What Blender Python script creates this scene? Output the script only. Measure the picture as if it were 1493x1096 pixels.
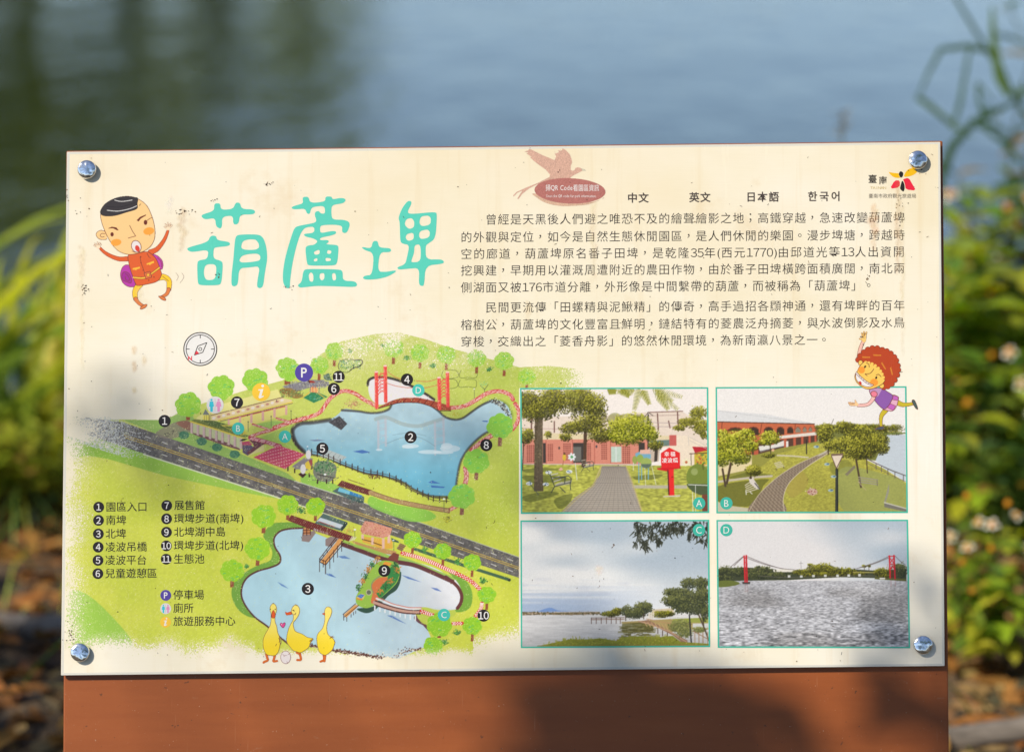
# A park information sign on a lake shore, photographed with a short telephoto lens wide open.
import bpy, bmesh, math, random
import numpy as np
from mathutils import Vector, Matrix
from mathutils.geometry import tessellate_polygon
RAD = math.radians
SC = bpy.context.scene
for o in list(bpy.data.objects): bpy.data.objects.remove(o)
COL = SC.collection

# ---------------------------------------------------------------- camera
CAM_POS = Vector((0, 0, 1.5)); PITCH = -13.0; ROLL = -.42; LENS = 100.0
cam = bpy.data.cameras.new('camera'); camera = bpy.data.objects.new('camera', cam); COL.objects.link(camera)
cam.lens = LENS; cam.sensor_width = 36; cam.clip_start = .05; cam.clip_end = 600
CAM_ROT = Matrix.Rotation(RAD(90 + PITCH), 3, 'X') @ Matrix.Rotation(RAD(ROLL), 3, 'Z')
camera.matrix_world = Matrix.Translation(CAM_POS) @ CAM_ROT.to_4x4()
cam.dof.use_dof = True; cam.dof.focus_distance = 2.995; cam.dof.aperture_fstop = 3.3; cam.dof.aperture_blades = 0
SC.camera = camera
PW, PH = 1493, 1096; FPX = PW * LENS / 36

# ---------------------------------------------------------------- the sign's face: an upright sheet that leans back a little
TILT = RAD(3.9); DIST = 3.0
NRM = (CAM_ROT @ Vector((0, math.sin(TILT), math.cos(TILT)))).normalized()
CEN = CAM_POS + CAM_ROT @ Vector((0, 0, -DIST))
EX = (CAM_ROT @ Vector((1, 0, 0))).normalized(); EY = NRM.cross(EX).normalized()
FACE = Matrix((EX, EY, NRM)).transposed().to_4x4(); FACE.translation = CEN
MM = DIST / FPX                                   # size of one unit of the printed artwork

# ---------------------------------------------------------------- daylight
SUN_DIR = (EX * -.56 + EY * .47 + NRM * .68).normalized()      # towards the sun: from the upper left, behind the viewer
world = bpy.data.worlds.new('World'); SC.world = world; world.use_nodes = True
nt = world.node_tree; bg = nt.nodes['Background']; sky = nt.nodes.new('ShaderNodeTexSky'); sky.sky_type = 'NISHITA'; sky.sun_disc = False
sky.sun_elevation = math.asin(SUN_DIR.z); sky.sun_rotation = math.atan2(SUN_DIR.x, SUN_DIR.y)
sky.air_density = .75; sky.dust_density = .25; sky.ozone_density = 3.0
hs = nt.nodes.new('ShaderNodeHueSaturation'); hs.inputs['Saturation'].default_value = .92
nt.links.new(sky.outputs[0], hs.inputs['Color']); nt.links.new(hs.outputs[0], bg.inputs[0]); bg.inputs[1].default_value = .10
sl = bpy.data.lights.new('sun', 'SUN'); sl.energy = 3.6; sl.angle = RAD(.53); sl.color = (1.0, .93, .82)
sun = bpy.data.objects.new('sun', sl); COL.objects.link(sun); sun.rotation_euler = SUN_DIR.to_track_quat('Z', 'Y').to_euler(); sun.location = SUN_DIR * 30
SC.view_settings.view_transform = 'Standard'; SC.view_settings.look = 'None'; SC.view_settings.exposure = .50; SC.view_settings.gamma = 1
SC.cycles.use_denoising = True; SC.cycles.max_bounces = 8; SC.cycles.transparent_max_bounces = 8; SC.cycles.caustics_reflective = False; SC.cycles.caustics_refractive = False
# ---------------------------------------------------------------- ink: a small painter for the printed pictures on the sign
# Coordinates are millimetre-like units on the printed sheet; every picture ends up as a fine mesh with one colour per vertex.
_T = [0.0, 0.0, 1.0]
def use(ox, oy, k): _T[:] = [ox, oy, k]
def P(s):
    return [(_T[0] + float(a) / _T[2], _T[1] + float(b) / _T[2]) for a, b in (q.split(',') for q in s.split())]
def Z(v): return v / _T[2]

def smooth(pts, closed=True, n=6):
    out = []; m = len(pts)
    rng = range(m) if closed else range(m - 1)
    for i in rng:
        if closed: p0, p1, p2, p3 = pts[i - 1], pts[i], pts[(i + 1) % m], pts[(i + 2) % m]
        else: p0, p1, p2, p3 = pts[max(i - 1, 0)], pts[i], pts[i + 1], pts[min(i + 2, m - 1)]
        for j in range(n):
            t = j / n; t2 = t * t; t3 = t2 * t
            out.append(tuple(0.5 * ((2 * p1[c]) + (-p0[c] + p2[c]) * t + (2 * p0[c] - 5 * p1[c] + 4 * p2[c] - p3[c]) * t2
                                    + (-p0[c] + 3 * p1[c] - 3 * p2[c] + p3[c]) * t3) for c in (0, 1)))
    if not closed: out.append(tuple(pts[-1]))
    return out

def vnoise(shape, cell, rng, cy=None):
    cy = cy or cell
    h, w = shape
    gy = np.linspace(0, h / cy, h, endpoint=False); gx = np.linspace(0, w / cell, w, endpoint=False)
    g = rng.random((int(h / cy) + 3, int(w / cell) + 3))
    y0 = gy.astype(int); x0 = gx.astype(int)
    fy = (gy - y0)[:, None]; fx = (gx - x0)[None, :]
    fy = fy * fy * (3 - 2 * fy); fx = fx * fx * (3 - 2 * fx)
    a = g[y0][:, x0]; b = g[y0][:, x0 + 1]; c = g[y0 + 1][:, x0]; d = g[y0 + 1][:, x0 + 1]
    return (a * (1 - fx) + b * fx) * (1 - fy) + (c * (1 - fx) + d * fx) * fy

def sstep(a, b, x):
    t = np.clip((x - a) / (b - a), 0, 1); return t * t * (3 - 2 * t)

class Sheet:
    def __init__(s, x0, y0, x1, y1, ss=2, seed=1, bg=None):
        s.x0, s.y0, s.x1, s.y1, s.ss = x0, y0, x1, y1, ss
        s.w, s.h = int(round((x1 - x0) * ss)), int(round((y1 - y0) * ss))
        s.rgb = np.zeros((s.h, s.w, 3), np.float32); s.a = np.zeros((s.h, s.w), np.float32)
        s.rng = np.random.default_rng(seed)
        s.X = x0 + (np.arange(s.w) + .5) / ss; s.Y = y0 + (np.arange(s.h) + .5) / ss
        if bg is not None: s.rgb[:] = np.array(bg) / 255.; s.a[:] = 1
    def clip(s, xa, ya, xb, yb):
        c0 = max(int(math.floor((xa - s.x0) * s.ss)), 0); c1 = min(int(math.ceil((xb - s.x0) * s.ss)) + 1, s.w)
        r0 = max(int(math.floor((ya - s.y0) * s.ss)), 0); r1 = min(int(math.ceil((yb - s.y0) * s.ss)) + 1, s.h)
        return r0, r1, c0, c1
    def put(s, box, m, col, al=1.0, keep=None):
        r0, r1, c0, c1 = box
        if r1 <= r0 or c1 <= c0: return
        m = m.astype(np.float32) * al
        if keep is not None: m = m * keep[r0:r1, c0:c1]
        if callable(col):
            c = np.asarray(col(s.X[c0:c1][None, :], s.Y[r0:r1][:, None]), np.float32) / 255.
        else: c = np.array(col, np.float32) / 255.
        s.rgb[r0:r1, c0:c1] += (c - s.rgb[r0:r1, c0:c1]) * np.where((s.a[r0:r1, c0:c1] <= 0) & (m > 0), 1, m)[..., None]
        s.a[r0:r1, c0:c1] = np.maximum(s.a[r0:r1, c0:c1], m)
    def pmask(s, pts):
        xs = [p[0] for p in pts]; ys = [p[1] for p in pts]
        r0, r1, c0, c1 = box = s.clip(min(xs), min(ys), max(xs), max(ys))
        if r1 <= r0 or c1 <= c0: return box, np.zeros((0, 0), bool)
        d = np.zeros((r1 - r0, c1 - c0 + 1), np.int32)
        n = len(pts)
        for i in range(n):
            (xa, ya), (xb, yb) = pts[i], pts[(i + 1) % n]
            if ya == yb: continue
            if ya > yb: xa, ya, xb, yb = xb, yb, xa, ya
            ra = max(int(math.ceil((ya - s.y0) * s.ss - .5)), r0); rb = min(int(math.ceil((yb - s.y0) * s.ss - .5)), r1)
            if rb <= ra: continue
            yy = s.y0 + (np.arange(ra, rb) + .5) / s.ss
            cx = np.ceil((xa + (yy - ya) * (xb - xa) / (yb - ya) - s.x0) * s.ss - .5).astype(int)
            np.add.at(d, (np.arange(ra, rb) - r0, np.clip(cx, c0, c1) - c0), 1)
        return box, (np.cumsum(d, 1)[:, :-1] % 2).astype(bool)
    def poly(s, pts, col, al=1.0, sm=False, keep=None, ol=None, ow=1.0):
        if isinstance(pts, str): pts = P(pts)
        if sm: pts = smooth(pts)
        b, m = s.pmask(pts)
        if m.size: s.put(b, m, col, al, keep)
        if ol is not None: s.line(list(pts) + [pts[0]], ow, ol)
        return pts
    def lmask(s, pts, w, w2=None):
        w2 = w if w2 is None else w2; e = max(w, w2) / 2 + 1
        xs = [p[0] for p in pts]; ys = [p[1] for p in pts]
        box = R0, R1, C0, C1 = s.clip(min(xs) - e, min(ys) - e, max(xs) + e, max(ys) + e)
        if R1 <= R0 or C1 <= C0: return box, np.zeros((0, 0), bool)
        m = np.zeros((R1 - R0, C1 - C0), bool); n = len(pts) - 1
        for i in range(n):
            (xa, ya), (xb, yb) = pts[i], pts[i + 1]
            r0, r1, c0, c1 = s.clip(min(xa, xb) - e, min(ya, yb) - e, max(xa, xb) + e, max(ya, yb) + e)
            if r1 <= r0 or c1 <= c0: continue
            X = s.X[c0:c1][None, :]; Y = s.Y[r0:r1][:, None]
            dx, dy = xb - xa, yb - ya; L = dx * dx + dy * dy + 1e-9
            t = np.clip(((X - xa) * dx + (Y - ya) * dy) / L, 0, 1)
            q = w + (w2 - w) * (i + t) / n
            m[r0 - R0:r1 - R0, c0 - C0:c1 - C0] |= (X - xa - t * dx) ** 2 + (Y - ya - t * dy) ** 2 <= (q / 2) ** 2
        return box, m
    def line(s, pts, w, col, al=1.0, w2=None, sm=False, keep=None, closed=False):
        if isinstance(pts, str): pts = P(pts)
        if sm: pts = smooth(pts, closed, 5)
        if closed: pts = list(pts) + [pts[0]]
        b, m = s.lmask(pts, w, w2)
        if m.size: s.put(b, m, col, al, keep)
        return pts
    def softline(s, pts, w, col, al=1.0, sm=False, closed=False, n=4, keep=None):
        if isinstance(pts, str): pts = P(pts)
        if sm: pts = smooth(pts, closed, 5)
        for i in range(n): s.line(pts, w * (n - i) / n, col, 1 - (1 - al) ** (1 / n) if al < 1 else .55, closed=closed, keep=keep)
    def ell(s, cx, cy, rx, ry, col, al=1.0, rot=0, keep=None, ol=None, ow=1.0):
        e = max(rx, ry); r0, r1, c0, c1 = b = s.clip(cx - e, cy - e, cx + e, cy + e)
        if r1 <= r0 or c1 <= c0: return
        X = s.X[c0:c1][None, :] - cx; Y = s.Y[r0:r1][:, None] - cy
        c, q = math.cos(rot), math.sin(rot)
        m = ((X * c + Y * q) / rx) ** 2 + ((-X * q + Y * c) / ry) ** 2 <= 1
        s.put(b, m, col, al, keep)
        if ol is not None:
            s.line([(cx + rx * math.cos(t) * c - ry * math.sin(t) * q, cy + rx * math.cos(t) * q + ry * math.sin(t) * c)
                    for t in [k * math.pi / 12 for k in range(25)]], ow, ol)
    def speck(s, fn, col, cell=1.0):
        """random specks of about one unit; fn(X, Y) gives their density; col None knocks the ink out"""
        g = s.rng.random((int((s.y1 - s.y0) / cell) + 2, int((s.x1 - s.x0) / cell) + 2)).astype(np.float32)
        iy = ((s.Y - s.y0) / cell).astype(int); ix = ((s.X - s.x0) / cell).astype(int)
        m = g[iy][:, ix] < fn(s.X[None, :], s.Y[:, None])
        if col is None: s.a[m] = 0
        else: s.rgb[m] = np.array(col) / 255.; s.a[m] = 1
    def dabs(s, n, fn, cols, r, el=.6, keep=None, al=1.0):
        """n leaf-like dabs; fn(rng) gives a place; later dabs lie on earlier ones"""
        R = s.rng
        for i in range(n):
            p = fn(R, i / n)
            c = cols[int(R.integers(len(cols)))] if not callable(cols) else cols(R, i / n, p)
            q = r * (.6 + .8 * R.random())
            s.ell(p[0], p[1], q, q * el, c, al, R.random() * 3.14, keep)
    def down(s, step=1.0):
        """average to the vertex spacing"""
        k = int(round(s.ss * step)); h, w = s.h // k * k, s.w // k * k
        A = s.a[:h, :w].reshape(h // k, k, w // k, k)
        C = s.rgb[:h, :w].reshape(h // k, k, w // k, k, 3)
        wsum = A.sum((1, 3)); col = (C * A[..., None]).sum((1, 3)) / np.maximum(wsum, 1e-6)[..., None]
        return col, wsum / (k * k)
# ---------------------------------------------------------------- the park map
def print_tree(c, x, y, r, h=None, col=(152, 205, 58), fade=0.0, trunk=(150, 84, 52)):
    h = r * .75 if h is None else h
    c.poly([(x - r * .13, y + r * .75), (x + r * .17, y + r * .75), (x + r * .13, y + r * .85 + h), (x - r * .17, y + r * .85 + h)], trunk)
    R = c.rng; a0 = R.random() * 6
    lob = [(0, 0, .72)] + [(math.cos(a0 + k * .9) * .58, math.sin(a0 + k * .9) * .55, .40 + .08 * R.random()) for k in range(7)]
    for dx, dy, q in lob: c.ell(x + dx * r, y + dy * r * .95, q * r, q * r, col)
    lt = tuple(min(255, v + d) for v, d in zip(col, (48, 30, 40))); dk = tuple(int(v * q) for v, q in zip(col, (.82, .92, .8)))
    for k in range(int(26 + r * 2 + fade * 90)):
        t = R.random() * 6.28; q = math.sqrt(R.random()) * r * .95
        c.ell(x + math.cos(t) * q, y + math.sin(t) * q, .55, .55, lt if R.random() < .72 else dk, .85)
    for k in range(7):
        t = R.random() * 6.28; q = math.sqrt(R.random()) * r * .75; X, Y = x + math.cos(t) * q, y + math.sin(t) * q
        c.line([(X - r * .09, Y + .7), (X, Y - .4), (X + r * .1, Y + .2)], max(.9, r * .06), (84, 190, 110), .8)
def print_shrub(c, x, y, r, col=(70, 135, 62)):
    R = c.rng
    for k in range(16):
        t = -math.pi * (.05 + .9 * R.random()); q = r * (.5 + .6 * R.random())
        c.line([(x, y + r * .7), (x + math.cos(t) * q, y + r * .5 + math.sin(t) * q * 1.2)], r * .16, tuple(int(v * (.7 + .6 * R.random())) for v in col))
    c.dabs(int(14 + r * 2), lambda R, f: (x + R.normal() * r * .45, y + R.normal() * r * .4), [col, (104, 165, 80), (48, 100, 50)], r * .17)
def brick_path(c, pts, w, red=(206, 74, 74), n=4, al=.8):
    pts = smooth(pts, False, 8); c.line(pts, w, red)
    R = c.rng; d = 0
    for (xa, ya), (xb, yb) in zip(pts, pts[1:]):
        L = math.hypot(xb - xa, yb - ya)
        if L < 1e-6: continue
        ux, uy = (xb - xa) / L, (yb - ya) / L
        for k in range(max(1, int(L * n * w / 14))):
            t = R.random() * L; o = (R.random() - .5) * (w - 1.2)
            x, y = xa + ux * t - uy * o, ya + uy * t + ux * o
            c.line([(x - ux * 1.1 - uy * .4, y - uy * 1.1 + ux * .4), (x + ux * 1.1 + uy * .4, y + uy * 1.1 - ux * .4)], .8, (240, 205, 190), al)
def dots_path(c, pts, w, red=(216, 58, 48)):
    pts = smooth(pts, False, 8); c.line(pts, w, red); R = c.rng; acc = 0; k = 0
    for (xa, ya), (xb, yb) in zip(pts, pts[1:]):
        L = math.hypot(xb - xa, yb - ya); t = 0
        while t < L:
            ux, uy = (xb - xa) / L, (yb - ya) / L; k += 1
            for o in ((-.3, .3) if k % 2 else (0,)):
                c.ell(xa + ux * t - uy * o * w, ya + uy * t + ux * o * w, .95, .95, (250, 236, 225))
            t += 2.6
def fence_print(c, pts, h, step, col=(66, 50, 44), rails=2):
    pts = smooth(pts, False, 8); d = step
    for r in range(rails): c.line([(x, y - h * (.25 + .4 * r)) for x, y in pts], .8, col)
    for (xa, ya), (xb, yb) in zip(pts, pts[1:]):
        d += math.hypot(xb - xa, yb - ya)
        if d >= step: c.line([(xa, ya), (xa, ya - h)], 1.5, col); d = 0

def paint_map():
    c = Sheet(94, 478, 876, 972, 4, 7)
    R = c.rng; X, Y = c.X[None, :], c.Y[:, None]
    n1 = vnoise((c.h, c.w), 120, R); n2 = vnoise((c.h, c.w), 28, R); n3 = vnoise((c.h, c.w), 10, R)
    field = [(95, 640), (118, 613), (175, 611), (240, 612), (275, 594), (360, 568), (420, 552), (455, 541), (466, 517), (498, 497), (545, 487), (580, 484),
             (620, 494), (660, 508), (700, 519), (757, 535), (800, 533), (838, 537), (866, 551), (874, 566), (757, 566), (757, 968), (95, 968)]
    def fcol(X, Y):
        t = sstep(560, 760, Y + 0 * X)[..., None]; u = sstep(480, 760, X + 0 * Y)[..., None] * (1 - sstep(730, 830, Y + 0 * X)[..., None])
        c0 = np.array((200, 208, 104)); c1 = np.array((208, 214, 76)); c2 = np.array((186, 200, 86))
        return (c0 * (1 - t) + c1 * t) * (1 - .7 * u) + c2 * .7 * u
    c.poly(field, fcol)
    m = c.a > 0
    c.rgb[m] *= (1 + (n1 - .5)[..., None] * np.array((.06, .03, .16)) + (n3 - .5)[..., None] * .05)[m]
    # greener washes
    use(90, 570, 5.77)
    c.poly("60,345 200,350 520,462 981,612 1400,720 1750,830 1800,900 981,735 800,690 600,632 380,570 200,545 60,560", lambda X, Y: np.array((140, 186, 62)) + (sstep(150, 300, X + 0 * Y)[..., None]) * np.array((14, 14, 14)), .85, True)
    c.poly([(180, 612), (240, 612), (275, 596), (300, 640), (420, 690), (470, 735), (550, 745), (500, 752), (430, 702), (240, 637)], (134, 176, 92), .75)
    c.poly([(445, 690), (480, 702), (505, 715), (520, 735), (470, 724), (440, 705)], (140, 196, 84), .8, True)
    use(225, 520, 6.445)
    c.poly("930,640 1120,600 1290,620 1080,690", (150, 190, 92), .8)
    c.poly("960,770 1300,640 1290,780 1400,900", (160, 196, 88), .7)
    c.poly([(95, 870), (130, 868), (190, 930), (180, 950), (130, 968), (95, 960)], (150, 200, 74), .8, True)
    # road
    up = [(100, 604), (181, 616), (430, 701), (480, 717), (531, 733), (757, 812)]; lo = [(757, 842), (480, 750), (396, 721), (209, 661), (120, 631), (100, 626)]
    c.poly(up + lo, lambda X, Y: np.array((110, 105, 100)) + 0 * X[..., None] + 0 * Y[..., None])
    b, m = c.pmask(up + lo); r0, r1, c0, c1 = b
    c.rgb[r0:r1, c0:c1][m] *= (1 + (n3[r0:r1, c0:c1] - .5) * .25 + (n2[r0:r1, c0:c1] - .5) * .2)[m][:, None]
    c.line([(209, 662), (396, 722), (480, 751)], 1.8, (222, 224, 190)); c.line([(531, 733), (757, 812)], 1.2, (196, 200, 180), .8); c.line([(430, 701), (531, 733)], 1.3, (205, 210, 190), .9)
    def along(t, v):   # t along the road, v across 0..1
        xu = 181 + t * (757 - 181); yu = np.interp(xu, [181, 430, 531, 757], [616, 701, 733, 812]); yl = np.interp(xu, [181, 209, 396, 480, 757], [653, 661, 721, 750, 842])
        return (xu, yu + (yl - yu) * v)
    for v in (.49, .58): c.line([along(t / 20, v) for t in range(21)], .9, (214, 178, 62))
    for v in (.26, .78):
        for k in range(24):
            t = (k + .3) / 24; c.line([along(t, v), along(t + .013, v + .015)], 1.0, (218, 214, 206))
    for k in range(150):
        t = R.random() ** .8; p = along(t, .1 + .8 * R.random()); c.ell(p[0], p[1], .5, .4, (190, 150, 90) if R.random() < .5 else (222, 216, 210), .7)
    c.speck(lambda X, Y: np.where((Y > 598) & (Y < 668) & (X < 225), .62 * (1 - sstep(150, 225, X)) * sstep(600, 612, Y), 0) * (np.abs(Y - (614 + .33 * (X - 100))) < 26), (206, 208, 204))
    c.speck(lambda X, Y: np.where((Y < 635 + (X - 100) * .33) & (Y > 596), sstep(205, 95, X) * .6 + .25 * sstep(160, 100, X), 0), None, .6)
    # lane up to the entrance
    use(225, 520, 6.445)
    c.poly("10,720 180,620 300,600 345,625 340,700 160,770", (140, 128, 112), .8, True); c.poly("205,625 300,600 370,640 330,690", (150, 96, 78), .8, True)
    c.line("95,720 120,750 150,735 130,715 100,725", .8, (80, 76, 70)); c.line("165,700 185,690 170,725", .8, (80, 76, 70))
    # car park and garden
    use(400, 480, 7.83)
    c.poly("90,650 300,600 420,575 560,575 640,640 420,660 230,720 150,690", (138, 134, 134))
    c.dabs(420, lambda R, f: (400 + (150 + 470 * R.random()) / 7.83, 480 + (595 + 75 * R.random() + 0) / 7.83), [(170, 168, 170), (104, 100, 104), (140, 136, 140), (120, 116, 128)], .7, .7)
    c.poly("60,690 180,670 260,720 330,760 250,790 160,760", (150, 120, 62), 1, True)
    c.dabs(220, lambda R, f: (400 + (60 + 270 * R.random()) / 7.83, 480 + (690 + 85 * R.random()) / 7.83), [(176, 136, 70), (90, 130, 70), (126, 96, 50), (120, 150, 80)], .8)
    c.poly("330,780 455,700 610,770 450,840", (52, 132, 84)); c.dabs(60, lambda R, f: (400 + (400 + 130 * R.random()) / 7.83, 480 + (740 + 70 * R.random()) / 7.83), [(96, 190, 190), (40, 110, 70), (110, 180, 110)], .5)
    for q in ("300,795 405,715", "500,730 575,780"): c.line(q, 1.3, (222, 186, 70))
    c.poly("405,660 500,670 500,725 410,715", (232, 176, 110)); c.line("410,600 410,720", 1, (120, 90, 130)); c.line("510,620 510,730", 1, (120, 90, 130)); c.line("440,650 440,720", .9, (210, 70, 60)); c.line("470,650 475,725", .9, (220, 90, 60))
    c.poly("385,580 450,590 470,610 400,610", (160, 60, 44)); c.line("385,580 400,605", 1.4, (50, 30, 26))
    c.poly("560,540 620,500 640,560 660,580 590,580", (110, 130, 110), 1, True); c.dabs(50, lambda R, f: (400 + (560 + 100 * R.random()) / 7.83, 480 + (510 + 75 * R.random()) / 7.83), [(80, 120, 80), (150, 150, 145), (60, 90, 60)], .7)
    pond = c.poly("730,420 760,360 850,340 920,350 990,350 1005,385 960,430 900,440 840,490 760,480", (190, 205, 110), 1, True)
    c.dabs(210, lambda R, f: (400 + (745 + 240 * R.random()) / 7.83, 480 + (355 + 110 * R.random() * (1 - .3 * R.random())) / 7.83), [(70, 120, 60), (110, 165, 80), (200, 215, 120), (90, 150, 150), (50, 90, 50)], .75)
    c.line(pond, .9, (60, 60, 44), closed=True); c.line(pond[18:46], 1.5, (46, 42, 36))
    for k in range(110): c.ell(400 + (900 + R.normal() * 42) / 7.83, 480 + (850 + R.normal() * 22) / 7.83, .6, .5, [(190, 120, 90), (216, 150, 130), (150, 110, 80)][k % 3])
    # trees behind
    use(400, 480, 4.058)
    for x, y, r, f in ((70, 225, 64, 0), (265, 212, 56, 0), (355, 130, 56, .6), (705, 110, 60, .6), (862, 140, 57, .1), (1018, 150, 57, .1), (1197, 170, 57, .1), (1360, 185, 58, .1)):
        print_tree(c, *P("%g,%g" % (x, y))[0], Z(r), None, (156, 204, 62), f)
    for x, y, r in ((450, 128, 18), (640, 95, 13), (785, 168, 20), (937, 215, 20), (1272, 235, 20)): print_shrub(c, *P("%g,%g" % (x, y))[0], Z(r))
    for k in range(160):
        t = R.random() * 6.28; q = math.sqrt(R.random()) * 13; c.ell(534 + math.cos(t) * q, 501 + math.sin(t) * q * .9, .7, .7, (150, 200, 50) if R.random() < .6 else (240, 240, 190))
    use(90, 470, 4.385)
    for x, y, r in ((1020, 415, 86), (1237, 368, 82), (1450, 300, 78), (808, 525, 86)): print_tree(c, *P("%g,%g" % (x, y))[0], Z(r), 6, (152, 204, 64), .15)
    # rock outlines on the hill
    use(570, 480, 7.826)
    for q in ("600,470 580,520 600,560 690,560 760,545 770,510 740,470 650,462", "800,470 780,520 800,555 880,548 960,555 985,520 970,475", "640,570 720,570 755,600 760,650 700,675 620,670", "790,580 770,630 790,660 880,655 960,665 975,630 960,575 850,572"):
        c.line(q, .8, (92, 104, 50), .85, sm=True)
    c.line("1070,720 1065,680 1020,640", .8, (90, 100, 70)); c.line("1068,690 1110,630", .8, (90, 100, 70)); c.dabs(26, lambda R, f: (570 + (1060 + R.normal() * 28) / 7.826, 480 + (625 + R.normal() * 18) / 7.826), [(120, 190, 120), (150, 200, 130)], .7)
    c.line("952,790 952,685", .7, (110, 120, 80)); c.ell(*P("950,680")[0], 1, 1, (240, 240, 235))
    # museum: back wing, then the front arcade
    use(225, 520, 6.445)
    c.poly("380,600 410,560 650,440 1160,305 1195,380 640,545 530,600", (230, 222, 138)); c.poly("535,555 1195,385 1290,405 1300,440 660,600 540,600", (228, 205, 150))
    for k in range(15):
        t = k / 14; x, y = 560 + t * 640, 575 - t * 165
        c.ell(*P("%g,%g" % (x, y))[0], 2.6, 1.7, (196, 140, 120) if k % 2 else (236, 222, 210), 1, -.25)
    c.line("535,550 1215,378", 1.1, (112, 74, 60)); c.line("600,598 1300,425", 1.6, (226, 204, 70)); c.line("620,606 1300,436", .8, (96, 70, 56))
    c.poly("700,590 1250,455 1250,540 920,640 880,680 700,650", (228, 216, 120)); c.line("710,588 1230,465", 1.6, (190, 92, 76))
    for x, y in ((700, 590), (805, 565), (912, 540), (1020, 515), (1130, 488), (1240, 462)): c.poly([P("%g,%g" % q)[0] for q in ((x - 11, y), (x + 11, y - 4), (x + 11, y + 84), (x - 11, y + 84))], (222, 170, 156))
    c.poly("345,600 380,585 520,600 660,630 740,700 900,740 850,760 600,690", (124, 132, 66)); c.poly("440,600 560,600 740,650 730,700 560,650", (92, 110, 56)); c.poly("620,640 760,640 880,720 820,740", (206, 190, 78)); c.poly("650,650 740,655 830,715 800,725", (100, 118, 60))
    c.dabs(130, lambda R, f: P("%g,%g" % (lambda t: (380 + t * 470, 600 + t * 125 + R.random() * 22))(R.random()))[0], [(90, 106, 52), (150, 150, 70), (70, 84, 44)], .7)
    c.poly("335,600 600,680 850,765 850,775 600,694 335,614", (222, 196, 74))
    c.poly("340,616 600,696 815,770 815,870 700,835 500,770 345,720", (196, 200, 150)); c.poly("320,705 420,725 700,810 800,860 810,880 650,830 420,750", (124, 84, 84))
    for k in range(9): x = 350 + k * 58; y = 618 + k * 18; c.poly([P("%g,%g" % q)[0] for q in ((x - 12, y), (x + 12, y + 6), (x + 12, y + 104), (x - 12, y + 98))], (206, 176, 170)); c.line([P("%g,%g" % (x + 12, y + 6))[0], P("%g,%g" % (x + 12, y + 104))[0]], .6, (150, 120, 116))
    c.poly("455,545 480,490 520,545", (120, 124, 118)); c.poly("457,548 520,548 520,595 457,590", (232, 216, 96)); c.line("520,548 520,600", .8, (110, 90, 60))
    for k in range(4): c.line([P("%g,%g" % (475 + k * 18, 550 - k * 6))[0], P("%g,%g" % (468 + k * 22, 620))[0]], .5, (110, 100, 60))
    c.poly("800,790 830,770 880,768 840,790", (40, 38, 36)); c.poly("820,800 890,790 920,820 900,840 830,830", (184, 78, 100)); c.poly("830,830 910,830 940,850 880,930 830,900", (96, 84, 104)); c.poly("890,770 1030,800 1020,840 960,880 900,915 870,900 935,840", (112, 66, 72), 1, True); c.poly("880,930 960,870 1030,820 1035,885 960,900", (222, 210, 140))
    for x, y in ((278, 735), (445, 795), (590, 850), (755, 915)):
        X0, Y0 = P("%g,%g" % (x, y))[0]; c.ell(X0, Y0, 7.6, 5.8, (78, 126, 92)); c.dabs(36, lambda R, f: (X0 + R.normal() * 3.4, Y0 + R.normal() * 2.6), [(60, 104, 80), (100, 150, 112), (88, 132, 96)], .9)
    brick_path(c, P("900,750 1000,715 1120,680 1250,620 1418,570"), 4.6, (196, 78, 74)); brick_path(c, P("925,635 1040,670 1090,690"), 3, (190, 80, 76)); brick_path(c, P("1150,578 1270,610"), 3, (196, 84, 76))
    brick_path(c, P("900,760 1050,800 1180,840"), 6, (178, 62, 84))
    c.poly("930,945 1165,830 1418,915 1230,1055", (204, 76, 100)); b, m = c.pmask(P("930,945 1165,830 1418,915 1230,1055")); K = np.zeros((c.h, c.w), np.float32); K[b[0]:b[1], b[2]:b[3]] = m
    for i in range(20):
        for j in range(9):
            x = 960 + i * 24 + j * 26 - 40; y = 945 - i * 6 + j * 24 - 70; c.ell(*P("%g,%g" % (x, y))[0], 1.25, .85, (236, 168, 172), .9, keep=K)
    c.poly("1300,1025 1418,940 1418,1040 1330,1060", (150, 140, 138), .9)
    for x, y in ((882, 610), (1098, 560), (1285, 510)): c.line([P("%g,%g" % (x, y))[0], P("%g,%g" % (x, y + 92))[0]], .7, (90, 100, 80)); c.ell(*P("%g,%g" % (x, y))[0], 1, .8, (60, 60, 56))
    # south lake
    use(400, 480, 4.058)
    c.poly("560,310 600,285 680,288 760,312 830,345 900,380 945,412 930,430 850,408 740,408 640,445 590,430 560,380", (232, 226, 226), 1, True)
    c.softline("552,330 560,300 600,284 680,288 760,312 830,345 900,385 945,415", Z(17), (52, 44, 40), .95, True)
    lake = smooth(P("108,610 118,575 160,552 230,546 330,530 380,500 415,470 500,482 560,492 620,490 680,470 700,445 750,430 850,430 920,455 970,480 1010,515 1060,530 1110,525 1160,492 1220,450 1280,420 1340,425 1380,455 1400,500 1396,545 1300,590 1240,620 1180,670 1130,730 1100,790 1085,860 1075,930 1050,980 1000,985 940,985 880,970 820,940 770,905 700,880 620,860 540,850 450,815 380,790 300,752 220,735 170,720 125,670"))
    def lcol(X, Y):
        t = sstep(595, 715, Y + 0 * X)[..., None]; return np.array((176, 204, 214)) * (1 - t) + np.array((108, 176, 200)) * t
    c.softline(P("1160,500 1220,458 1280,424 1340,425 1385,455 1405,505 1398,560"), 6, (140, 160, 70), .8, True)
    b, lm = c.pmask(lake); LK = np.zeros((c.h, c.w), np.float32); LK[b[0]:b[1], b[2]:b[3]] = lm; WL = LK.copy()
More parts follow.
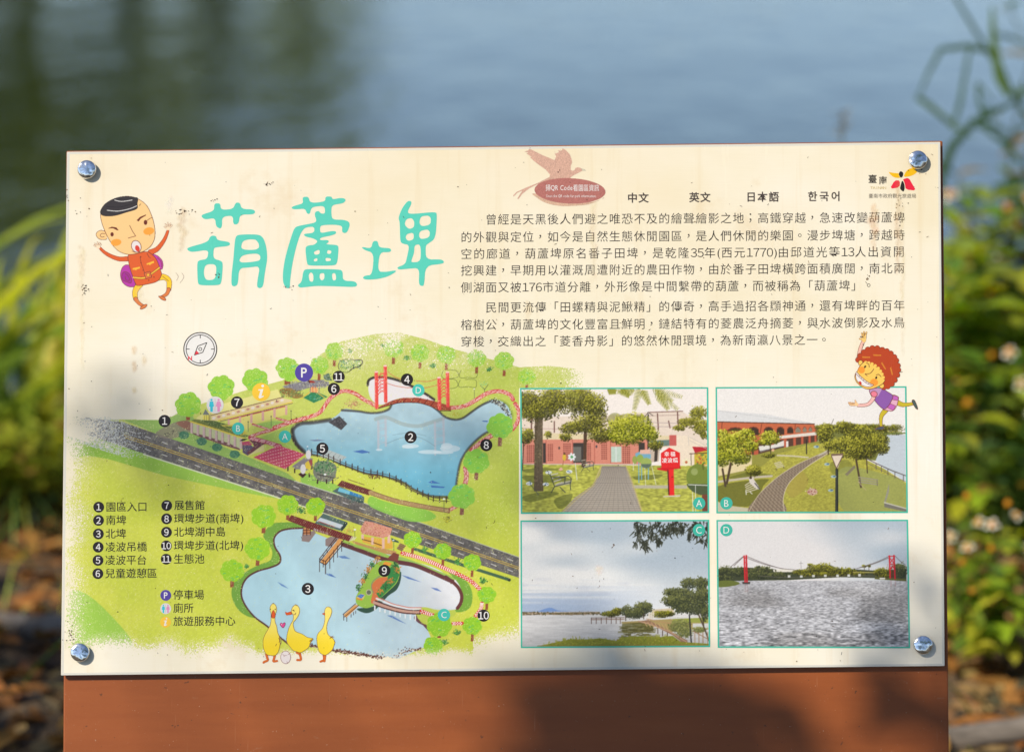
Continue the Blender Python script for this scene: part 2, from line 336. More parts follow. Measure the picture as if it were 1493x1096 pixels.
    c.put(b, lm, lcol); c.rgb[LK > 0] *= (1 + (n1 - .5) * .1 + (n2 - .5) * .05)[LK > 0][:, None]
    tone = lambda a, w, al, sm=True: c.softline(P(a), Z(w) * .95, (58, 52, 48), al * .86, sm)
    tone("400,478 500,485 560,494 620,492 675,474 692,448", 18, .9); tone("935,455 970,482 1010,517 1060,533 1110,527 1160,494 1220,452 1280,424", 17, .92)
    tone("1300,590 1240,620 1180,670 1130,730 1100,790 1085,860 1075,930", 20, .8); tone("700,884 770,910 820,945 880,975 940,988 1030,992", 20, .85); tone("330,535 230,550 160,556 118,580 108,615 130,675 175,722", 30, .95); tone("105,590 112,640 150,700 190,735 300,755 380,792 450,818 540,852 620,862 700,884", 16, .85)
    for k in range(260): t = R.random(); p = P("%g,%g" % (1290 + 105 * t + R.normal() * 6, 424 + 90 * t * t + R.normal() * 8))[0]; c.ell(p[0], p[1], .8, .7, (70, 62, 58) if R.random() < .6 else (190, 200, 190))
    # reflections printed in the water
    G = dict(keep=LK)
    c.line("600,532 660,520 760,560 850,572 930,550 1000,528", Z(22), (158, 166, 160), .55, sm=True, **G)
    for q in ("615,545 615,712", "658,530 660,688", "950,550 952,740", "1000,530 1005,712"): c.line(q, Z(13), (196, 184, 190), .55, **G)
    for x0, x1 in ((615, 658), (950, 1000)):
        for k in range(7): c.line([P("%g,%g" % (x0, 560 + k * 20))[0], P("%g,%g" % (x1, 548 + k * 20 + (k % 2) * 20))[0]], .7, (186, 176, 186), .6, **G)
    c.line("665,675 760,640 860,640 950,690", .8, (120, 140, 150), .7, sm=True, **G); c.line("700,625 800,612 900,630", .7, (120, 140, 150), .6, sm=True, **G)
    for x, y, rx, ry in ((805, 690, 50, 13), (790, 695, 35, 9), (1040, 705, 60, 20), (1020, 690, 34, 18), (920, 725, 70, 12), (1000, 728, 60, 10), (620, 712, 20, 6)): c.ell(*P("%g,%g" % (x, y))[0], Z(rx), Z(ry), (206, 222, 228), .75, **G)
    for q, w in (("465,722 520,712 570,726 520,734", 1), ("910,905 935,893 985,912 930,910", 1), ("925,922 1010,930 1000,938 930,935", 1), ("1228,540 1262,540 1262,548 1235,546", 1), ("205,655 260,650 300,658 240,662", 0)): c.poly(q, (60, 96, 168) if w else (110, 120, 150), .8, **G)
    c.poly("270,752 310,708 430,755 385,785", (176, 186, 184)); [c.line([P("%g,%g" % (290 + k * 28, 735 + k * 10))[0], P("%g,%g" % (318 + k * 24, 712 + k * 10))[0]], .5, (130, 140, 140)) for k in range(5)]
    c.poly("320,550 385,512 432,558 396,596", (76, 74, 76)); c.dabs(60, lambda R, f: P("%g,%g" % (345 + 70 * R.random(), 525 + 50 * R.random()))[0], [(110, 108, 110), (56, 54, 56)], .8)
    fence_print(c, P("100,560 150,548 190,545"), Z(30), Z(34)); fence_print(c, P("100,640 130,690 180,735"), Z(14), Z(22), rails=1)
    fence_print(c, P("220,745 300,765 380,800 450,828 540,858 620,872 700,892 750,920 810,960 870,985 940,1018 1035,1025"), Z(36), Z(32))
    for k in range(60): p = P("%g,%g" % (555 + 70 * R.random(), 858 + 26 * R.random()))[0]; c.ell(p[0], p[1], .6, .6, (96, 50, 40))
    # brick walks round the lake
    brick_path(c, P("0,582 100,548 200,520 270,490 330,410 400,366 470,376 530,415 600,452"), Z(23)); brick_path(c, P("1035,465 1120,455 1190,420 1260,378 1330,366 1390,385 1412,415"), Z(24)); brick_path(c, P("1425,440 1445,480 1442,540 1410,590"), Z(24)); brick_path(c, P("1290,625 1220,670 1165,715"), Z(26), (196, 90, 88)); brick_path(c, P("1130,820 1137,870 1128,915"), Z(28), (190, 92, 90)); brick_path(c, P("1035,1068 1080,1045"), Z(22), (196, 100, 90))
    # suspension bridge
    c.poly("600,470 640,448 700,420 760,405 850,404 930,420 1000,440 1045,455 1045,480 975,477 920,452 850,434 750,432 690,446 640,462", (166, 76, 54))
    for x, y in ((690, 424), (730, 412), (770, 405), (815, 404), (855, 406), (895, 413), (935, 424), (975, 436)): c.line([P("%g,%g" % (x + 12, y))[0], P("%g,%g" % (x - 8, y + 27))[0]], .8, (86, 38, 30))
    c.line("600,472 690,447 750,434 850,435 920,454 975,480 1045,482", .9, (60, 32, 26), sm=True)
    red = (232, 78, 70)
    def tower(x0, ya, yb, x1, yc, yd):
        for k in range(6):
            f = k / 6; yy0 = ya + (yb - ya) * (.15 + .6 * f); yy1 = yc + (yd - yc) * (.15 + .6 * f)
            c.line([P("%g,%g" % (x0, yy0))[0], P("%g,%g" % (x1, yy1))[0]], .9, red); c.line([P("%g,%g" % (x0, yy0 + 24))[0], P("%g,%g" % ((x0 + x1) / 2, yy1 + 6))[0], P("%g,%g" % (x1, yy1 + 24))[0]], .8, red)
        for x, a, b_ in ((x0, ya, yb), (x1, yc, yd)):
            c.line([P("%g,%g" % (x, a))[0], P("%g,%g" % (x + 3, b_))[0]], Z(21), red); c.line([P("%g,%g" % (x - 7, a))[0], P("%g,%g" % (x - 4, b_))[0]], .9, (246, 120, 110)); c.ell(*P("%g,%g" % (x, a - 4))[0], Z(11), Z(5), (245, 205, 195))
    tower(603, 256, 462, 656, 220, 425); tower(974, 290, 468, 1024, 258, 452)
    for q in ("668,248 720,285 790,300", "665,318 720,335 790,345 880,345", "840,305 910,308 965,292", "835,345 900,345 960,330"): c.line(q, .9, (206, 96, 70), .9, sm=True)
    # trees on the east shore
    for x, y, r, h in ((1335, 572, 78, 13), (1195, 782, 76, 11), (1110, 985, 80, 11)): print_tree(c, *P("%g,%g" % (x, y))[0], Z(r), h, (140, 198, 72), -.4, (140, 92, 74))
    print_tree(c, 768, 549, 13, 9, (160, 204, 60), .3)
    for k in range(30): p = P("%g,%g" % (1070 + R.normal() * 14, 500 + R.normal() * 8))[0]; c.ell(p[0], p[1], .7, .7, (190, 180, 60))
    # statues, shrub bed, boundary stones
    use(360, 620, 7.305)
    c.poly("480,440 640,345 700,350 700,400 640,480 560,470", (140, 132, 136), 1); c.poly("620,400 655,375 695,470 625,460", (226, 196, 70)); c.poly("660,370 695,360 705,460 690,470", (160, 80, 80))
    c.ell(*P("655,310")[0], 3.8, 6.8, (222, 218, 216)); c.poly("545,520 590,495 635,520 595,560", (70, 42, 38)); c.ell(*P("598,465")[0], 3.9, 7.2, (224, 220, 218)); c.line("645,225 645,265", .8, (90, 120, 140)); c.ell(*P("645,225")[0], 1.2, 1, (220, 230, 235))
    c.poly("705,480 740,390 860,380 950,430 940,540 880,600 780,590 720,540", (122, 128, 110), 1, True); c.dabs(240, lambda R, f: P("%g,%g" % (830 + R.normal() * 62, 440 + R.normal() * 34))[0], [(70, 124, 74), (54, 94, 60), (104, 150, 96), (120, 140, 110)], 1.1); c.dabs(90, lambda R, f: P("%g,%g" % (820 + R.normal() * 60, 560 + R.normal() * 18))[0], [(120, 116, 104), (96, 90, 84), (140, 136, 124)], 1.0)
    c.line("750,520 930,560", 1.4, (72, 66, 62)); c.ell(*P("832,522")[0], 2, 1.3, (235, 235, 232))
    for x, y in ((437, 465), (510, 485), (665, 530), (752, 600), (848, 600), (915, 600)): c.line([P("%g,%g" % (x, y - 20))[0], P("%g,%g" % (x, y + 16))[0]], 2, (64, 40, 36))
    # pavilion by the road and the timber walk
    c.poly("910,700 990,650 1250,760 1245,830 1100,790", (84, 106, 104)); c.poly("985,660 1230,745 1215,772 968,700", (120, 190, 210)); c.poly("1100,700 1230,745 1215,772 1090,735", (60, 130, 180)); c.poly("960,640 1010,585 1335,690 1300,745", (120, 62, 54)); [c.line([P("%g,%g" % (975 + k * 20, 640 + k * 6.4))[0], P("%g,%g" % (1012 + k * 20, 592 + k * 6.2))[0]], .6, (70, 34, 30)) for k in range(16)]; c.line("1080,575 1250,632", 1, (120, 90, 60))
    c.dabs(60, lambda R, f: P("%g,%g" % (1080 + 150 * R.random(), 760 + 60 * R.random()))[0], [(60, 84, 76), (110, 130, 120), (44, 60, 54)], .8)
    use(540, 610, 6.786)
    c.line("0,730 130,775 260,815 420,850 560,875 700,898 775,910", Z(40), (176, 142, 96), sm=True); c.line("0,708 130,755 260,795 420,828 560,855 700,878 775,888", .8, (110, 80, 56), sm=True); c.line("0,752 130,797 260,836 420,873 560,897 700,920 775,933", .8, (120, 90, 60), sm=True)
    c.poly("0,770 120,810 260,850 420,880 560,905 640,950 640,985 560,1015 420,1020 300,990 0,870", (140, 198, 76), .9, True); c.line("780,885 780,935", 1.2, (120, 60, 56)); c.line("728,800 728,920", .8, (90, 100, 70)); c.ell(*P("728,795")[0], 1.8, 1.3, (236, 236, 226))
    for k in range(70): p = P("%g,%g" % (760 + R.normal() * 20, 990 + R.normal() * 22))[0]; c.ell(p[0], p[1], .8, .7, [(206, 196, 60), (170, 170, 60), (120, 120, 50)][k % 3])
    # ------------- north lake
    use(320, 700, 3.916)
    bank = P("250,310 290,255 350,240 480,245 480,275 400,275 345,292 315,330 320,380 348,430 345,475 290,500 220,520 165,553 135,600 128,660 155,720 205,780 160,775 110,740 75,680 70,620 100,560 160,515 230,480 290,455 300,400 268,350")
    c.poly(bank, (120, 166, 62), 1, True)
    lake = smooth(P("470,272 400,276 345,291 312,330 317,380 346,430 342,472 290,497 220,517 162,551 131,600 126,660 152,720 202,780 270,830 340,890 390,930 450,940 540,946 650,970 760,985 850,1000 900,1018 930,1012"), False, 6) + smooth([(566, 957), (580, 960), (600, 951), (612, 946), (628, 936), (623, 918), (609, 902), (605, 894), (608, 886), (650, 889), (672, 885), (676, 872), (675, 858), (668, 848), (652, 838), (632, 827), (600, 817), (575, 808), (556, 802), (530, 795), (505, 793), (480, 785), (460, 777)], False, 6)
    def l2(X, Y):
        t = sstep(380, 640, X + 0 * Y - (Y - 850) * .3)[..., None]; u = sstep(560, 660, X + 0 * Y)[..., None] * (1 - sstep(880, 900, Y + 0 * X)[..., None]); v = np.array((176, 212, 222)) * (1 - t) + np.array((196, 214, 222)) * t; return v * (1 - u) + np.array((228, 228, 230)) * u
    b, lm = c.pmask(lake); LK = np.zeros((c.h, c.w), np.float32); LK[b[0]:b[1], b[2]:b[3]] = lm; G = dict(keep=LK); WL = np.maximum(WL, LK)
    c.put(b, lm, l2); c.rgb[LK > 0] *= (1 + (n1 - .5) * .07 + (n2 - .5) * .03)[LK > 0][:, None]
    tone = lambda a, w, col=(92, 52, 44): c.line(P(a), Z(w), col, .95, sm=True)
    tone("470,272 400,276 345,291 312,330 317,380 346,430 342,472 290,497 220,517 162,551 131,600 126,660 152,720 202,780 270,830 340,890 390,930", 10)
    tone("500,940 540,946 650,970 760,985 850,1000 900,1018", 11)
    use(480, 790, 6.09)
    east = P("120,30 300,90 420,140 560,180 700,200 850,250 1000,310 1096,360 1190,430")
    c.line("130,0 300,65 420,110 520,140 640,150 800,205 960,270 1096,325", Z(36), (150, 190, 80), .9, sm=True)
    c.poly(smooth([(652, 831), (670, 838), (684, 852), (689, 868), (686, 884), (676, 891), (662, 891), (672, 880), (674, 865), (668, 850)]), (124, 170, 62))
    c.line("120,20 300,85 420,130 560,170 640,182 760,205 900,262 1040,325 1096,350", Z(38), (104, 60, 58), sm=True); c.line([(660, 848), (668, 856), (673, 867), (672, 878), (667, 886)], 5, (108, 60, 56), sm=True)
    c.line([(650, 841), (660, 848)], 5.6, (104, 60, 58)); c.line("775,670 800,700 840,725 880,775 900,790", Z(44), (112, 72, 74), w2=Z(12)); c.poly("780,640 830,575 1000,610 1110,600 1110,650 960,700 860,730 800,690", (196, 208, 84), 1, True)
    for k in range(330):
        t = R.random(); xx = 60 + t * 760; yy = np.interp(xx, [60, 400, 560, 640, 700, 820], [955, 1030, 1050, 990, 960, 950]) + R.normal() * (7 if xx < 430 or xx > 690 else 24)
        p = P("%g,%g" % (xx, yy))[0]; c.ell(p[0], p[1], .9, .8, (104, 62, 52) if R.random() < .6 else (232, 224, 205))
    for q in ("510,648 560,652 690,728 620,700", "0,275 25,290 65,315 10,300", "900,400 960,410 1000,440 940,425", "640,290 700,305 820,355 700,325"): c.poly(q, (70, 104, 180), .75, **G)
    use(320, 700, 3.916); [c.poly(q, (76, 112, 180), .7, **G) for q in ("330,578 365,595 395,618 355,602", "605,530 640,535 665,555 620,543", "675,432 715,430 750,448 700,445")]
    # timber pier, slipway and the covered walk
    use(400, 720, 7.305)
    c.poly("300,410 290,500 370,512 445,410 420,390", (150, 130, 122)); c.poly("545,480 600,450 700,470 590,560 545,550", (150, 130, 124)); c.poly("310,360 385,355 385,430 310,430", (196, 130, 80)); [c.line(q, .9, (70, 36, 28)) for q in ("305,350 305,440", "345,360 345,440", "385,350 385,435", "305,385 385,380", "305,415 385,410")]
    c.poly("430,310 520,205 780,300 770,335 700,390", (90, 112, 104)); c.poly("490,250 735,330 700,365 450,290", (206, 214, 220)); c.line("470,290 640,350", 1.2, (150, 60, 50)); c.poly("700,390 755,290 782,312 770,335 720,395", (52, 66, 62))
    c.poly("140,280 180,222 840,450 800,505 420,390", (110, 44, 38))
    for k in range(34): c.line([P("%g,%g" % (150 + k * 19.4, 282 + k * 6.6))[0], P("%g,%g" % (184 + k * 19.4, 232 + k * 6.6))[0]], .55, (158, 88, 74))
    [c.line([P("%g,%g" % (425 + k * 16, 365 + k * 5))[0], P("%g,%g" % (425 + k * 16, 388 + k * 5))[0]], .7, (232, 222, 214)) for k in range(10)]; [c.line([P("%g,%g" % (800 + k * 16, 500 - k * 4))[0], P("%g,%g" % (830 + k * 14, 450 + k * 2))[0]], .9, (232, 224, 214)) for k in range(4)]
    c.poly("490,720 690,470 735,500 545,750", (226, 160, 90)); dk = (66, 40, 34)
    [c.line(q, 1.1, dk) for q in ("480,690 660,455", "480,720 665,480", "545,715 745,480", "545,755 740,520", "480,690 545,715", "480,720 545,755", "480,685 480,825", "545,715 545,848", "590,660 590,790", "632,600 632,722", "672,550 672,672", "716,500 716,608", "520,700 520,775", "605,540 612,560", "560,600 566,620", "520,650 526,665")]
    # path, garden and the pink pavilion
    c.poly("850,500 1000,545 1260,600 1300,620 1250,645 1000,590 850,520", (196, 150, 92), 1, True); c.line("860,548 1000,590 1150,640 1220,665", Z(30), (160, 196, 84), sm=True); c.poly("1200,690 1270,620 1330,640 1315,720", (130, 70, 56)); c.poly("1300,580 1340,520 1400,545 1360,610", (150, 120, 84)); [c.line([P("%g,%g" % (1310 + k * 14, 580 - k * 16))[0], P("%g,%g" % (1360 + k * 14, 603 - k * 16))[0]], .7, (96, 70, 50)) for k in range(4)]
    c.poly("930,450 1260,490 1260,580 1150,580 940,510", (228, 176, 70)); [c.poly([P("%g,%g" % q)[0] for q in ((x - 14, y), (x + 14, y), (x + 14, y + h), (x - 14, y + h))], (232, 190, 170)) for x, y, h in ((940, 430, 50), (1045, 460, 80), (1160, 470, 110), (1220, 420, 100))]
    roof = "915,370 965,285 1050,300 1255,365 1240,420 1210,450 1150,470 1060,450 930,420"; c.poly(roof, (216, 150, 126), 1); b, m = c.pmask(P(roof)); K = np.zeros((c.h, c.w), np.float32); K[b[0]:b[1], b[2]:b[3]] = m
    c.dabs(330, lambda R, f: P("%g,%g" % (915 + 340 * R.random(), 285 + 185 * R.random()))[0], [(226, 160, 150), (196, 120, 96), (206, 140, 100), (232, 178, 160), (170, 96, 70)], .8, keep=K)
    [c.line(q, 1.2, (84, 44, 34)) for q in ("935,480 1030,505", "1055,515 1140,545")]; c.poly("1245,465 1320,500 1330,520 1250,500", (60, 84, 76)); c.ell(*P("1268,492")[0], 1.6, 1, (230, 240, 240)); c.line("1272,495 1272,600", .7, (90, 110, 80)); c.line("858,380 858,460", .7, (90, 110, 80)); c.ell(*P("858,378")[0], 1.8, 1.2, (245, 245, 240))
    c.dabs(50, lambda R, f: P("%g,%g" % (790 + R.normal() * 34, 390 + R.normal() * 14))[0], [(222, 170, 80), (200, 140, 80), (160, 180, 80)], .8)
    # island
    use(480, 790, 6.09)
    c.poly("245,590 330,630 420,590 520,480 600,420 636,330 630,260 560,380 450,500 390,570", (56, 84, 66), 1, True)
    c.poly("400,200 470,165 560,170 615,200 628,270 600,360 520,440 440,510 400,560 330,585 255,560 235,500 270,420 330,300 370,240", (158, 196, 76), 1, True)
    c.poly("530,240 600,190 625,270 590,360 500,450 440,500 420,450 470,380 520,310", (62, 138, 68), 1, True); c.poly("470,310 520,320 455,400 420,450 440,500 400,545 370,530 385,450 380,380 420,330", (220, 122, 70), 1, True); c.line("450,300 390,345 375,400 395,450", 1.3, (150, 140, 110), sm=True); c.ell(*P("352,445")[0], 4.4, 4.4, (196, 190, 150)); c.ell(*P("352,445")[0], 3.2, 3.2, (110, 116, 92))
    c.poly("240,490 290,455 320,470 300,510", (224, 206, 110)); c.poly("245,480 280,460 315,470 285,500", (86, 126, 200)); c.poly("240,492 300,505 290,516 245,508", (230, 140, 60)); c.poly("475,190 500,170 555,185 545,210 480,205", (236, 160, 60))
    for x, y, k in ((425, 155, 0), (378, 195, 1), (345, 240, 0), (322, 300, 1), (292, 345, 0), (260, 400, 1), (600, 240, 0), (545, 345, 0), (500, 385, 1), (455, 435, 0), (585, 200, 1)):
        p = P("%g,%g" % (x, y))[0]; c.line([(p[0], p[1]), (p[0], p[1] + 6)], 1, (70, 50, 36)); c.dabs(38, lambda R, f: (p[0] + R.normal() * 2.3, p[1] + R.normal() * 2.3), [(228, 150, 60), (206, 120, 50), (170, 130, 60)] if k == 0 else [(60, 116, 60), (44, 90, 50), (90, 140, 76)], 1.0)
    # bridges
    c.poly("128,645 230,555 268,560 150,670", (222, 160, 92)); [c.line(q, .9, dk) for q in ("122,640 235,545", "128,668 262,560", "128,640 128,692", "155,665 155,702", "195,640 195,665", "215,620 215,645", "235,610 235,632")]
    for k in range(9): c.line([P("%g,%g" % (405 + k * 45, 560 + k * 9))[0], P("%g,%g" % (405 + k * 45, 600 + k * 12))[0]], 1.8, (240, 240, 240))
    c.line("405,535 480,560 560,585 640,605 720,618 805,620", Z(36), (206, 160, 140), sm=True); c.line("420,490 480,510 560,545 640,565 720,580 820,580", 1.3, (222, 130, 110), sm=True); c.line("405,555 480,582 560,605 640,625 720,634 805,636", 1.8, (90, 50, 44), sm=True); c.line("410,520 480,545 560,572 640,590 720,602 805,604", 1.8, (84, 52, 48), sm=True)
    c.line("420,500 480,525 560,558 640,578 720,592 810,592", 2.6, (240, 238, 236), .9, sm=True); c.line("806,600 806,640", 1.6, (70, 40, 36))
    # walks and trees to the east
    use(580, 760, 5.217)
    c.poly("110,190 500,320 850,430 850,455 500,345 110,215", (74, 104, 76)); c.ell(*P("848,443")[0], 2.2, 2.4, (50, 64, 54))
    dots_path(c, P("35,240 150,270 260,310 380,365 480,410 560,455 630,520"), Z(30)); dots_path(c, P("640,620 630,665 590,720"), Z(28)); dots_path(c, P("420,775 490,773"), Z(26)); dots_path(c, P("180,682 275,715"), Z(30))
    for x, y, r in ((112, 138, 68), (343, 225, 68), (565, 312, 68), (677, 558, 70), (567, 792, 74), (315, 785, 98), (268, 945, 74)): print_tree(c, *P("%g,%g" % (x, y))[0], Z(r), None if r < 90 else 3, (150, 204, 44), .5 if y > 900 else 0)
    for x, y, r in ((203, 210, 30), (457, 305, 30), (645, 450, 34), (452, 840, 32), (358, 915, 30)): print_shrub(c, *P("%g,%g" % (x, y))[0], Z(r), (86, 150, 62))
    use(320, 700, 3.916)
    for x, y, r in ((390, 140, 60), (548, 150, 55), (252, 205, 72), (218, 390, 72), (72, 515, 70)): print_tree(c, *P("%g,%g" % (x, y))[0], Z(r), 9, (158, 208, 40))
    for x, y, r in ((465, 170, 26), (155, 490, 18)): print_shrub(c, *P("%g,%g" % (x, y))[0], Z(r), (80, 140, 66))
    # airbrushed edges: the ink breaks up into specks
    X, Y = c.X[None, :], c.Y[:, None]
    def fade(X, Y):
        L = np.where(Y > 620, 1 - sstep(92, 158, X + 18 * n1 + (Y > 720) * 6), 0) * .90
        B = np.where(X < 372, sstep(922, 966, Y - X * .02 + 20 * n1), 0)
        B2 = np.where((X >= 372) & (X < 770), sstep(946, 966, Y + 9 * n1) * np.where(LK > 0, .35, 1), 0)
        B3 = np.where((X > 690) & (Y > 850), sstep(925, 965, Y + (X - 690) * .25 + 18 * n1), 0)
        lk = LK * 0
        return np.maximum.reduce([L, B, B2, B3])
    c.speck(fade, None, .5)
    use(320, 700, 3.916)
    for k in range(420):
        x = 385 + 545 * R.random(); y = np.interp(x, [385, 450, 540, 650, 760, 850, 930], [926, 940, 946, 970, 985, 1000, 1014]) + R.normal() * 5; p = P("%g,%g" % (x, y))[0]; c.ell(p[0], p[1], 1.0, .8, (96, 58, 48) if R.random() < .82 else (226, 214, 196))
    c.speck(lambda X, Y: np.where(Y < 640, sstep(.52, .8, n1) * sstep(560, 490, Y) * .35 + .18 * sstep(560, 500, Y) + np.where(X > 757, sstep(805, 872, X) * .9 + .1, 0), 0), None, .5)
    c.speck(lambda X, Y: (.05 * sstep(.5, .8, n2) + .012) * np.where(WL > 0, .12, 1) + 0 * X, (232, 232, 160), .7)
    return c
# ---------------------------------------------------------------- the four printed photographs
def leafy(c, spots, n, r, cols, keep=None, el=.65):
    """leaf dabs over a few elliptical clumps, dark ones first and light ones towards the top of every clump"""
    R = c.rng; w = np.array([q[2] * q[3] for q in spots], float); w /= w.sum()
    for x, y, rx, ry in spots:
        for k in range(3): c.ell(x + R.normal() * rx * .2, y + R.normal() * ry * .2, rx * .72, ry * .7, cols[1], .42, 0, keep)
    n = int(n * 2.1); r *= .72
    for i in range(n):
        x, y, rx, ry = spots[int(R.choice(len(spots), p=w))]
        t = R.random() * 6.283; q = R.random() ** .5 * (1 + .12 * R.normal())
        dx, dy = math.cos(t) * q, math.sin(t) * q
        f = .12 + i / n * .55 - dy * .46 - dx * .14 + R.normal() * .24
        k = min(max(int(f * len(cols)), 0), len(cols) - 1); v = .9 + .2 * R.random(); s = r * (.6 + .8 * R.random())
        c.ell(x + dx * rx, y + dy * ry, s, s * el, tuple(z * v for z in cols[k]), .9, R.random() * 3.14, keep)
GREENS = [(46, 44, 14), (72, 70, 18), (98, 96, 24), (126, 124, 32), (154, 150, 44), (186, 180, 66)]
LIME = [(62, 68, 12), (94, 100, 16), (128, 132, 22), (158, 160, 32), (188, 188, 48), (212, 208, 84)]
DARK = [(46, 50, 34), (60, 64, 38), (76, 80, 44), (94, 98, 52), (116, 118, 66)]
def SP(s): return [(_T[0] + a / _T[2], _T[1] + b / _T[2], c / _T[2], d / _T[2]) for a, b, c, d in (map(float, q.split(',')) for q in s.split())]
def grain(c, amt, seed=3):
    for _ in range(2):                       # the print's own softness
        for ax in (0, 1): c.rgb = (np.roll(c.rgb, 1, ax) + 2 * c.rgb + np.roll(c.rgb, -1, ax)) / 4
    R = np.random.default_rng(seed); c.rgb *= (1 + (vnoise((c.h, c.w), 2 * (2.2), R) - .5) * amt)[..., None]
def bench(c, q, col=(92, 96, 90), seat=(176, 174, 160)):
    for a in q: c.line(a, .9, col)

def paint_photo_plaza():
    c = Sheet(759.5, 566, 1032, 747.5, 4, 11, (243, 233, 224)); use(750, 560, 5.148); R = c.rng
    n = vnoise((c.h, c.w), 2 * (26), R); n8 = vnoise((c.h, c.w), 2 * (7), R)
    c.poly("50,250 680,235 1000,215 1260,210 1440,330 1440,480 50,480", (232, 214, 196)); c.poly("50,360 740,380 1160,390 1160,430 50,420", (226, 208, 168)); c.line("50,330 720,345", 1, (200, 170, 160)); c.line("1000,215 1260,207", 1.6, (150, 120, 110)); c.line("1000,240 1240,236", .8, (180, 150, 140))
    for q in ("1072,225 1078,340", "1222,215 1226,320", "1155,280 1165,330", "130,250 130,360", "300,280 300,360"): c.line(q, 1.8, (120, 84, 76))
    c.line("1030,290 1290,300", .7, (170, 150, 150)); c.line("1030,320 1290,325", .7, (170, 150, 150))
    c.poly("60,415 1000,415 990,610 60,600", (214, 138, 116)); c.poly("1160,385 1300,390 1445,470 1445,620 1160,600", (238, 220, 196)); c.poly("1160,385 1212,385 1212,465 1160,465", (200, 100, 92))
    for x0, x1 in ((215, 240), (440, 520), (930, 975)): c.poly([P("%g,%g" % q)[0] for q in ((x0, 440), (x1, 440), (x1, 590), (x0, 590))], (66, 58, 52))
    c.poly("440,470 500,470 500,580 440,580", (110, 108, 100)); c.poly("722,470 800,470 800,585 722,585", (190, 206, 190)); c.line("760,470 760,585", 1, (230, 232, 230)); c.poly("1010,425 1160,420 1160,465 1010,470", (110, 130, 120)); c.poly("1010,460 1090,465 1080,580 1010,590", (200, 180, 160))
    for x0, x1, y0 in ((92, 152, 452), (248, 306, 445), (365, 428, 440), (545, 580, 440), (650, 706, 435), (808, 868, 465)):
        k = 0
        for i in range(int((x1 - x0) / 15)):
            for j in range(9): X0, Y0 = P("%g,%g" % (x0 + 7 + i * 15, y0 + 8 + j * 14.5))[0]; c.poly([(X0 - 1, Y0 - .8), (X0 + 1, Y0 - .8), (X0 + 1, Y0 + .8), (X0 - 1, Y0 + .8)], (134, 66, 56))
    for q in ("238,420 238,600", "436,415 436,600", "600,430 600,600", "720,420 720,590"): c.line(q, 1.2, (186, 104, 88))
    c.ell(*P("336,478")[0], 1.4, 2.2, (90, 74, 70)); c.ell(*P("615,468")[0], 1.4, 2.2, (90, 74, 80)); c.line("60,598 980,605", 1.6, (206, 190, 178))
    c.poly("50,600 640,605 860,610 1445,615 1445,965 50,965", lambda X, Y: np.array((176, 176, 76)) + 0 * X[..., None] + 0 * Y[..., None])
    b, m = c.pmask(P("50,600 640,605 860,610 1445,615 1445,965 50,965")); ns = vnoise((c.h, c.w), 2 * (9), R, 2 * (2)); q = c.rgb[b[0]:b[1], b[2]:b[3]]; q[m] *= (1 + (ns[b[0]:b[1], b[2]:b[3]] - .5) * .34 + (n8[b[0]:b[1], b[2]:b[3]] - .5) * .2)[m][:, None]
    for q in ("60,690 300,680 420,720 160,740", "60,840 240,800 330,820 120,880", "60,640 200,625 330,640 120,660", "300,860 430,820 400,900 330,930", "900,690 1100,680 1060,710 920,720"): c.poly(q, (86, 92, 40), .55, True)
    c.poly("655,612 830,615 870,700 900,800 950,965 340,965 450,850 580,760 640,680", (172, 162, 148)); c.poly("880,758 1290,760 1290,785 880,782", (186, 178, 160), .9)
    c.line("650,615 590,760 470,850 350,965", 2.6, (196, 180, 120), .8); c.line("835,620 880,740 920,860 955,965", 2.4, (196, 178, 120), .8)
    for k in range(30):
        y = 620 + 345 * (k / 30) ** 1.5; xl = np.interp(y, [612, 680, 760, 850, 965], [655, 640, 580, 450, 340]); xr = np.interp(y, [615, 700, 800, 965], [830, 870, 900, 950])
        c.line([P("%g,%g" % (xl, y))[0], P("%g,%g" % (xr, y))[0]], .55, (116, 106, 98), .8)
    for k in range(15):
        f = k / 14; c.line([P("%g,%g" % (660 + f * 170, 614))[0], P("%g,%g" % (655 - (1 - f) * 30 + f * 200 - 20, 730))[0], P("%g,%g" % (340 + f * 610, 965))[0]], .5, (120, 110, 102), .7)
    # trees
    c.poly("155,230 215,230 212,560 216,800 145,800 150,560", (98, 84, 62)); c.dabs(120, lambda R, f: P("%g,%g" % (150 + 60 * R.random(), 240 + 550 * R.random()))[0], [(76, 62, 44), (130, 112, 84), (112, 98, 76), (90, 80, 60)], 1.1)
    c.poly("520,350 545,350 540,560 530,625 500,620 515,540", (84, 62, 44)); c.line("1003,230 1000,490", 1.9, (54, 50, 46)); c.line("975,250 1003,215 1040,240", .8, (60, 54, 50))
    c.poly("1050,480 1075,480 1068,580 1045,585", (70, 60, 50)); leafy(c, SP("1060,460,60,40"), 120, 1.1, GREENS)
    c.line("70,440 60,640", 1.6, (80, 64, 48))
    leafy(c, SP("110,120,120,90 230,190,130,80 300,110,110,90 480,140,140,110 600,180,100,110 560,300,140,70 640,380,90,60 420,330,80,50 380,400,50,30 90,390,60,60 250,380,30,30 140,220,100,60"), 2300, 1.35, GREENS)
    leafy(c, SP("770,340,80,80 880,310,140,90 960,360,110,60 850,410,110,50 1020,390,60,40 760,400,60,40"), 1100, 1.35, LIME); leafy(c, SP("1380,220,70,50 1320,290,90,40 1400,330,60,60 1240,330,50,24 1420,390,30,30"), 420, 1.3, GREENS[1:])
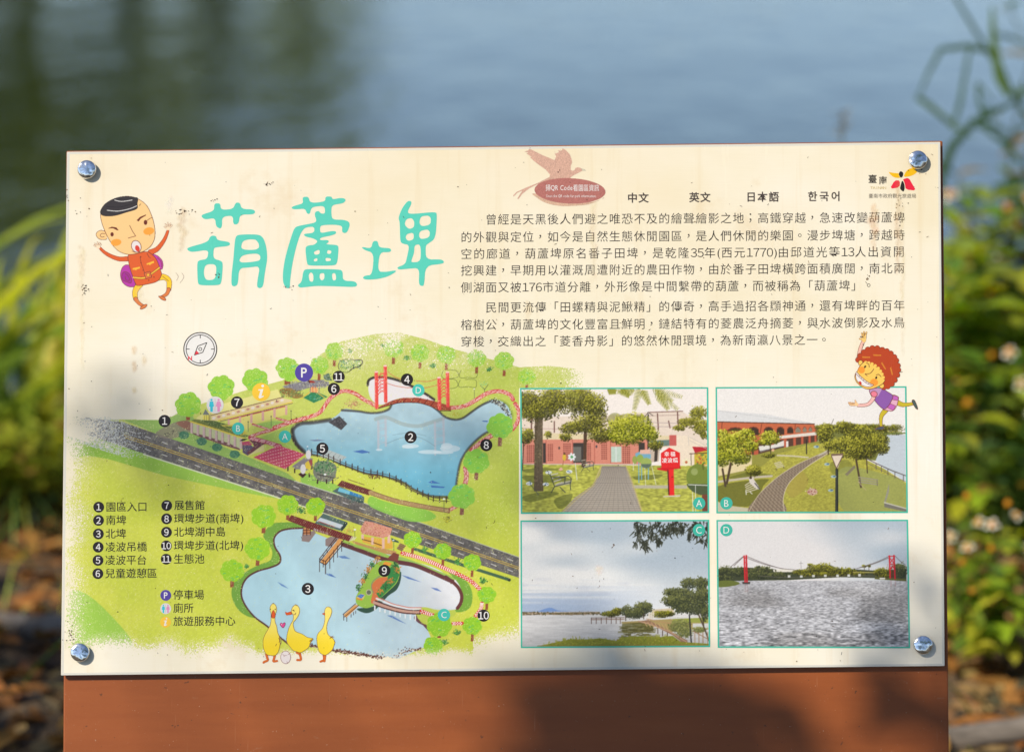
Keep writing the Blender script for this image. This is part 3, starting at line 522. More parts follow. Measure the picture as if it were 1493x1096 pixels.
    for x0, y0, x1, y1 in ((940, 40, 900, 190), (960, 50, 1010, 150), (800, 45, 860, 90), (1040, 45, 1250, 100), (1060, 70, 1220, 190), (1080, 90, 1150, 190), (700, 45, 760, 60), (380, 50, 480, 100), (900, 50, 780, 60), (1060, 50, 1180, 130)):
        for k in range(17):
            t = k / 16; x = x0 + (x1 - x0) * t; y = y0 + (y1 - y0) * t; L = 40 * (1 - .55 * t)
            for sg in (-1, 1):
                a = math.atan2(y1 - y0, x1 - x0) + sg * 1.0; c.line([P("%g,%g" % (x, y))[0], P("%g,%g" % (x + math.cos(a) * L, y + math.sin(a) * L))[0]], 1.0, [(150, 148, 50), (118, 122, 40), (176, 172, 80)][(k + sg) % 3], w2=.4)
    # things on the lawn
    for dx, dy, s in ((0, 0, 1), (230, -100, .62)):
        g = lambda x, y: P("%g,%g" % (265 + dx + (x - 265) * s, 665 + dy + (y - 665) * s))[0]
        for k in range(4): c.line([g(270 + k * 13, 680 + k * 24), g(325 + k * 10, 668 + k * 22)], 1.5 * s, (190, 186, 172))
        for k in range(3): c.line([g(305 + k * 10, 762 - k * 8), g(420 + k * 3, 742 - k * 10)], 1.5 * s, (168, 164, 148))
        for a in (((265, 670), (300, 765), (275, 810)), ((300, 765), (415, 735), (420, 790)), ((330, 710), (400, 685), (425, 705), (420, 740)), ((340, 770), (380, 810)), ((290, 700), (380, 690), (375, 740))): c.line([g(*q) for q in a], 1.2 * s, (62, 66, 60))
    for x, y in ((430, 545), (1285, 588)):
        for k in range(7): a = k * .9; c.ell(*P("%g,%g" % (x + math.cos(a) * 20, y + math.sin(a) * 20))[0], 2.2, 1.6, (226, 230, 228) if x < 500 else (236, 226, 190), 1, a)
        c.ell(*P("%g,%g" % (x, y))[0], 2, 2, (90, 160, 100) if x < 500 else (190, 110, 70))
    c.line("455,590 468,715", 1, (210, 214, 205)); c.ell(*P("374,548")[0], 2.6, 5, (216, 180, 60)); c.ell(*P("374,520")[0], 1.6, 1.6, (90, 60, 44)); c.line("368,570 362,605", 1.2, (170, 110, 80)); c.poly("330,640 350,620 365,640 345,648", (220, 170, 150))
    for x, y in ((110, 742), (235, 748), (255, 660), (410, 655)): c.ell(*P("%g,%g" % (x, y))[0], 4.6, 2.6, (222, 226, 222)); c.dabs(8, lambda R, f: P("%g,%g" % (x + R.normal() * 12, y + R.normal() * 6))[0], [(60, 60, 60), (90, 130, 170)], .8)
    c.line("120,750 180,825", .9, (80, 84, 76))
    c.poly("905,520 960,500 1020,500 1020,560 905,560", (120, 170, 190)); c.poly("940,495 1015,490 1020,525 940,525", (226, 180, 160)); [c.line(q, 1.3, (110, 170, 196)) for q in ("950,610 950,715", "1003,600 1000,715", "930,560 930,740")]
    c.ell(*P("940,560")[0], 5, 6, (150, 170, 80)); c.ell(*P("900,570")[0], 3.5, 6, (150, 160, 80)); c.ell(*P("985,595")[0], 8, 8, (158, 176, 92)); c.poly("945,600 1025,600 1010,625 985,634 955,622", (96, 112, 96)); [c.line(q, .7, (226, 228, 214)) for q in ("975,630 980,760", "1025,610 1058,755", "890,590 888,650")]
    c.poly("1095,520 1158,478 1238,518 1238,632 1098,632", (226, 44, 44)); c.poly("1065,632 1245,626 1245,634 1185,640 1140,656 1070,642", (206, 34, 36)); c.poly("1148,640 1190,640 1194,835 1150,835", (232, 46, 44)); c.poly("1143,645 1152,645 1158,832 1148,830", (84, 44, 36)); c.poly("1110,840 1240,832 1235,846 1112,848", (206, 196, 170))
    c.poly("1330,472 1445,476 1445,520 1350,518", (186, 44, 52)); c.poly("1345,520 1445,500 1445,610 1345,612", (196, 176, 60)); c.dabs(40, lambda R, f: P("%g,%g" % (1360 + 85 * R.random(), 530 + 80 * R.random()))[0], [(90, 130, 60), (200, 90, 60), (214, 190, 70)], 1.4); c.line("1310,525 1440,520", 1.2, (90, 60, 50)); c.line("1320,530 1322,610", 1, (100, 90, 60)); [c.line(q, .8, (200, 190, 180)) for q in ("1310,400 1440,470", "1310,425 1440,490", "1300,390 1305,460")]
    c.ell(*P("1372,700")[0], 17, 19, (122, 136, 56)); c.poly("1285,750 1445,752 1445,830 1390,835 1330,810 1295,775", (82, 94, 62)); c.ell(*P("1345,660")[0], 5, 5, (160, 170, 104), .8); c.line("1408,605 1412,640", 2.6, (96, 110, 44)); c.line("1300,756 1445,762", 1, (236, 236, 226)); [c.line(q, .9, (232, 232, 222)) for q in ("1330,810 1332,960", "1352,760 1352,960")]; c.poly("1400,830 1445,830 1445,960 1402,960", (120, 70, 54))
    grain(c, .06); return c

def paint_photo_museum():
    c = Sheet(1044.5, 565, 1322, 746, 4, 12, (240, 234, 228)); use(1035, 560, 4.895); R = c.rng
    n8 = vnoise((c.h, c.w), 2 * (4), R, 2 * (2))
    c.poly("50,185 400,215 745,280 745,285 50,265", (222, 220, 218)); c.line("50,188 745,282", .6, (196, 194, 192))
    c.poly("50,265 745,283 770,345 770,410 540,470 330,520 50,530", (200, 106, 70)); c.line("50,267 748,285", 1.4, (92, 62, 50))
    for x0, x1, y0, y1 in ((130, 235, 305, 330), (275, 350, 302, 362), (388, 455, 302, 350), (478, 532, 302, 358), (553, 597, 302, 350), (612, 648, 302, 345), (664, 692, 302, 342), (706, 732, 302, 338)):
        xm = (x0 + x1) / 2; c.poly([P("%g,%g" % q)[0] for q in ((x0, y1), (x0, y0 + 18), (x0 + (xm - x0) * .4, y0 + 4), (xm, y0), (x1 - (xm - x0) * .4, y0 + 4), (x1, y0 + 18), (x1, y1))], (70, 52, 40) if x0 < 600 else (140, 130, 110)); c.line([P("%g,%g" % q)[0] for q in ((x0, y0 + 18), (xm, y0), (x1, y0 + 18))], .8, (150, 70, 48))
    c.line("90,270 85,320", 1, (120, 60, 44)); c.line("372,285 360,350", 1, (120, 60, 44)); c.line("612,290 606,330", .9, (120, 60, 44))
    c.poly("480,370 770,340 770,362 500,388", (226, 216, 204)); c.poly("300,420 540,390 770,362 770,410 540,470 300,520", (92, 64, 50))
    for x, y0, y1, w in ((330, 420, 520, 16), (450, 405, 470, 10), (538, 385, 465, 10), (605, 378, 445, 9), (660, 372, 430, 8), (712, 368, 418, 7), (755, 365, 412, 7)): c.poly([P("%g,%g" % q)[0] for q in ((x - w, y0), (x + w, y0), (x + w, y1), (x - w, y1))], (190, 94, 66))
    c.poly("345,440 450,430 530,400 530,440 360,480", (226, 220, 210)); c.line("360,475 530,440", 1, (90, 90, 90)); c.poly("545,405 560,405 560,455 545,455", (232, 226, 216)); c.poly("50,500 330,500 500,455 780,405 830,420 700,440 480,510 300,650 50,670", (150, 146, 66)); c.poly("60,520 300,500 300,600 60,650", (226, 208, 160)); c.poly("880,300 1270,300 1265,420 1180,545 1090,530 860,450 780,420 770,330", (120, 122, 60))
    c.poly("1265,365 1395,362 1395,690 1240,600 1180,545", lambda X, Y: np.array((196, 204, 210)) + 0 * X[..., None] + 0 * Y[..., None]); leafy(c, SP("780,310,40,20 850,300,60,20 1000,300,110,18 1150,300,120,16 1330,315,60,26 1300,350,90,14 1240,320,70,20"), 420, 1.0, GREENS)
    c.line("1250,355 1395,352", 1.6, (110, 124, 60))
    c.poly("50,660 300,640 470,500 700,430 820,415 870,450 1100,530 1240,600 1400,700 1400,905 50,905", (174, 168, 70)); b, m = c.pmask(P("50,660 300,640 470,500 700,430 820,415 870,450 1100,530 1240,600 1400,700 1400,905 50,905")); q = c.rgb[b[0]:b[1], b[2]:b[3]]; q[m] *= (1 + (n8[b[0]:b[1], b[2]:b[3]] - .5) * .26)[m][:, None]
    c.poly("60,720 400,670 380,720 290,860 60,830", (104, 104, 40), .8, True); c.poly("140,655 270,620 450,640 420,660 140,668", (110, 112, 44), .8); c.poly("860,560 980,540 1010,600 880,640", (120, 122, 52), .6, True); c.poly("540,660 640,600 700,700 600,800 540,760", (176, 158, 74), .7, True); c.poly("930,600 1250,640 1400,720 1400,905 960,905", (150, 156, 90), .7, True)
    c.line("480,505 600,510 700,520", 2, (206, 196, 166)); c.line("60,690 300,660 440,650", 3.2, (196, 184, 160)); c.poly("50,830 150,860 270,875 270,905 50,905", (196, 188, 160))
    path = "840,470 800,490 640,560 520,630 430,700 340,790 275,905 530,905 520,820 545,730 600,660 700,580 810,515 860,480"; c.poly(path, (156, 138, 116), 1, True); b, m = c.pmask(smooth(P(path))); K = np.zeros((c.h, c.w), np.float32); K[b[0]:b[1], b[2]:b[3]] = m
    for j in range(46):
        y = 480 + 425 * (j / 46) ** 1.35; s = .5 + (y - 480) / 425
        for i in range(24): x = 275 + i * (10 + 14 * s) + (j % 2) * 8 * s + (905 - y) * .42 - 30; c.ell(*P("%g,%g" % (x, y))[0], 1.3 * s + .3, .6 * s + .2, (110, 94, 80), .8, .3, keep=K)
    c.line("800,490 640,560 520,630 430,700 340,790 275,905", .8, (206, 190, 160), sm=True); c.line("860,480 700,580 600,660 545,730 520,820 530,905", 1, (206, 192, 160), sm=True)
    for q, w in (("90,600 110,720", 3), ("150,560 120,700", 3.4), ("430,430 435,500", 1.4), ("845,440 845,500", 1.6), ("1040,520 1060,640 1075,730", 2.8), ("1115,490 1122,630", 1.6)): c.line(q, w, (80, 64, 46))
    leafy(c, SP("120,430,80,90 230,400,110,70 90,520,60,60 200,500,90,70 300,440,50,40 260,340,50,24 90,350,50,30"), 1150, 1.5, LIME); leafy(c, SP("430,370,70,40 400,410,50,26 460,400,40,26"), 300, 1.2, LIME); leafy(c, SP("310,610,56,38"), 240, 1.2, GREENS); leafy(c, SP("420,505,50,16"), 80, 1, GREENS)
    leafy(c, SP("830,340,70,50 960,310,70,44 1080,350,110,50 870,430,60,36 980,430,130,60 1100,430,150,70 1200,400,80,50 1060,490,120,44 1230,460,50,40 820,380,50,40"), 1900, 1.35, GREENS)
    c.line("885,250 868,290", .7, (90, 84, 70))
    c.line("690,400 690,495", 1.5, (50, 44, 40)); c.ell(*P("683,360")[0], 2, 2.4, (226, 214, 196)); c.ell(*P("450,468")[0], 2, 2, (226, 180, 140))
    c.poly("865,495 950,492 945,510 912,595 898,595 868,512", (226, 208, 186)); c.poly("865,495 950,492 950,505 866,510", (120, 96, 78)); c.line("868,512 902,598 948,508", 1.1, (96, 70, 56)); c.poly("895,600 914,600 912,905 890,905", (40, 42, 36)); c.line("900,610 897,900", .8, (90, 92, 84))
    for k in range(4): c.line([P("%g,%g" % (460 + k * 6, 562 + k * 10))[0], P("%g,%g" % (505 + k * 8, 550 + k * 10))[0]], 1.2, (206, 196, 172))
    c.line("470,600 475,608", 1, (90, 80, 60)); c.line("525,585 528,598", 1, (90, 80, 60))
    for k in range(5): c.line([P("%g,%g" % (250 + k * 3, 715 + k * 12))[0], P("%g,%g" % (290 + k * 14, 690 + k * 12))[0]], 1.3, (206, 196, 170))
    [c.line(q, 1.1, (232, 230, 220)) for q in ("255,750 258,780", "285,760 300,775", "340,715 345,740")]; c.poly("275,665 305,660 350,730 330,740 285,700", (216, 206, 196)); c.ell(*P("290,662")[0], 2, 1.8, (70, 50, 40)); c.line("320,700 352,740", 1.6, (90, 84, 90))
    c.ell(*P("728,762")[0], 7.6, 4.8, (206, 170, 146)); c.dabs(44, lambda R, f: P("%g,%g" % (728 + R.normal() * 20, 762 + R.normal() * 11))[0], [(236, 210, 190), (130, 60, 56), (190, 130, 110), (226, 196, 170)], .9)
    for x, y in ((835, 568), (880, 655), (860, 752), (760, 445)): c.ell(*P("%g,%g" % (x, y))[0], 4, 2, (170, 190, 186)); c.ell(*P("%g,%g" % (x + 6, y - 2))[0], 2, 1.2, (90, 120, 140))
    for k in range(3): c.line([P("%g,%g" % (1060, 660 + k * 16))[0], P("%g,%g" % (1195, 680 + k * 16))[0]], 1.6, (156, 148, 128)); c.line([P("%g,%g" % (770 + k * 6, 512 - k * 6))[0], P("%g,%g" % (830 + k * 4, 486 - k * 8))[0]], 1, (190, 180, 160))
    c.line("1070,665 1072,720", 1, (110, 100, 84)); c.line("1190,680 1192,720", 1, (110, 100, 84)); c.line("1055,690 1110,750", .8, (190, 170, 130)); c.poly("960,640 1030,575 1040,590 980,650", (130, 120, 96)); c.poly("1240,830 1275,705 1275,760 1250,840", (150, 146, 128)); c.poly("1240,840 1400,885 1400,905 1240,870", (120, 116, 104)); c.line("1240,838 1400,882", 1.4, (200, 196, 180))
    c.line("1120,530 1200,570 1300,615 1395,650", 1.3, (92, 84, 78)); c.line("1120,560 1200,600 1300,650 1395,690", .7, (110, 100, 92)); [c.line([P("%g,%g" % (x, y))[0], P("%g,%g" % (x, y + 44))[0]], 1, (92, 84, 78)) for x, y in ((1185, 562), (1222, 580), (1268, 600), (1318, 622), (1378, 644))]
    grain(c, .06, 4); return c

def paint_photo_pier():
    c = Sheet(760.5, 759.5, 1033, 942, 4, 13, (226, 226, 224)); use(750, 750, 5.148); R = c.rng
    X, Y = c.X[None, :], c.Y[:, None]; V = (Y - 760) / 182.; U = (X - 760) / 273.
    n1 = vnoise((c.h, c.w), 2 * (120), R, 2 * (40)); n2 = vnoise((c.h, c.w), 2 * (60), R, 2 * (14)); n3 = vnoise((c.h, c.w), 2 * (200), R, 2 * (5))
    base = np.array((236, 234, 230)) * np.ones((c.h, c.w, 1)); t = np.clip(sstep(.15, 1.0, U + .35 * (1 - V * 2) + (n1 - .5) * .6), 0, 1)[..., None] * sstep(.75, .3, V)[..., None]
    base += t * (np.array((176, 188, 198)) - base); base += (sstep(.62, .9, n2) * .25 * sstep(.2, .6, V))[..., None] * (np.array((186, 190, 204)) - base)
    bl = .75 * (sstep(.50, .70, V + (n3 - .5) * .10 + .1 * U) * sstep(.95, .15, U))[..., None]; base += bl * (np.array((150, 172, 204)) - base)
    wt = (V > .738); wcol = np.array((216, 213, 210)) * np.ones((c.h, c.w, 1)); wn = vnoise((c.h, c.w), 2 * (24), R, 2 * (2.2)); wcol = wcol * (1 + (wn - .5) * .1)[..., None] - (sstep(.8, 1.0, V) * 22)[..., None]
    base = np.where(wt[..., None], wcol, base); c.rgb[:] = base / 255.
    c.poly("190,715 270,692 330,712 420,718 190,722", (112, 146, 202), .8, True)
    c.poly("60,722 300,728 640,722 640,742 400,748 200,744 60,748", (120, 104, 76)); c.dabs(160, lambda R, f: P("%g,%g" % (60 + 590 * R.random(), 724 + 22 * R.random()))[0], [(96, 88, 60), (150, 130, 96), (110, 104, 70), (186, 166, 140)], 1.1); c.line("300,726 640,724", .8, (206, 196, 184))
    c.poly("800,800 1160,780 1445,800 1445,860 1300,860 1150,880 1040,830 800,812", (170, 150, 96)); c.poly("805,815 960,802 1036,830 1036,872 960,880 805,876", (100, 94, 46), .9)
    for k in range(150): x = 796 + 246 * R.random(); y = 820 + 108 * R.random(); L = (10 + 26 * R.random()) * (1 - .4 * (y - 820) / 108); c.line([P("%g,%g" % (x - L, y))[0], P("%g,%g" % (x + L, y))[0]], 1.1, [(84, 78, 36), (118, 112, 56), (100, 94, 46), (150, 146, 110)][k % 4], .8); c.poly("1180,780 1445,770 1445,810 1180,806", (150, 156, 70)); c.poly("1000,735 1040,735 1040,775 1000,775", (206, 196, 180)); c.poly("1030,710 1190,700 1190,740 1030,745", (206, 190, 160)); c.poly("1330,815 1445,815 1445,850 1330,850", (206, 206, 200))
    leafy(c, SP("720,740,70,22 770,720,40,24"), 240, 1.1, GREENS[:5]); leafy(c, SP("840,720,40,40 960,700,70,50 900,740,70,36 1000,690,30,24"), 620, 1.2, DARK); leafy(c, SP("1100,745,70,24 1160,740,40,20"), 160, 1.1, GREENS[:5])
    c.line("830,750 832,790", 1.2, (70, 56, 40)); c.line("965,740 966,778", 1.4, (70, 56, 40)); [c.line([P("%g,%g" % (x, 735))[0], P("%g,%g" % (x, 775))[0]], 1.2, (226, 216, 200)) for x in (1005, 1022, 1040)]
    c.line("575,770 820,768", 1, (120, 96, 84)); c.line("575,782 820,780", 1.2, (150, 120, 100)); [c.line([P("%g,%g" % (x, 768))[0], P("%g,%g" % (x, 812))[0]], 1, (110, 84, 72)) for x in (577, 612, 650, 688, 724, 760, 792)]
    c.poly("920,800 1000,785 1160,870 1290,940 1290,985 1180,900 1040,830", (150, 116, 90)); c.line("930,795 1000,815 1150,870 1330,980", 1.6, (186, 150, 120)); [c.line([P("%g,%g" % (970 + k * 26, 800 + k * 3))[0], P("%g,%g" % (990 + k * 26, 835 + k * 4))[0]], 1, (196, 160, 110)) for k in range(9)]; c.line("985,778 1165,815", 1, (180, 140, 100)); [c.line([P("%g,%g" % (x, y))[0], P("%g,%g" % (x, y + 36))[0]], 1.4, (90, 70, 56)) for x, y in ((1070, 850), (1105, 868), (1140, 885))]
    leafy(c, SP("1230,830,76,50 1270,880,60,40 1380,860,50,24"), 420, 1.2, [(110, 112, 60), (90, 96, 50), (134, 136, 70), (150, 150, 90)])
    c.line("1370,740 1420,860 1448,940", 2.2, (90, 74, 56)); c.line("1392,690 1412,830", 1.6, (84, 70, 54)); c.line("1305,750 1318,960", 2, (48, 46, 44)); c.line("1330,870 1440,930", 1.2, (150, 120, 90)); [c.line([P("%g,%g" % (x, 880))[0], P("%g,%g" % (x, 965))[0]], 1.1, (160, 126, 90)) for x in (1345, 1375, 1405, 1440)]
    leafy(c, SP("1390,520,60,50 1300,520,60,40 1200,580,90,30 1180,640,80,44 1290,620,110,60 1400,620,60,80 1350,700,100,50 1250,700,60,40 1420,740,30,50 1240,660,100,50"), 1750, 1.35, DARK)
    c.poly("200,972 330,945 420,925 520,930 640,920 760,940 800,915 950,905 1080,915 1180,905 1240,950 1450,965 1450,985 200,985", (136, 140, 44)); c.dabs(700, lambda R, f: (lambda x: P("%g,%g" % (x, np.interp(x, [200, 440, 740, 800, 1150, 1250, 1450], [970, 915, 940, 915, 905, 950, 965]) + 4 + 70 * R.random() ** 1.3)))(200 + 1250 * R.random())[0], [(156, 158, 48), (110, 116, 34), (176, 174, 66), (134, 122, 44), (150, 130, 50)], 1.1, .4)
    for k in range(90): x = 205 + 1000 * R.random(); y = np.interp(x, [200, 440, 740, 800, 1150, 1250], [975, 920, 945, 920, 910, 955]); p, q = P("%g,%g %g,%g" % (x, y + 14, x + R.normal() * 8, y - 20 * R.random())); c.line([p, q], .7, (150, 150, 50))
    c.line("180,978 1450,978", 3, (150, 130, 60), .7)
    br = [(920, 60, 925, 150), (960, 60, 920, 230), (1000, 70, 980, 260), (1050, 60, 1010, 200), (1100, 60, 1080, 230), (1150, 60, 1130, 180), (1200, 60, 1170, 150), (1260, 60, 1240, 120), (1330, 70, 1310, 180), (1400, 60, 1370, 210), (1440, 60, 1430, 230), (1360, 60, 1330, 120), (1180, 100, 1260, 130), (930, 120, 985, 270), (1040, 140, 1090, 235)]
    for x0, y0, x1, y1 in br:
        for k in range(22):
            t = R.random(); x, y = x0 + (x1 - x0) * t + R.normal() * 16, y0 + (y1 - y0) * t; a = 1.57 + R.normal() * .6; L = 26 + 24 * R.random(); c.line([P("%g,%g" % (x, y))[0], P("%g,%g" % (x + math.cos(a) * L, y + math.sin(a) * L))[0]], 2.2, [(60, 62, 46), (44, 46, 36), (82, 84, 70), (52, 54, 40)][k % 4], w2=.7)
    grain(c, .05, 5); return c

def paint_photo_lake():
    c = Sheet(1046.5, 758.5, 1325, 942, 4, 14, (214, 214, 214)); use(1035, 750, 4.2056); R = c.rng
    X, Y = c.X[None, :], c.Y[:, None]; V = (Y - 758) / 184.; U = (X - 1046) / 279.
    n1 = vnoise((c.h, c.w), 2 * (130), R, 2 * (50))
    t = (sstep(.35, 1.05, U + (n1 - .5) * .5 - (V - .1) * .5))[..., None]; base = np.array((224, 220, 218)) * (1 - t) + np.array((176, 188, 198)) * t
    w = np.zeros((c.h, c.w)); amp = 0
    yy = np.clip((V - .44) / .56, 0, 1)
    for cx, cy, a in ((1.8, .55, 1.0), (2.8, .8, 1.0), (4.6, 1.2, .9), (7, 1.7, .5)):
        q = vnoise((c.h, c.w), 2 * (cx * 2), R, 2 * (cy * 2)); k = np.clip(1 - abs(yy - (cx - 1.8) / 6) * 1.1, .12, 1); w += (q - .5) * a * k; amp += a * k
    w = w / amp * 2.0
    patch = vnoise((c.h, c.w), 2 * (120), R, 2 * (34)); dark = sstep(.35, .7, patch + .28 * U - .1) * sstep(.44, .62, V)
    glint = np.exp(-((U - .79) / .1) ** 2 - ((V - .56) / .05) ** 2)
    wc = np.array((178, 177, 180))[None, None] - (dark * 30)[..., None] * np.array((1.0, 1.05, 1.15)) + (glint * 26)[..., None] + (sstep(.45, .5, .97 - V) * 6)[..., None]
    wc = wc * (1 + w * (.30 + .5 * yy))[..., None]; base = np.where((V > .475)[..., None], wc, base); c.rgb[:] = np.clip(base, 40, 250) / 255.
    c.poly("55,330 200,320 380,330 520,345 700,330 850,330 1010,340 1205,330 1205,400 1010,385 800,380 480,398 200,402 55,405", (66, 70, 46))
    c.poly("390,335 450,330 530,340 530,350 390,348", (226, 220, 206)); leafy(c, SP("100,345,60,30 180,350,60,28 320,345,80,30 300,370,90,24 90,385,50,20 420,370,70,20"), 700, 1.2, DARK); leafy(c, SP("560,350,50,18 640,335,50,30 700,325,60,30 760,340,60,24 850,345,50,20 700,365,150,16 900,360,60,16 1060,350,60,26 1070,375,50,12"), 900, 1.15, GREENS[:5]); leafy(c, SP("1175,340,34,44 1150,320,24,24"), 220, 1.1, DARK)
    c.line("880,350 1010,352", 1.4, (160, 150, 80)); c.poly("55,405 130,400 185,415 150,432 55,440", (104, 112, 50), 1, True); c.poly("1010,380 1100,385 1205,390 1205,405 1010,392", (96, 96, 50))
    for x, y in ((300, 318), (355, 322)): c.line([P("%g,%g" % (x, y))[0], P("%g,%g" % (x, y + 30))[0]], .8, (70, 60, 46)); leafy(c, SP("%g,%g,14,8" % (x, y)), 14, .9, DARK)
    for x, y in ((947, 314), (975, 312), (612, 305)): c.line([P("%g,%g" % (x, y))[0], P("%g,%g" % (x + 3, y + 34))[0]], .8, (84, 70, 50)); leafy(c, SP("%g,%g,14,9" % (x, y)), 20, .9, GREENS)
    c.line("560,285 562,330", .5, (130, 126, 120)); c.line("550,296 572,296", .5, (130, 126, 120)); c.line("1092,300 1094,330", .5, (130, 126, 120))
    c.line("300,372 480,382 640,376 800,374 920,370 1010,372", .9, (96, 92, 82), sm=True); [c.poly([P("%g,%g" % q)[0] for q in ((x - 8, y - 7), (x + 8, y - 7), (x + 8, y + 7), (x - 8, y + 7))], (206, 206, 200)) for x, y in ((487, 375), (562, 376), (637, 373), (709, 372), (784, 371), (852, 370), (918, 368))]
    [c.line(q, .8, (96, 84, 80), .9, sm=True) for q in ("130,318 170,285 208,255", "150,312 208,258", "235,256 320,290 430,325 520,335", "235,266 330,300 450,330", "1098,256 1020,290 920,322", "1098,264 1000,302 900,328", "1138,252 1165,280 1200,305")]
    red = (206, 44, 52)
    c.poly("200,408 250,408 248,422 202,422", (74, 66, 62)); c.line("214,252 218,408", 2.2, red); c.line("227,250 230,408", 2.4, (186, 36, 44)); [c.line([P("%g,%g" % (214, y))[0], P("%g,%g" % (229, y + 4))[0]], 1, red) for y in (262, 290, 320, 350)]
    c.line("1103,252 1106,384", 2.2, red); c.line("1131,250 1135,388", 2.3, (190, 38, 46)); [c.line(q, 1.1, red) for q in ("1098,254 1136,254", "1104,300 1132,300", "1104,262 1118,280 1130,262", "1104,298 1118,280 1130,298", "1106,336 1120,310 1132,336")]; c.line("1117,300 1120,384", .9, (120, 30, 34)); c.poly("1040,384 1075,384 1075,392 1042,392", (226, 222, 214))
    for x, col in ((218, (120, 70, 70)), (230, (120, 70, 70)), (1108, (150, 90, 90)), (1134, (150, 90, 90))): [c.line([P("%g,%g" % (x + R.normal() * 2, 425 + k * 6 if x < 500 else 400 + k * 5))[0], P("%g,%g" % (x + 5, 425 + k * 6 if x < 500 else 400 + k * 5))[0]], .7, col, .5) for k in range(8)]
    grain(c, .05, 6); return c
# ---------------------------------------------------------------- the printed figures and emblems
def stroke_shape(c, pts, w0, w1, col, ol, ow=.9, sm=True):
    pts = P(pts) if isinstance(pts, str) else pts
    if sm: pts = smooth(pts, False, 6)
    c.line(pts, w0 + ow * 1.6, ol, w2=w1 + ow * 1.6); c.line(pts, w0, col, w2=w1)
def paint_boy():
    c = Sheet(132, 284, 272, 456, 4, 21); use(125, 275, 5.927); ol = (124, 62, 44); sk = (250, 206, 140); R = c.rng
    for q in ("780,728 800,760 785,795", "830,728 848,765 815,815"): c.line(q, .9, (150, 110, 90), sm=True)
    c.poly("300,730 320,675 360,658 400,690 430,830 420,848 370,848 325,820 305,780", (188, 62, 168), 1, True, ol=None); c.line("300,730 320,675 360,658 400,690 430,830 420,848 370,848 325,820 305,780", .9, ol, sm=True, closed=True)
    c.poly("312,750 330,720 370,730 395,780 390,815 350,805 320,790", (166, 44, 150), 1, True); c.line("345,735 370,760 378,790 350,790 340,760", .8, ol, sm=True); c.line("312,750 330,720 370,730 395,780 390,815 350,805 320,790", .8, ol, sm=True, closed=True)
    c.poly("575,570 620,580 660,620 668,670 650,700 600,640", (196, 66, 170), 1, True); c.line("575,570 620,580 660,620 668,670 650,700 600,640", .9, ol, sm=True, closed=True); c.line("620,600 650,630 655,680", .8, ol, sm=True)
    # legs
    stroke_shape(c, "470,825 435,870 425,910 432,955", 8.6, 6, (250, 206, 46), ol); stroke_shape(c, "432,955 460,990 505,1020", 5.4, 3.4, (226, 128, 66), ol); c.poly("470,1030 500,1005 530,1000 520,1025 480,1043", (226, 128, 66), 1, True); c.line("470,1030 500,1005 530,1000 520,1025 480,1043", .9, ol, sm=True, closed=True)
    stroke_shape(c, "620,770 680,765 720,800 718,870", 8.4, 6, (250, 206, 46), ol); stroke_shape(c, "716,872 700,910 660,935", 5, 3.6, (226, 128, 66), ol); c.poly("628,930 660,930 690,950 688,968 655,958", (226, 128, 66), 1, True); c.line("628,930 660,930 690,950 688,968 655,958", .9, ol, sm=True, closed=True); c.line("665,758 715,798", .7, ol)
    # arms and hands
    stroke_shape(c, "375,605 290,608 210,580 155,545 125,515", 6.6, 3, (226, 98, 42), ol); stroke_shape(c, "560,550 620,520 680,440 710,365", 7.4, 3, (226, 98, 42), ol)
    for bx, by, tips in ((108, 505, ((72, 492), (78, 475), (102, 465), (122, 470), (132, 482))), (712, 345, ((680, 330), (690, 308), (710, 296), (732, 302), (745, 318)))):
        for tx, ty in tips: stroke_shape(c, [P("%g,%g" % (bx, by))[0], P("%g,%g" % (tx, ty))[0]], 2.1, 1.5, (250, 226, 190), ol, .6, False)
        c.ell(*P("%g,%g" % (bx, by))[0], 2.9, 2.7, (250, 226, 190))
    # body
    body = smooth(P("368,575 430,565 515,545 560,560 610,610 645,700 655,745 620,800 540,825 450,838 430,820 410,770 375,660")); c.poly(body, (226, 98, 42)); c.line(body, .9, ol, closed=True)
    c.line("412,768 500,772 560,740 635,685", 2.2, (248, 196, 60), sm=True); c.line("412,760 500,764 560,732 632,677", .6, ol, sm=True); c.line("412,777 500,781 560,749 636,694", .6, ol, sm=True); c.poly("505,730 555,715 570,765 520,780", (232, 118, 60), ol=ol, ow=.9); c.poly("525,738 548,732 553,755 530,760", (250, 190, 60), ol=ol, ow=.5)
    c.poly("405,688 468,675 468,690 440,698 435,708 422,700 406,702", (250, 190, 60)); c.poly("525,648 588,625 590,642 562,652 556,664 545,654 528,660", (250, 190, 60)); c.line("470,590 478,640 510,730", .8, ol); c.line("530,560 545,590 560,600", .7, ol)
    for x, y in ((475, 590), (478, 640), (497, 705), (545, 792), (590, 765)): c.ell(*P("%g,%g" % (x, y))[0], .9, .9, (130, 50, 30))
    # head
    c.poly("170,375 130,360 95,380 92,410 120,438 165,442 185,430", sk, 1, True); c.line("175,372 130,360 95,380 92,410 120,438 165,442 185,435", .9, ol, sm=True); c.line("165,392 140,388 125,405 140,420 160,415", .8, ol, sm=True)
    head = smooth(P("128,220 135,180 200,110 300,72 400,70 480,105 530,150 565,220 590,300 600,380 590,450 550,510 480,550 380,570 300,550 240,500 190,420 150,330 130,260")); c.poly(head, sk); c.line(head, .9, ol, closed=True)
    hair = smooth(P("128,190 170,130 250,85 340,68 420,75 450,85 445,130 440,175 350,205 260,232 180,238 135,225")); c.poly(hair, (58, 52, 52)); c.line(hair, .7, (44, 34, 34), closed=True)
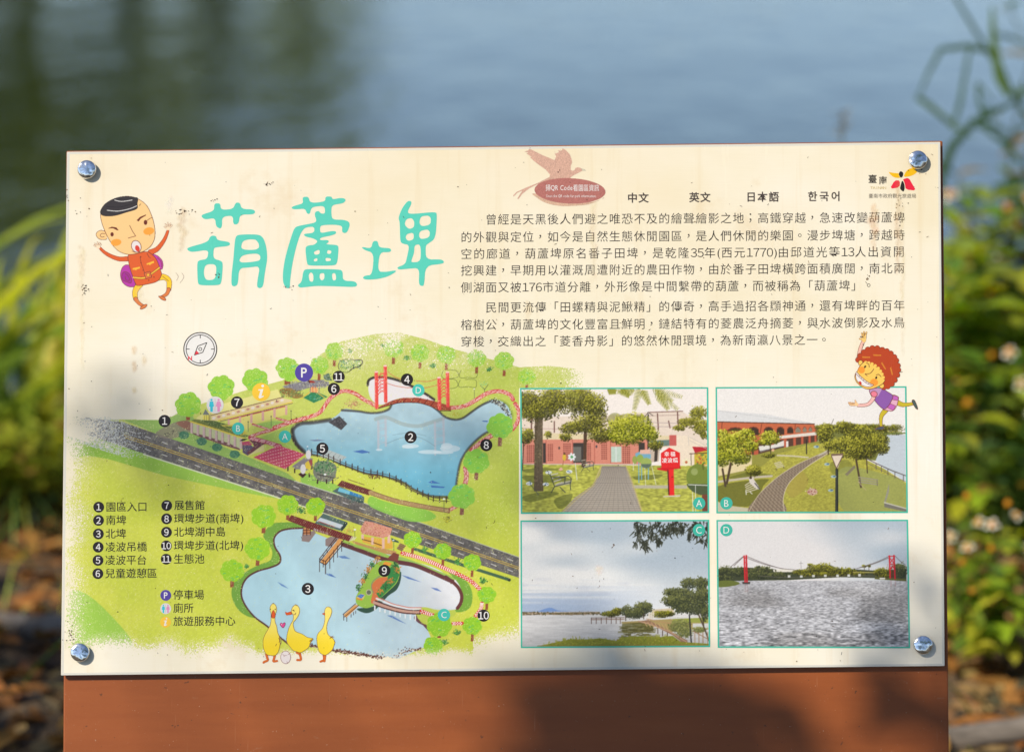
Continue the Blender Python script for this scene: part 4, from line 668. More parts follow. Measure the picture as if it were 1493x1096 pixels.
    c.line("250,100 310,112 400,100", 1.0, (230, 226, 220), sm=True); c.line("185,188 280,195 380,175 440,150", 1.0, (230, 226, 220), sm=True); c.line("180,155 300,160 430,120", .6, (30, 26, 26), sm=True)
    c.ell(*P("262,466")[0], 7.8, 5, (250, 166, 62), 1, -.15); c.ell(*P("545,368")[0], 8, 5.4, (250, 166, 62), 1, -.2)
    c.poly("190,346 225,330 265,336 285,360 270,360 235,343", (110, 46, 26)); c.poly("440,275 470,245 520,225 522,232 475,260 458,285", (110, 46, 26)); c.ell(*P("228,396")[0], 2.4, 3.1, (110, 46, 30)); c.ell(*P("517,293")[0], 2.6, 3.6, (110, 46, 30)); c.line("520,285 550,262 575,250", .8, ol, sm=True)
    c.line("380,320 405,370 432,410 368,428", .9, ol); c.ell(*P("437,500")[0], 6.9, 8.8, (238, 226, 222), 1, -.35, None, ol, .9); c.ell(*P("447,518")[0], 3.2, 4.8, (220, 66, 50), 1, -.35); c.line("400,540 430,552 470,548", .7, ol, sm=True)
    return c
def paint_girl():
    c = Sheet(1232, 480, 1342, 630, 4, 22); use(1225, 475, 6.85); ol = (120, 58, 40); sk = (248, 204, 96)
    stroke_shape(c, "580,770 620,785 670,785 730,775", 7, 3.2, (206, 184, 50), ol); c.poly("715,745 740,740 765,790 775,830 755,825 730,785", (78, 96, 92), 1, True, ol=None); c.line("715,745 740,740 765,790 775,830 755,825 730,785", .8, ol, sm=True, closed=True)
    stroke_shape(c, "450,845 415,890 405,940 408,1000", 7, 2.6, (206, 184, 50), ol); c.poly("345,1030 390,1008 430,1005 436,1025 400,1036", (78, 90, 100), 1, True); c.line("345,1030 390,1008 430,1005 436,1025 400,1036", .7, ol, sm=True, closed=True)
    stroke_shape(c, "225,165 200,230 180,330", 4.2, 4.6, (244, 190, 170), ol); 
    for a in ("228,120 215,75", "236,110 236,60", "242,110 262,65", "225,135 195,130", "250,118 255,85"): stroke_shape(c, P(a), 2.6, 1.6, (250, 206, 120), ol, .6, False)
    c.ell(*P("238,135")[0], 3.2, 4.4, (250, 206, 120))
    sk2 = smooth(P("430,830 470,845 520,850 560,810 580,740 578,705 515,690 480,770")); c.poly(sk2, (232, 176, 196)); c.line(sk2, .8, ol, closed=True)
    for q in ("515,690 578,705 580,745 512,735", "500,775 555,800 530,845 470,815"): c.poly(q, (196, 94, 186), .9); c.line(q, .6, ol, closed=True)
    body = smooth(P("290,640 340,620 420,625 470,655 525,695 510,750 480,800 435,832 380,790 340,740 305,690")); c.poly(body, (146, 94, 170)); b, m = c.pmask(body); K = np.zeros((c.h, c.w), np.float32); K[b[0]:b[1], b[2]:b[3]] = m; c.poly("280,640 430,610 380,700 330,720", (196, 150, 190), 1, keep=K); c.line(body, .9, ol, closed=True)
    stroke_shape(c, "340,690 320,740 270,785 180,795", 5.2, 3.6, (244, 190, 180), ol); c.ell(*P("338,680")[0], 4.8, 4.2, (240, 130, 150), 1, .3, None, ol, .8)
    for a in ("165,780 85,765", "165,785 90,778", "160,788 100,790", "160,775 150,745"): stroke_shape(c, P(a), 2.6, 1.6, (250, 206, 150), ol, .6, False)
    c.ell(*P("162,783")[0], 3, 2.6, (250, 206, 150))
    # hair, face
    hc = (190, 72, 36); ring = [(178, 340), (200, 300), (235, 262), (275, 235), (320, 222), (370, 222), (420, 238), (465, 252), (505, 275), (540, 310), (560, 345), (575, 395), (580, 440), (570, 490), (545, 540), (515, 580), (475, 605), (435, 612)]
    for x, y in ring: c.ell(*P("%g,%g" % (x, y))[0], 4.3, 4.3, ol)
    c.poly([P("%g,%g" % q)[0] for q in ring] + P("420,560 380,480 200,380"), hc)
    for x, y in ring: c.ell(*P("%g,%g" % (x, y))[0], 3.6, 3.6, hc)
    c.ell(*P("415,598")[0], 3.6, 3.6, sk, 1, 0, None, ol, .8); c.ell(*P("203,370")[0], 3.4, 4, sk, 1, 0, None, ol, .8)
    face = smooth(P("165,460 190,410 225,370 265,350 310,355 360,380 410,420 445,470 455,520 430,570 380,605 320,628 260,630 210,605 165,565 145,520 148,485")); c.poly(face, sk); c.line(face, .9, ol, closed=True)
    for x, y in ((260, 352), (300, 358), (335, 372), (370, 392), (398, 418), (420, 448), (436, 480), (448, 515)): c.ell(*P("%g,%g" % (x, y))[0], 3.4, 3.4, hc); 
    for x, y in ((255, 366), (285, 370), (318, 380), (350, 398), (380, 424), (402, 452), (418, 482), (430, 515)): c.ell(*P("%g,%g" % (x, y))[0], 2.3, 2.3, sk)
    c.ell(*P("213,440")[0], 5, 5, (250, 160, 60)); c.ell(*P("338,565")[0], 5.8, 5.4, (250, 160, 60))
    mo = P("160,460 200,500 260,550 310,580 332,588 310,606 260,608 210,588 170,550 155,510"); c.poly(mo, (244, 238, 234), 1, True); c.line(mo, .8, ol, sm=True, closed=True); c.line("160,480 205,525 260,570 315,595", .7, ol, sm=True)
    [c.line(q, .5, ol) for q in ("195,497 185,508", "215,515 205,528", "238,535 228,550", "262,553 254,568", "288,568 280,584")]; c.poly("185,565 200,552 215,575 200,590", (206, 60, 50), 1, True)
    c.ell(*P("248,408")[0], 1.3, 2, (60, 34, 24), 1, .4); c.ell(*P("360,517")[0], 1.4, 2, (60, 34, 24), 1, .4); c.line("262,368 285,385 290,412", .9, ol, sm=True); c.line("360,490 385,485 408,508", .9, ol, sm=True); c.line("335,430 310,465 285,478 250,480 270,498", .9, ol, sm=True)
    for x, y, r in ((260, 305, 0), (370, 285, 0), (440, 395, 1.0), (520, 450, 1.3)):
        g = lambda u, v: P("%g,%g" % (x + u * math.cos(r) - v * math.sin(r), y + u * math.sin(r) + v * math.cos(r)))[0]
        c.line([g(-38 + k * 3, (-14 if (k // 4) % 2 else 14) * math.sin(k * .8)) for k in range(26)], .7, (226, 150, 50))
    return c
def _duck(c, body, bill, legs, eyes, extra=()):
    ol = (110, 66, 40); use(370, 870, 10.44)
    for q in legs: stroke_shape(c, q, 3.2, 2.6, (222, 110, 34), (170, 70, 30), .5)
    b = smooth(P(body)); ym = max(p[1] for p in b)
    c.poly(b, lambda X, Y: np.array((248, 226, 110)) + (sstep(ym - 50, ym - 10, Y + 0 * X))[..., None] * np.array((0, -10, -70))); c.line(b, .8, ol, closed=True)
    for q in bill: c.poly(q, (226, 92, 32), 1, True); c.line(q, .6, (140, 60, 36), sm=True, closed=True)
    for x, y in eyes: c.ell(*P("%g,%g" % (x, y))[0], .9, .9, (70, 76, 50))
    for q in extra: c.line(q, .8, ol, sm=True)
def paint_duck_front():
    c = Sheet(382, 876, 413, 968, 4, 23); _duck(c, "295,95 325,110 345,150 350,200 335,250 325,310 328,380 350,440 365,530 390,600 405,680 395,760 370,840 330,885 270,890 200,875 160,820 142,740 142,650 170,570 215,490 250,420 262,340 262,260 245,200 248,150 270,110", ["298,200 320,235 330,290 310,318 285,318 270,290 278,235"], ["190,870 205,920 210,960 160,985 148,995", "320,880 310,930 300,975 355,970"], [(253, 185), (328, 185)], ["290,90 295,100", "305,85 305,100", "380,570 425,670 400,730 400,760", "345,715 335,740", "380,620 395,660 385,690"]); return c
def paint_duck_side():
    c = Sheet(414, 878, 460, 966, 4, 24); _duck(c, "640,115 680,140 700,190 690,260 650,330 605,390 610,460 640,520 740,560 820,610 905,632 860,700 840,760 780,810 710,845 650,830 600,815 560,770 505,690 500,610 520,510 555,420 595,350 600,280 570,220 590,150", ["480,225 510,235 560,220 580,260 530,272 495,272"], ["690,830 705,880 715,950 660,955", "660,845 690,860"], [(607, 200)], ["590,200 620,212", "640,240 630,265 610,262", "850,668 900,630", "860,672 910,645", "630,105 635,120", "655,115 652,128"]); return c
def paint_duck_back():
    c = Sheet(458, 880, 493, 966, 4, 25); _duck(c, "1125,145 1170,160 1190,210 1175,280 1140,350 1115,430 1115,510 1140,575 1200,620 1235,680 1215,760 1180,820 1100,880 1050,875 1000,840 975,770 960,690 960,600 985,540 1040,480 1070,400 1080,320 1075,230 1090,170", ["1040,252 1078,240 1078,272"], ["1065,880 1070,950 1015,980", "1085,880 1078,950 1075,975"], [], ["1160,630 1180,600 1215,590", "1180,620 1200,600", "1200,615 1225,605", "1225,670 1240,690 1225,720"]); return c
def paint_egg():
    c = Sheet(406, 944, 426, 970, 4, 26); use(370, 870, 10.44); c.ell(*P("485,915")[0], 7.4, 9.4, (238, 226, 222), 1, 0, None, (150, 90, 80), .8); [c.line(q, .6, (160, 110, 100)) for q in ("440,870 465,890 500,885", "520,875 545,860", "500,980 515,995 505,1010", "465,890 460,905")]
    return c
def paint_heart():
    c = Sheet(406, 903, 420, 920, 4, 28); use(370, 870, 10.44); h = P("445,468 405,430 402,402 425,392 442,405 462,385 478,392 478,425"); c.poly(h, (226, 80, 140), 1, True); c.line(h, .9, (120, 40, 90), sm=True, closed=True); c.ell(*P("425,412")[0], 1, 1, (250, 170, 200)); return c
def paint_bird():
    c = Sheet(744, 212, 886, 304, 4, 27); use(740, 205, 9.33); R = c.rng; wing = (216, 172, 150)
    c.poly("375,720 400,780 520,850 700,890 900,890 1100,870 1250,815 1310,770 1280,800 1000,840", (216, 178, 150), 1, True)
    bird = P("290,110 330,125 480,200 640,265 660,215 640,180 700,160 690,130 730,140 750,105 800,135 850,190 875,260 880,300 860,350 862,400 890,412 915,395 920,372 960,362 1000,375 1040,392 1075,412 1020,412 960,445 900,475 850,510 780,540 640,550 560,590 500,580 420,590 300,650 200,730 150,800 130,790 170,725 200,685 140,710 80,770 75,745 120,700 250,640 400,580 570,495 575,465 520,400 420,330 350,275 300,225 330,225 270,190 250,175 280,165 225,155 280,140")
    c.poly(bird, wing); [c.line(q, .8, wing, w2=.2) for q in ("300,130 225,152", "320,180 240,175", "340,220 280,210", "370,260 310,245", "650,170 635,135", "690,150 680,115", "720,130 715,105", "660,200 635,180", "650,240 635,225")]
    c.poly("1000,380 1045,388 1075,412 1020,412", (206, 196, 170)); c.ell(740 + 850 / 9.33, 205 + 685 / 9.33, 52, 18.6, (184, 116, 106), 1, .035)
    b = c.clip(778, 256, 888, 300); r0, r1, c0, c1 = b; q = vnoise((c.h, c.w), 3, R); c.rgb *= (1 + (q - .5) * .2)[..., None]; c.ell(*P("690,430")[0], .9, .9, (70, 30, 30)); c.ell(*P("710,405")[0], .7, .9, (70, 30, 30)); return c
# ---------------------------------------------------------------- helpers
def lin(c): c = np.asarray(c, np.float64) / 255.; return np.where(c <= .04045, c / 12.92, ((c + .055) / 1.055) ** 2.4)
def L3(*c): return tuple(float(v) for v in lin(c)) + (1.0,)
def face_uv(x, y, z=0.0):
    """artwork units to metres on the sign's face (exact for the plane the face lies in)"""
    x = np.asarray(x, float); y = np.asarray(y, float)
    dx = (x - PW / 2) / FPX; dy = -(y - PH / 2) / FPX; s, c = math.sin(TILT), math.cos(TILT)
    t = (DIST * c - z) / (c - dy * s)
    u = dx * t; py = dy * t; pz = -t + DIST
    return u, py * c - pz * s
def tag(o, label=None, cat=None, group=None, kind=None):
    for k, v in (('label', label), ('category', cat), ('group', group), ('kind', kind)):
        if v: o[k] = v
    return o
def link(name, data, parent=None, mat=None):
    o = bpy.data.objects.new(name, data); COL.objects.link(o)
    if parent is not None: o.parent = parent
    if mat is not None and data is not None: data.materials.append(mat)
    return o
def mesh_np(name, co, quads=None, tris=None, col=None, smoothf=False, attr='ink'):
    me = bpy.data.meshes.new(name); n = len(co)
    loops = []; starts = []; tot = []
    if quads is not None and len(quads): loops.append(quads.reshape(-1)); tot.append(np.full(len(quads), 4))
    if tris is not None and len(tris): loops.append(tris.reshape(-1)); tot.append(np.full(len(tris), 3))
    lp = np.concatenate(loops).astype(np.int32); tt = np.concatenate(tot).astype(np.int32); st = np.concatenate(([0], np.cumsum(tt)[:-1])).astype(np.int32)
    me.vertices.add(n); me.vertices.foreach_set('co', np.asarray(co, np.float32).reshape(-1))
    me.loops.add(len(lp)); me.loops.foreach_set('vertex_index', lp)
    me.polygons.add(len(tt)); me.polygons.foreach_set('loop_start', st); me.polygons.foreach_set('loop_total', tt)
    if smoothf: me.polygons.foreach_set('use_smooth', np.ones(len(tt), bool))
    me.update(calc_edges=True)
    if col is not None:
        a = me.color_attributes.new(attr, 'FLOAT_COLOR', 'POINT'); a.data.foreach_set('color', np.concatenate([col, np.ones((n, 1))], 1).astype(np.float32).reshape(-1))
    return me
def nodes(name):
    m = bpy.data.materials.new(name); m.use_nodes = True; t = m.node_tree
    return m, t, t.nodes['Principled BSDF']
def nd(t, kind, **kw):
    n = t.nodes.new(kind)
    for k, v in kw.items(): setattr(n, k, v)
    return n
def ramp(t, src, stops):
    r = nd(t, 'ShaderNodeValToRGB'); e = r.color_ramp.elements
    while len(e) < len(stops): e.new(.5)
    for q, (p, c) in zip(e, stops): q.position = p; q.color = c
    t.links.new(src, r.inputs[0]); return r.outputs[0]
def noise(t, scale, detail=4, rough=.5, vec=None, dim='3D', dist=0):
    n = nd(t, 'ShaderNodeTexNoise'); n.inputs['Scale'].default_value = scale; n.inputs['Detail'].default_value = detail; n.inputs['Roughness'].default_value = rough; n.inputs['Distortion'].default_value = dist
    t.links.new(vec if vec is not None else nd(t, 'ShaderNodeTexCoord').outputs['Object'], n.inputs['Vector'])
    return n.outputs['Fac']
def mapped(t, scale=(1, 1, 1), rot=(0, 0, 0)):
    tc = nd(t, 'ShaderNodeTexCoord'); mp = nd(t, 'ShaderNodeMapping'); mp.inputs['Scale'].default_value = scale; mp.inputs['Rotation'].default_value = rot
    t.links.new(tc.outputs['Object'], mp.inputs[0]); return mp.outputs[0]
def mixc(t, a, b, fac, mode='MIX'):
    m = nd(t, 'ShaderNodeMix', data_type='RGBA', blend_type=mode)
    for s, v in ((m.inputs['Factor'], fac), (m.inputs[6], a), (m.inputs[7], b)):
        if hasattr(v, 'is_output'): t.links.new(v, s)
        elif s.type == 'RGBA': s.default_value = v
        else: s.default_value = v
    return m.outputs[2]
def bump(t, h, strength, dist, b, slot='Normal'):
    n = nd(t, 'ShaderNodeBump'); n.inputs['Strength'].default_value = strength; n.inputs['Distance'].default_value = dist
    t.links.new(h, n.inputs['Height']); t.links.new(n.outputs[0], b.inputs[slot]); return n

# ---------------------------------------------------------------- materials of the sign
def gloss(t, b, r=.34, coat=.55):
    """a clear cover over the print: slightly wavy, scuffed in vertical streaks where rain has run"""
    b.inputs['Roughness'].default_value = .5; b.inputs['Specular IOR Level'].default_value = .12
    b.inputs['Coat Weight'].default_value = coat; b.inputs['Coat IOR'].default_value = 1.46
    st = noise(t, 1.0, 5, .6, mapped(t, (46, 5, 1))); t.links.new(ramp(t, st, [(.3, (.1,) * 3 + (1,)), (.75, (r,) * 3 + (1,))]), b.inputs['Coat Roughness'])
    wv = noise(t, 1.0, 2, .5, mapped(t, (11, 3, 1))); bump(t, wv, .25, .004, b, 'Coat Normal')
def mat_ink(name='printed_ink', coat=.55):
    m, t, b = nodes(name); a = nd(t, 'ShaderNodeAttribute', attribute_name='ink')
    g = noise(t, 1.0, 3, .6, mapped(t, (900, 900, 1))); c = mixc(t, a.outputs['Color'], ramp(t, g, [(.25, (.93, .93, .92, 1)), (.7, (1, 1, 1, 1))]), 1.0, 'MULTIPLY')
    t.links.new(c, b.inputs['Base Color']); gloss(t, b, coat=coat); return m
def mat_flat(name, rgb, coat=.55):
    m, t, b = nodes(name); g = noise(t, 1.0, 3, .6, mapped(t, (160, 160, 1)))
    c = L3(*rgb); t.links.new(ramp(t, g, [(.25, tuple(v * .86 + .01 for v in c[:3]) + (1,)), (.8, tuple(min(1, v * 1.06 + .004) for v in c[:3]) + (1,))]), b.inputs['Base Color']); gloss(t, b, coat=coat); return m
def mat_sheet():
    m, t, b = nodes('cream_printed_sheet')
    big = noise(t, 1.0, 5, .6, mapped(t, (3.2, 4.2, 1)))
    run = noise(t, 1.0, 6, .62, mapped(t, (62, 3.0, 1)))
    fine = noise(t, 1.0, 2, .5, mapped(t, (30, 900, 1)))
    pat = noise(t, 9, 8, .66)
    c = ramp(t, big, [(.30, L3(238, 225, 192)), (.48, L3(244, 234, 209)), (.70, L3(248, 241, 225))])
    c = mixc(t, c, L3(226, 198, 146), ramp(t, run, [(.55, (0, 0, 0, 1)), (.80, (.45, .45, .45, 1))]))
    c = mixc(t, c, L3(214, 176, 112), ramp(t, pat, [(.58, (0, 0, 0, 1)), (.78, (.5, .5, .5, 1))]))
    c = mixc(t, c, (.94, .94, .92, 1), ramp(t, fine, [(.35, (.30, .30, .30, 1)), (.65, (0, 0, 0, 1))]), 'MULTIPLY')
    # browned towards the upper corners, where the old glue has yellowed
    sx = nd(t, 'ShaderNodeSeparateXYZ'); tc = nd(t, 'ShaderNodeTexCoord'); t.links.new(tc.outputs['Object'], sx.inputs[0])
    mr = nd(t, 'ShaderNodeMapRange'); mr.inputs[1].default_value = .02; mr.inputs[2].default_value = .26; t.links.new(sx.outputs[1], mr.inputs[0])
    ad = nd(t, 'ShaderNodeMath', operation='MULTIPLY'); t.links.new(mr.outputs[0], ad.inputs[0]); t.links.new(ramp(t, noise(t, 1, 3, .5, mapped(t, (4, 6, 1))), [(.35, (.12, .12, .12, 1)), (.7, (.62, .62, .62, 1))]), ad.inputs[1])
    c = mixc(t, c, L3(232, 208, 158), ad.outputs[0])
    c = mixc(t, c, (.86, .86, .86, 1), 1.0, 'MULTIPLY'); t.links.new(c, b.inputs['Base Color']); gloss(t, b); return m
def mat_paint():
    m, t, b = nodes('brown_painted_steel'); n = noise(t, 1.0, 6, .6, mapped(t, (5, 40, 5))); f = noise(t, 160, 3)
    c = ramp(t, n, [(.25, (.24, .060, .012, 1)), (.6, (.29, .076, .016, 1)), (.85, (.32, .092, .024, 1))])
    c = mixc(t, c, (.33, .20, .12, 1), ramp(t, noise(t, 1.0, 8, .7, mapped(t, (30, 70, 30))), [(.66, (0, 0, 0, 1)), (.78, (.5, .5, .5, 1))]))
    c = mixc(t, c, (.50, .36, .25, 1), ramp(t, noise(t, 1.0, 4, .6, mapped(t, (420, 420, 420))), [(.70, (0, 0, 0, 1)), (.74, (.8, .8, .8, 1))]))
    c = mixc(t, c, (.07, .03, .015, 1), ramp(t, noise(t, 1.0, 5, .6, mapped(t, (170, 170, 170))), [(.68, (0, 0, 0, 1)), (.72, (.8, .8, .8, 1))]))
    c = mixc(t, c, (.42, .20, .10, 1), ramp(t, noise(t, 1.0, 3, .6, mapped(t, (700, 16, 16), (0, 0, .7))), [(.70, (0, 0, 0, 1)), (.78, (.6, .6, .6, 1))]))
    t.links.new(c, b.inputs['Base Color']); b.inputs['Roughness'].default_value = .42; b.inputs['Specular IOR Level'].default_value = .35; bump(t, f, .12, .001, b); return m
def mat_chrome():
    m, t, b = nodes('dented_chrome'); b.inputs['Metallic'].default_value = 1; n = noise(t, 78, 1, .4)
    t.links.new(ramp(t, noise(t, 300, 4), [(.3, (.70, .71, .72, 1)), (.6, (.97, .97, .97, 1))]), b.inputs['Base Color']); b.inputs['Roughness'].default_value = .17; bump(t, n, .34, .006, b); return m
def mat_edge():
    m, t, b = nodes('acrylic_edge'); t.links.new(ramp(t, noise(t, 1, 5, .6, mapped(t, (60, 60, 60))), [(.38, (.12, .075, .05, 1)), (.55, (.26, .20, .15, 1)), (.75, (.44, .38, .31, 1))]), b.inputs['Base Color']); b.inputs['Roughness'].default_value = .3; return m
M_INK, M_SHEET, M_PAINT, M_CHROME, M_EDGE = mat_ink(), mat_sheet(), mat_paint(), mat_chrome(), mat_edge()
M_SOOT = mat_flat('dried_mud', (74, 56, 36), 0)

# ---------------------------------------------------------------- sign: cabinet, posts, face panel, bolts
LAY = 3.5e-5                                       # thickness of one ink layer
def prism(name, px, z0, z1, parent, mat, bev=0.0):
    u, v = face_uv([p[0] for p in px], [p[1] for p in px], z1); bm = bmesh.new()
    top = [bm.verts.new((a, b_, z1)) for a, b_ in zip(u, v)]; bot = [bm.verts.new((a, b_, z0)) for a, b_ in zip(u, v)]
    n = len(top); bm.faces.new(top[::-1] if False else top); bm.faces.new(bot[::-1])
    for i in range(n): bm.faces.new((top[i], bot[i], bot[(i + 1) % n], top[(i + 1) % n]))
    bmesh.ops.recalc_face_normals(bm, faces=bm.faces)
    if bev: bmesh.ops.bevel(bm, geom=[e for e in bm.edges], offset=bev, segments=2, affect='EDGES', profile=.5)
    me = bpy.data.meshes.new(name); bm.to_mesh(me); bm.free(); return link(name, me, parent, mat)
base = CEN.copy(); base.z = 0; base.y += .20
sign = link('information_sign', None); sign.location = base
tag(sign, 'cream information sign with a printed park map and four photographs on a brown steel cabinet', 'sign')
FB = Matrix.Translation(-base) @ FACE              # the face's frame seen from the sign's base
cab = prism('cabinet', [(96.5, 219.9), (1374.6, 205.3), (1384.6, 1190), (91.5, 1203)], -.066, -.0085, sign, M_PAINT, .0016); cab.matrix_basis = FB
for s in (330, 1150):
    u, v = face_uv(s, 1150, -.03); p = FACE @ Vector((float(u), float(v), -.036)); bm = bmesh.new()
    bmesh.ops.create_cube(bm, size=1, matrix=Matrix.Translation(Vector((p.x, p.y + .004, p.z / 2 + .02)) - base) @ Matrix.Diagonal((.06, .045, p.z + .04, 1)))
    bmesh.ops.bevel(bm, geom=list(bm.edges), offset=.004, segments=2, affect='EDGES'); me = bpy.data.meshes.new('post'); bm.to_mesh(me); bm.free(); link('post', me, sign, M_PAINT)
panel = prism('face_panel', [(97.3, 221.3), (1371.3, 206.8), (1377.6, 970.6), (88.6, 984.4)], -.0045, 0, sign, M_SHEET, .0008); panel.matrix_basis = FB
panel.data.materials.append(M_EDGE)
for p in panel.data.polygons: p.material_index = 0 if p.normal.z > .9 else 1
def bolt(x, y, seed):
    R = random.Random(seed); prof = [(0, 7.0), (5, 6.9), (8.6, 6.5), (9.5, 5.9), (9.85, 5.0), (9.85, .9), (10.1, .5), (10.1, 0)]; n = 28; vs = []
    bm = bmesh.new(); rings = []
    for r, z in prof:
        if r == 0: rings.append([bm.verts.new((0, 0, z * .001))]); continue
        rings.append([bm.verts.new((r * .001 * math.cos(6.2832 * k / n), r * .001 * math.sin(6.2832 * k / n), (z + (R.random() - .5) * (.5 if r < 9 else 0)) * .001)) for k in range(n)])
    for a, b_ in zip(rings, rings[1:]):
        for k in range(n):
            if len(a) == 1: bm.faces.new((a[0], b_[k], b_[(k + 1) % n]))
            else: bm.faces.new((a[k], b_[k], b_[(k + 1) % n], a[(k + 1) % n]))
    for f in bm.faces: f.smooth = True
    me = bpy.data.meshes.new('bolt'); bm.to_mesh(me); bm.free(); o = link('bolt', me, sign, M_CHROME)
    u, v = face_uv(x, y); o.matrix_basis = FB @ Matrix.Translation((float(u), float(v), 0)) @ Matrix.Rotation(seed * 1.3, 4, 'Z')
for i, (x, y) in enumerate(((127.5, 248), (1337.5, 234), (117.5, 950.5), (1345, 939.5))): bolt(x, y, i + 1)

# ---------------------------------------------------------------- ink on the panel
def print_sheet(name, c, step, layer, parent, quad=None, cut=.2, mat=None, gain=.84):
    col, a = c.down(step); col = col * a[..., None] + np.array((.965, .925, .835)) * (1 - a[..., None])     # thin ink lets the cream through
    h, w = a.shape
    xs = c.x0 + (np.arange(w) + .5) * step; ys = c.y0 + (np.arange(h) + .5) * step
    if quad is None: X, Y = np.meshgrid(xs, ys)
    else:
        S, T = np.meshgrid(np.linspace(0, 1, w), np.linspace(0, 1, h)); (ax, ay), (bx, by), (cx, cy), (dx, dy) = quad
        X = (ax * (1 - S) + bx * S) * (1 - T) + (dx * (1 - S) + cx * S) * T; Y = (ay * (1 - S) + by * S) * (1 - T) + (dy * (1 - S) + cy * S) * T
    u, v = face_uv(X, Y); co = np.stack([u, v, np.full_like(u, layer * LAY)], -1).reshape(-1, 3)
    k = a > cut; f = k[:-1, :-1] & k[1:, :-1] & k[:-1, 1:] & k[1:, 1:]
    idx = np.arange(h * w).reshape(h, w); q = np.stack([idx[1:, :-1][f], idx[1:, 1:][f], idx[:-1, 1:][f], idx[:-1, :-1][f]], -1)
    used = np.unique(q); re = np.zeros(h * w, np.int64); re[used] = np.arange(len(used))
    me = mesh_np(name, co[used], quads=re[q], col=lin(np.clip(col.reshape(-1, 3)[used], 0, 1) * 255.) * gain)
    return link(name, me, parent, mat or M_INK)
class Shapes:
    """flat outlines with holes, given in artwork units, gathered into one printed mesh"""
    def __init__(s): s.v = []; s.t = []; s.c = []
    def add(s, loops, rgb, dz=0.0):
        flat = [p for q in loops for p in q]; n0 = len(s.v)
        tr = tessellate_polygon([[Vector((x, y, 0)) for x, y in q] for q in loops])
        s.v += [(x, y, dz) for x, y in flat]; s.c += [rgb] * len(flat); s.t += [(a + n0, b_ + n0, c + n0) for a, b_, c in tr]
    def disc(s, x, y, r, rgb, dz=0.0, n=30): s.add([[(x + r * math.cos(6.28318 * k / n), y + r * math.sin(6.28318 * k / n)) for k in range(n)]], rgb, dz)
    def ring(s, x, y, r, w, rgb, dz=0.0, n=40):
        n0 = len(s.v)
        for k in range(n):
            c, q = math.cos(6.28318 * k / n), math.sin(6.28318 * k / n); s.v += [(x + (r - w / 2) * c, y + (r - w / 2) * q, dz), (x + (r + w / 2) * c, y + (r + w / 2) * q, dz)]; s.c += [rgb] * 2
            a = n0 + 2 * k; b_ = n0 + 2 * ((k + 1) % n); s.t += [(a, a + 1, b_ + 1), (a, b_ + 1, b_)]
    def seg(s, x0, y0, x1, y1, w, rgb, dz=0.0):
        L = math.hypot(x1 - x0, y1 - y0); nx, ny = -(y1 - y0) / L * w / 2, (x1 - x0) / L * w / 2; s.add([[(x0 + nx, y0 + ny), (x1 + nx, y1 + ny), (x1 - nx, y1 - ny), (x0 - nx, y0 - ny)]], rgb, dz)
    def build(s, name, layer, parent, mat=None, gain=.84):
        v = np.array(s.v); u, w = face_uv(v[:, 0], v[:, 1]); co = np.stack([u, w, layer * LAY + v[:, 2] * LAY], -1)
        t = np.array(s.t, np.int64); p = co[t]; cr = (p[:, 1, 0] - p[:, 0, 0]) * (p[:, 2, 1] - p[:, 0, 1]) - (p[:, 1, 1] - p[:, 0, 1]) * (p[:, 2, 0] - p[:, 0, 0]); t[cr < 0] = t[cr < 0][:, ::-1]
        return link(name, mesh_np(name, co, tris=t, col=lin(np.array(s.c)) * gain), parent, mat or M_INK)
_fc = bpy.data.curves.new('glyph', 'FONT'); _fo = bpy.data.objects.new('glyph', _fc); COL.objects.link(_fo); _fc.resolution_u = 3; _gl = {}
def glyph(ch, off=0.0):
    k = (ch, off)
    if k not in _gl:
        _fc.offset = off; _fc.body = ch; bpy.context.view_layer.update(); m = _fo.evaluated_get(bpy.context.evaluated_depsgraph_get()).to_mesh()
        v = np.array([q.co[:2] for q in m.vertices]) if len(m.vertices) else np.zeros((0, 2)); m.calc_loop_triangles(); t = np.array([q.vertices[:] for q in m.loop_triangles], np.int64) if len(v) else np.zeros((0, 3), np.int64)
        _gl[k] = (v, t)
    return _gl[k]
def wide(ch): return ord(ch) > 0x2000
ADV = {'1': .556, 'i': .24, 'l': .24, 'f': .3, 't': .3, 'r': .35, '(': .36, ')': .36, ' ': .28, '.': .28, 'Q': .78, 'C': .72, 'R': .72, 'S': .67, 'm': .84, 'k': .5, 'c': .5, 's': .5}
def write(S, text, x, yc, em, rgb, off=0.0, slope=0.0, sx=1.0, pitch=None, dz=0.0, mid=.38):
    """one line of lettering; yc is the height of the middle of the characters at the line's start"""
    px = x
    for ch in text:
        adv = (pitch or em * 1.0) if wide(ch) else em * ADV.get(ch, .58) * sx
        if ch not in ' \u3000':
            v, t = glyph(chr(ord(ch) + 0xFEE0) if ch.isdigit() else ch, off)
            if len(v):
                q = v.copy(); 
                if ch in '\uff0c\uff1b\u3002':
                    c = (v.min(0) + v.max(0)) / 2; q = q - c + np.array((.46, mid + .0))
                cx = (q[:, 0].min() + q[:, 0].max()) / 2
                X = px + (q[:, 0] * em * sx if wide(ch) else (q[:, 0] - cx) * em * sx + adv / 2); Y = yc + slope * (X - x) - (q[:, 1] - (mid if wide(ch) or ch.isdigit() else .343)) * em
                n0 = len(S.v); S.v += list(zip(X, Y, [dz] * len(X))); S.c += [rgb] * len(X); S.t += [tuple(int(i) + n0 for i in k) for k in t]
        px += adv
    return px
